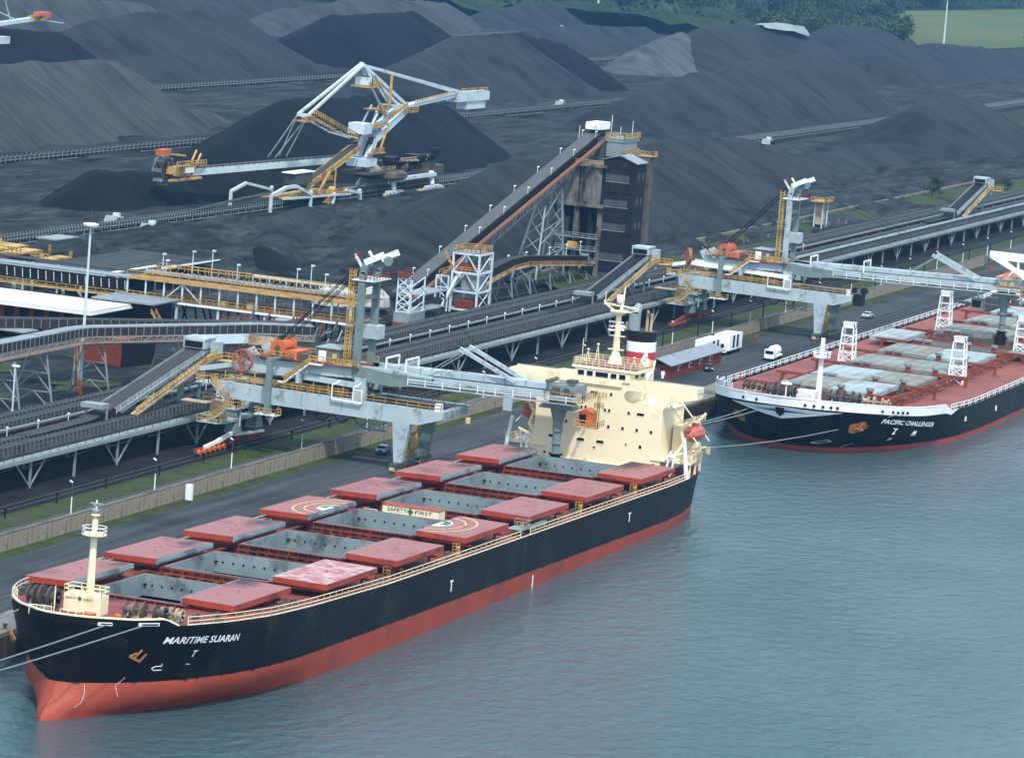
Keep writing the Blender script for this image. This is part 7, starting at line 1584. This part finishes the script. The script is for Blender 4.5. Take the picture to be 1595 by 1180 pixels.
for i, (x, y, w, h, m, nm, lb, ct) in enumerate(((86.5,42.6,1.0,2.5,'white','standing_box','white upright box standing against the foot of the retaining wall','box'),(220,40.8,1.6,2.8,'lblue','standing_board','pale blue upright board by the wall, left of the near deckhouse','board'))):
    T = thing(nm, lb, ct, (x,y,Q)); MB().box(x-.3,x+.3,y-w/2,y+w/2,Q+.12,Q+h).build('panel', M[m], T); MB().box(x-.45,x+.45,y-w/2,y-w/2+.2,Q,Q+.11).box(x-.45,x+.45,y+w/2-.2,y+w/2,Q,Q+.11).build('foot', M['dsteel'], T)
def drum(x, y, m, lb): 
    T = thing('barrel', lb, 'barrel', (x,y,Q)); MB().lathe((x,y,Q), [(.42,0),(.45,.05),(.45,.5),(.49,.54),(.45,.58),(.45,1.05),(.42,1.1)], 12).build('body', M[m], T); MB().lathe((x,y,Q+1.1), [(.36,0),(.36,.02),(.1,.03)], 10).build('lid', M['dsteel'], T)
for x, y, m, lb in ((168,40.6,'ycream','pale yellow barrel at the verge behind the teal car'),(199,40.5,'ycream','small yellow barrel at the verge left of the deckhouse'),(372,39.5,'rust','rusty red barrel on the verge between office and far loader'),(560,40.6,'orange','orange barrel on the verge beyond the far loader'),(588,39.2,'redsign','dark red barrel on the verge beyond the orange one')): drum(x, y, m, lb)
# lamp posts along the service road
def lamppost(): 
    T = thing('street_lamp', 'short white street lamp beside the service road', 'street lamp', (0,0,0), 'street lamps along the service road', local=True)
    MB().tube((0,0,0),(0,0,2.6),.10,.08,8).build('lower_post', M['white'], T); MB().tube((0,0,2.6),(0,0,4.7),.06,.05,6).build('upper_post', M['dsteel'], T); MB().bar((0,0,4.7),(0,.45,4.95),.22,.16).build('lamp_head', M['white'], T); return T
L0 = lamppost()
for k in range(22):
    o = L0 if k == 0 else copy_tree(L0); o.location = (62.2+k*28.4, 50.2, Q); o['label'] = ordn(k)+' short white street lamp from the left beside the service road'
# dark posts on the wall side
dp = MB().bar((0,0,0),(0,0,5.2),.22).bar((0,0,5.2),(0,.5,5.3),.35,.2).build('dark_post', M['black'])
for k in range(14):
    o = dp if k == 0 else inst('dark_post', dp, (0,0,0)); o.location = (300+k*24, 45.3, Q); setp(o, ordn(k)+' thin dark lamp post from the left rising just behind the retaining wall', 'lamp post', 'dark posts behind the retaining wall')
ds = MB().bar((0,0,0),(0,0,1.3),.16).lathe((0,0,1.2), [(.25,0),(.25,.4)], 8).build('track_post', M['black'])
for k in range(12):
    o = ds if k == 0 else inst('track_post', ds, (0,0,0)); o.location = (52+k*17.3, 55.6+(k%3)*.4, Q); setp(o, ordn(k)+' stubby black post from the left in the grass strip below the conveyor trestle', 'post', 'stubby posts in the grass strip')
# floodlight masts
def mast(x, y, h, lb, r=.32):
    T = thing('floodlight_mast', lb, 'light mast', (x,y,4)); MB().tube((x,y,3.6),(x,y,4+h),r,r*.55,10).build('pole', M['pale'], T); MB().lathe((x,y,4+h-.3), [(.4,0),(1.3,.25),(1.4,.6),(.8,.75)], 12).build('lamp_ring', M['white'], T); MB().bar((x,y,4+h),(x,y,4+h+3),.07).build('spike', M['dsteel'], T)
    return T
t = mast(171,102.3,29.4,'tall pale floodlight mast rising through the conveyors at the left'); MB().lathe((171,102.3,3.7), [(.5,0),(.45,2.6),(.36,2.8)], 10).rail([(170,101.6,4),(170,103,4)],1.2,1,.12,1).build('orange_base', M['orange'], t)
mast(1884,594,34,'distant white floodlight mast at the top centre',.6); mast(2045,416.6,28,'distant white floodlight mast standing before the green field',.6)
def lpole(x, y, h, lb): T = thing('area_light', lb, 'light pole', (x,y,4)); MB().bar((x,y,3.6),(x,y,4+h),.22).build('pole', M['pale'], T); MB().box(x-.2,x+.2,y-.8,y+.5,4+h,4+h+.35).build('lamp_head', M['white'], T)
lpole(133,96,9,'short light pole with white box lamp among the left trestle legs')
WT = thing('water_tower', 'rusty yellow service tower with white legs at the far edge of the wharf conveyors', 'tower', (652,104.5,4)); mb = MB()
for dx in (-2,3):
    for dy in (-1.1,1.2): mb.bar((652+dx,104.5+dy,3.7),(652+dx,104.5+dy,11.5),.32)
mb.build('leg', M['pale'], WT); MB().box(650.5,654.5,103.8,105.5,5,11.4).build('rusty_core', M['tan'], WT); MB().box(648,657,102.4,106.6,11.5,11.8).rail([(648,106.6,11.8),(648,102.4,11.8),(657,102.4,11.8)],1.1,1,.16,1).build('platform', M['yellow'], WT)
# yard vehicles and odd machinery
def loaderveh(x, y, lb, s=1.):
    T = thing('wheel_loader', lb, 'loader', (x,y,4)); MB().box(x,x+6*s,y-1.1,y+1.1,4.7,5.5).prism([(x-2.5*s,y-1.6,4),(x-1.2*s,y-1.6,4),(x-.2*s,y-1.6,5.6),(x-.6*s,y-1.6,6.0)], (0,3.2,0)).build('body', M['galv'], T); MB().box(x+2.2*s,x+3.6*s,y-.8,y+.8,5.5,6.5).build('cab', M['pale'], T)
    w = MB(); [w.lathe((xx,yy,4.7), [(.8,0),(.8,.6)], 12, axis=(0,1,0)) for xx in (x+1,x+4.6) for yy in (y-1.5,y+.9)]; w.build('wheel', M['black'], T)
loaderveh(446,228.5,'white loader parked behind the belt at the left of the reclaimer', .8); loaderveh(438,215,'grey-white machine parked by the rail in front of the left belt', .8); loaderveh(970,214.5,'small white vehicle at the near end of the isolated right conveyor',.8); loaderveh(1062,328,'tiny white vehicle beside the conveyor behind the counterweight',.7); loaderveh(1720,560,'tiny distant vehicle on the skyline pile at the top right',.8)
bo = MB(); rr = random.Random(2)
for k in range(60): x, y = rr.uniform(440,680), rr.uniform(101,112); s = rr.uniform(.2,.6); bo.box(x,x+s*2,y,y+s,4.4,4.9+s)
setp(bo.build('rubble', M['coping']), 'scattered pale rubble along the edge of the coal yard', 'rubble', kind='stuff')
# ------------------------------------------------------------ trees
leafA = mat('leaf_dark', (.018,.035,.014), .7, .4, .08); leafB = mat('leaf_mid', (.032,.055,.020), .7, .35, .08); bark = mat('bark', (.06,.045,.03), .9)
def crown(seed, r, h, n, s):
    rr = random.Random(seed); mb = MB(); blobs = [(rr.gauss(0,r*.42), rr.gauss(0,r*.42), h*(.45+.5*rr.random()), r*(.35+.3*rr.random())) for _ in range(9)]
    for _ in range(n):
        bx_, by, bz, br = rr.choice(blobs); a = rr.uniform(0,6.28); c = rr.uniform(-1,1); q = br*(.6+.45*rr.random()); sq = math.sqrt(1-c*c)
        x, y, z = bx_+q*sq*math.cos(a), by+q*sq*math.sin(a), bz+q*c*.8; e = Vector((rr.gauss(0,1), rr.gauss(0,1), rr.gauss(0,1))).normalized(); f = e.orthogonal().normalized(); gx = e.cross(f); ss = s*rr.uniform(.6,1.3)
        mb.add([Vector((x,y,z))+f*ss, Vector((x,y,z))+gx*ss*.6-f*ss*.4, Vector((x,y,z))-gx*ss*.6-f*ss*.4], [(0,1,2)])
    me = mb.build('crown', [leafA if seed % 2 else leafB]); col.objects.unlink(me); return me.data
CR = [crown(i, 4.2+.5*(i%3), 8.5+1.2*(i%4), 800, .6) for i in range(6)]
tk = MB(); tk.tube((0,0,0),(0,0,5.5),.35,.2,6); tk.bar((0,0,3.5),(1.6,.6,6.6),.18); tk.bar((0,0,3),(-1.4,-.8,6.2),.18); tko = tk.build('trunk', bark); col.objects.unlink(tko)
def tree(x, y, s, i, label, group):
    T = thing('tree', label, 'tree', (x,y,3.6), group, local=True, rot=(0,0,i*1.7)); T.scale = (s,s,s)
    for nm, me in (('crown', CR[i % 6]), ('trunk', tko.data)): o = bpy.data.objects.new(nm, me); col.objects.link(o); o.parent = T
rr = random.Random(21); cnt = 0
def wood(n, xr, yf, lb, grp, smin=1.1, smax=1.9):
    global cnt
    for _ in range(n):
        x = rr.uniform(*xr); a, b = yf(x); tree(x, rr.uniform(a, b), rr.uniform(smin, smax), cnt, lb, grp); cnt += 1
wood(200, (1790,2540), lambda x: (max(415, 398+(x-1890)*.31), 470+(x-1790)*.30), 'dark bushy tree in the belt of woodland between coal yard and field', 'trees of the woodland belt behind the coal yard')
wood(60, (1900,2500), lambda x: (560, 760), 'dark tree in the far woods along the top edge', 'trees of the far woods', 1.5, 2.4)
wood(70, (2560,3700), lambda x: (600-(x-2560)*.09, 640), 'hazy tree beyond the green field', 'trees beyond the green field', 1.6, 2.6)
for x, y, lb in ((2110,372,'lone conical tree at the right edge in front of the field'),(2190,366,'second lone tree at the far right edge in front of the field'),(800,109,'round dark bush beside the far belt ramp'),(815,112,'smaller bush right of the round one by the far belt ramp'),(868,100,'dark bush at the right edge above the wharf belts')):
    tree(x, y, 1.3 if x > 1000 else .5, cnt, lb, None); cnt += 1
# far woods as one mass
def canopy():
    mb = MB(); st = 10; X0, X1, Y0, Y1 = 1800, 4600, 430, 1250; nx, ny = (X1-X0)//st, (Y1-Y0)//st; ok = {}; vs = []; fs = []
    lim = lambda x: max(432, 404+(x-1890)*.31) if x < 2560 else 622-(x-2560)*.08
    for j in range(ny+1):
        for i in range(nx+1):
            x, y = X0+i*st, Y0+j*st; d = y-lim(x); ok[i,j] = len(vs); h = 8+6*noise.noise(Vector((x*.07,y*.07,1)))+5*noise.noise(Vector((x*.021,y*.021,5)))
            vs.append((x+4*noise.noise(Vector((x,y,0))), y, 3.5+(max(1, h) if d > 6 else (-2 if d < -4 else 1))))
    for j in range(ny):
        for i in range(nx):
            if Y0+j*st > lim(X0+i*st)-8: fs.append((ok[i,j], ok[i+1,j], ok[i+1,j+1], ok[i,j+1]))
    mb.add(vs, fs); return mb.build('far_woodland', mat('canopy', (.016,.030,.013), .9, .5, .05, dirt=(.03,.045,.02), dirt_amt=.4, dscale=.03, bump=1.2, bscale=.3))
setp(canopy(), 'unbroken canopy of dark woodland along the top edge behind the coal yard', 'woodland', kind='stuff')
fw = MB(); rr = random.Random(9)
for _ in range(26000):
    x = rr.uniform(1850,4200); y = rr.uniform(max(430, 402+(x-1890)*.31), 1150) if x < 2560 else rr.uniform(620-(x-2560)*.08, 1150)
    z = rr.uniform(4,17); s = rr.uniform(2,5); e = Vector((rr.gauss(0,1), rr.gauss(0,1), rr.gauss(0,1))).normalized(); f = e.orthogonal().normalized(); gx = e.cross(f); c = Vector((x,y,z))
    fw.add([c+f*s, c+gx*s*.6-f*s*.4, c-gx*s*.6-f*s*.4], [(0,1,2)])
setp(fw.build('far_woodland', leafA), 'continuous dark woodland fading into the haze at the top edge', 'woodland', kind='stuff')
# ------------------------------------------------------------ haze
hz = MB().box(-700, 6200, -1600, 4200, -1.0, 108).build('haze', [])
hm = bpy.data.materials.new('haze_air'); hm.use_nodes = True; nt = hm.node_tree; nt.nodes.remove(nt.nodes['Principled BSDF'])
pv = nt.nodes.new('ShaderNodeVolumePrincipled'); pv.inputs['Color'].default_value = (.24,.56,.95,1); pv.inputs['Density'].default_value = 0.00006; pv.inputs['Anisotropy'].default_value = .2
nt.links.new(pv.outputs[0], nt.nodes['Material Output'].inputs['Volume']); hz.data.materials.append(hm); setp(hz, 'thin blue haze filling the air over the harbour and coal yard', 'haze', kind='stuff')
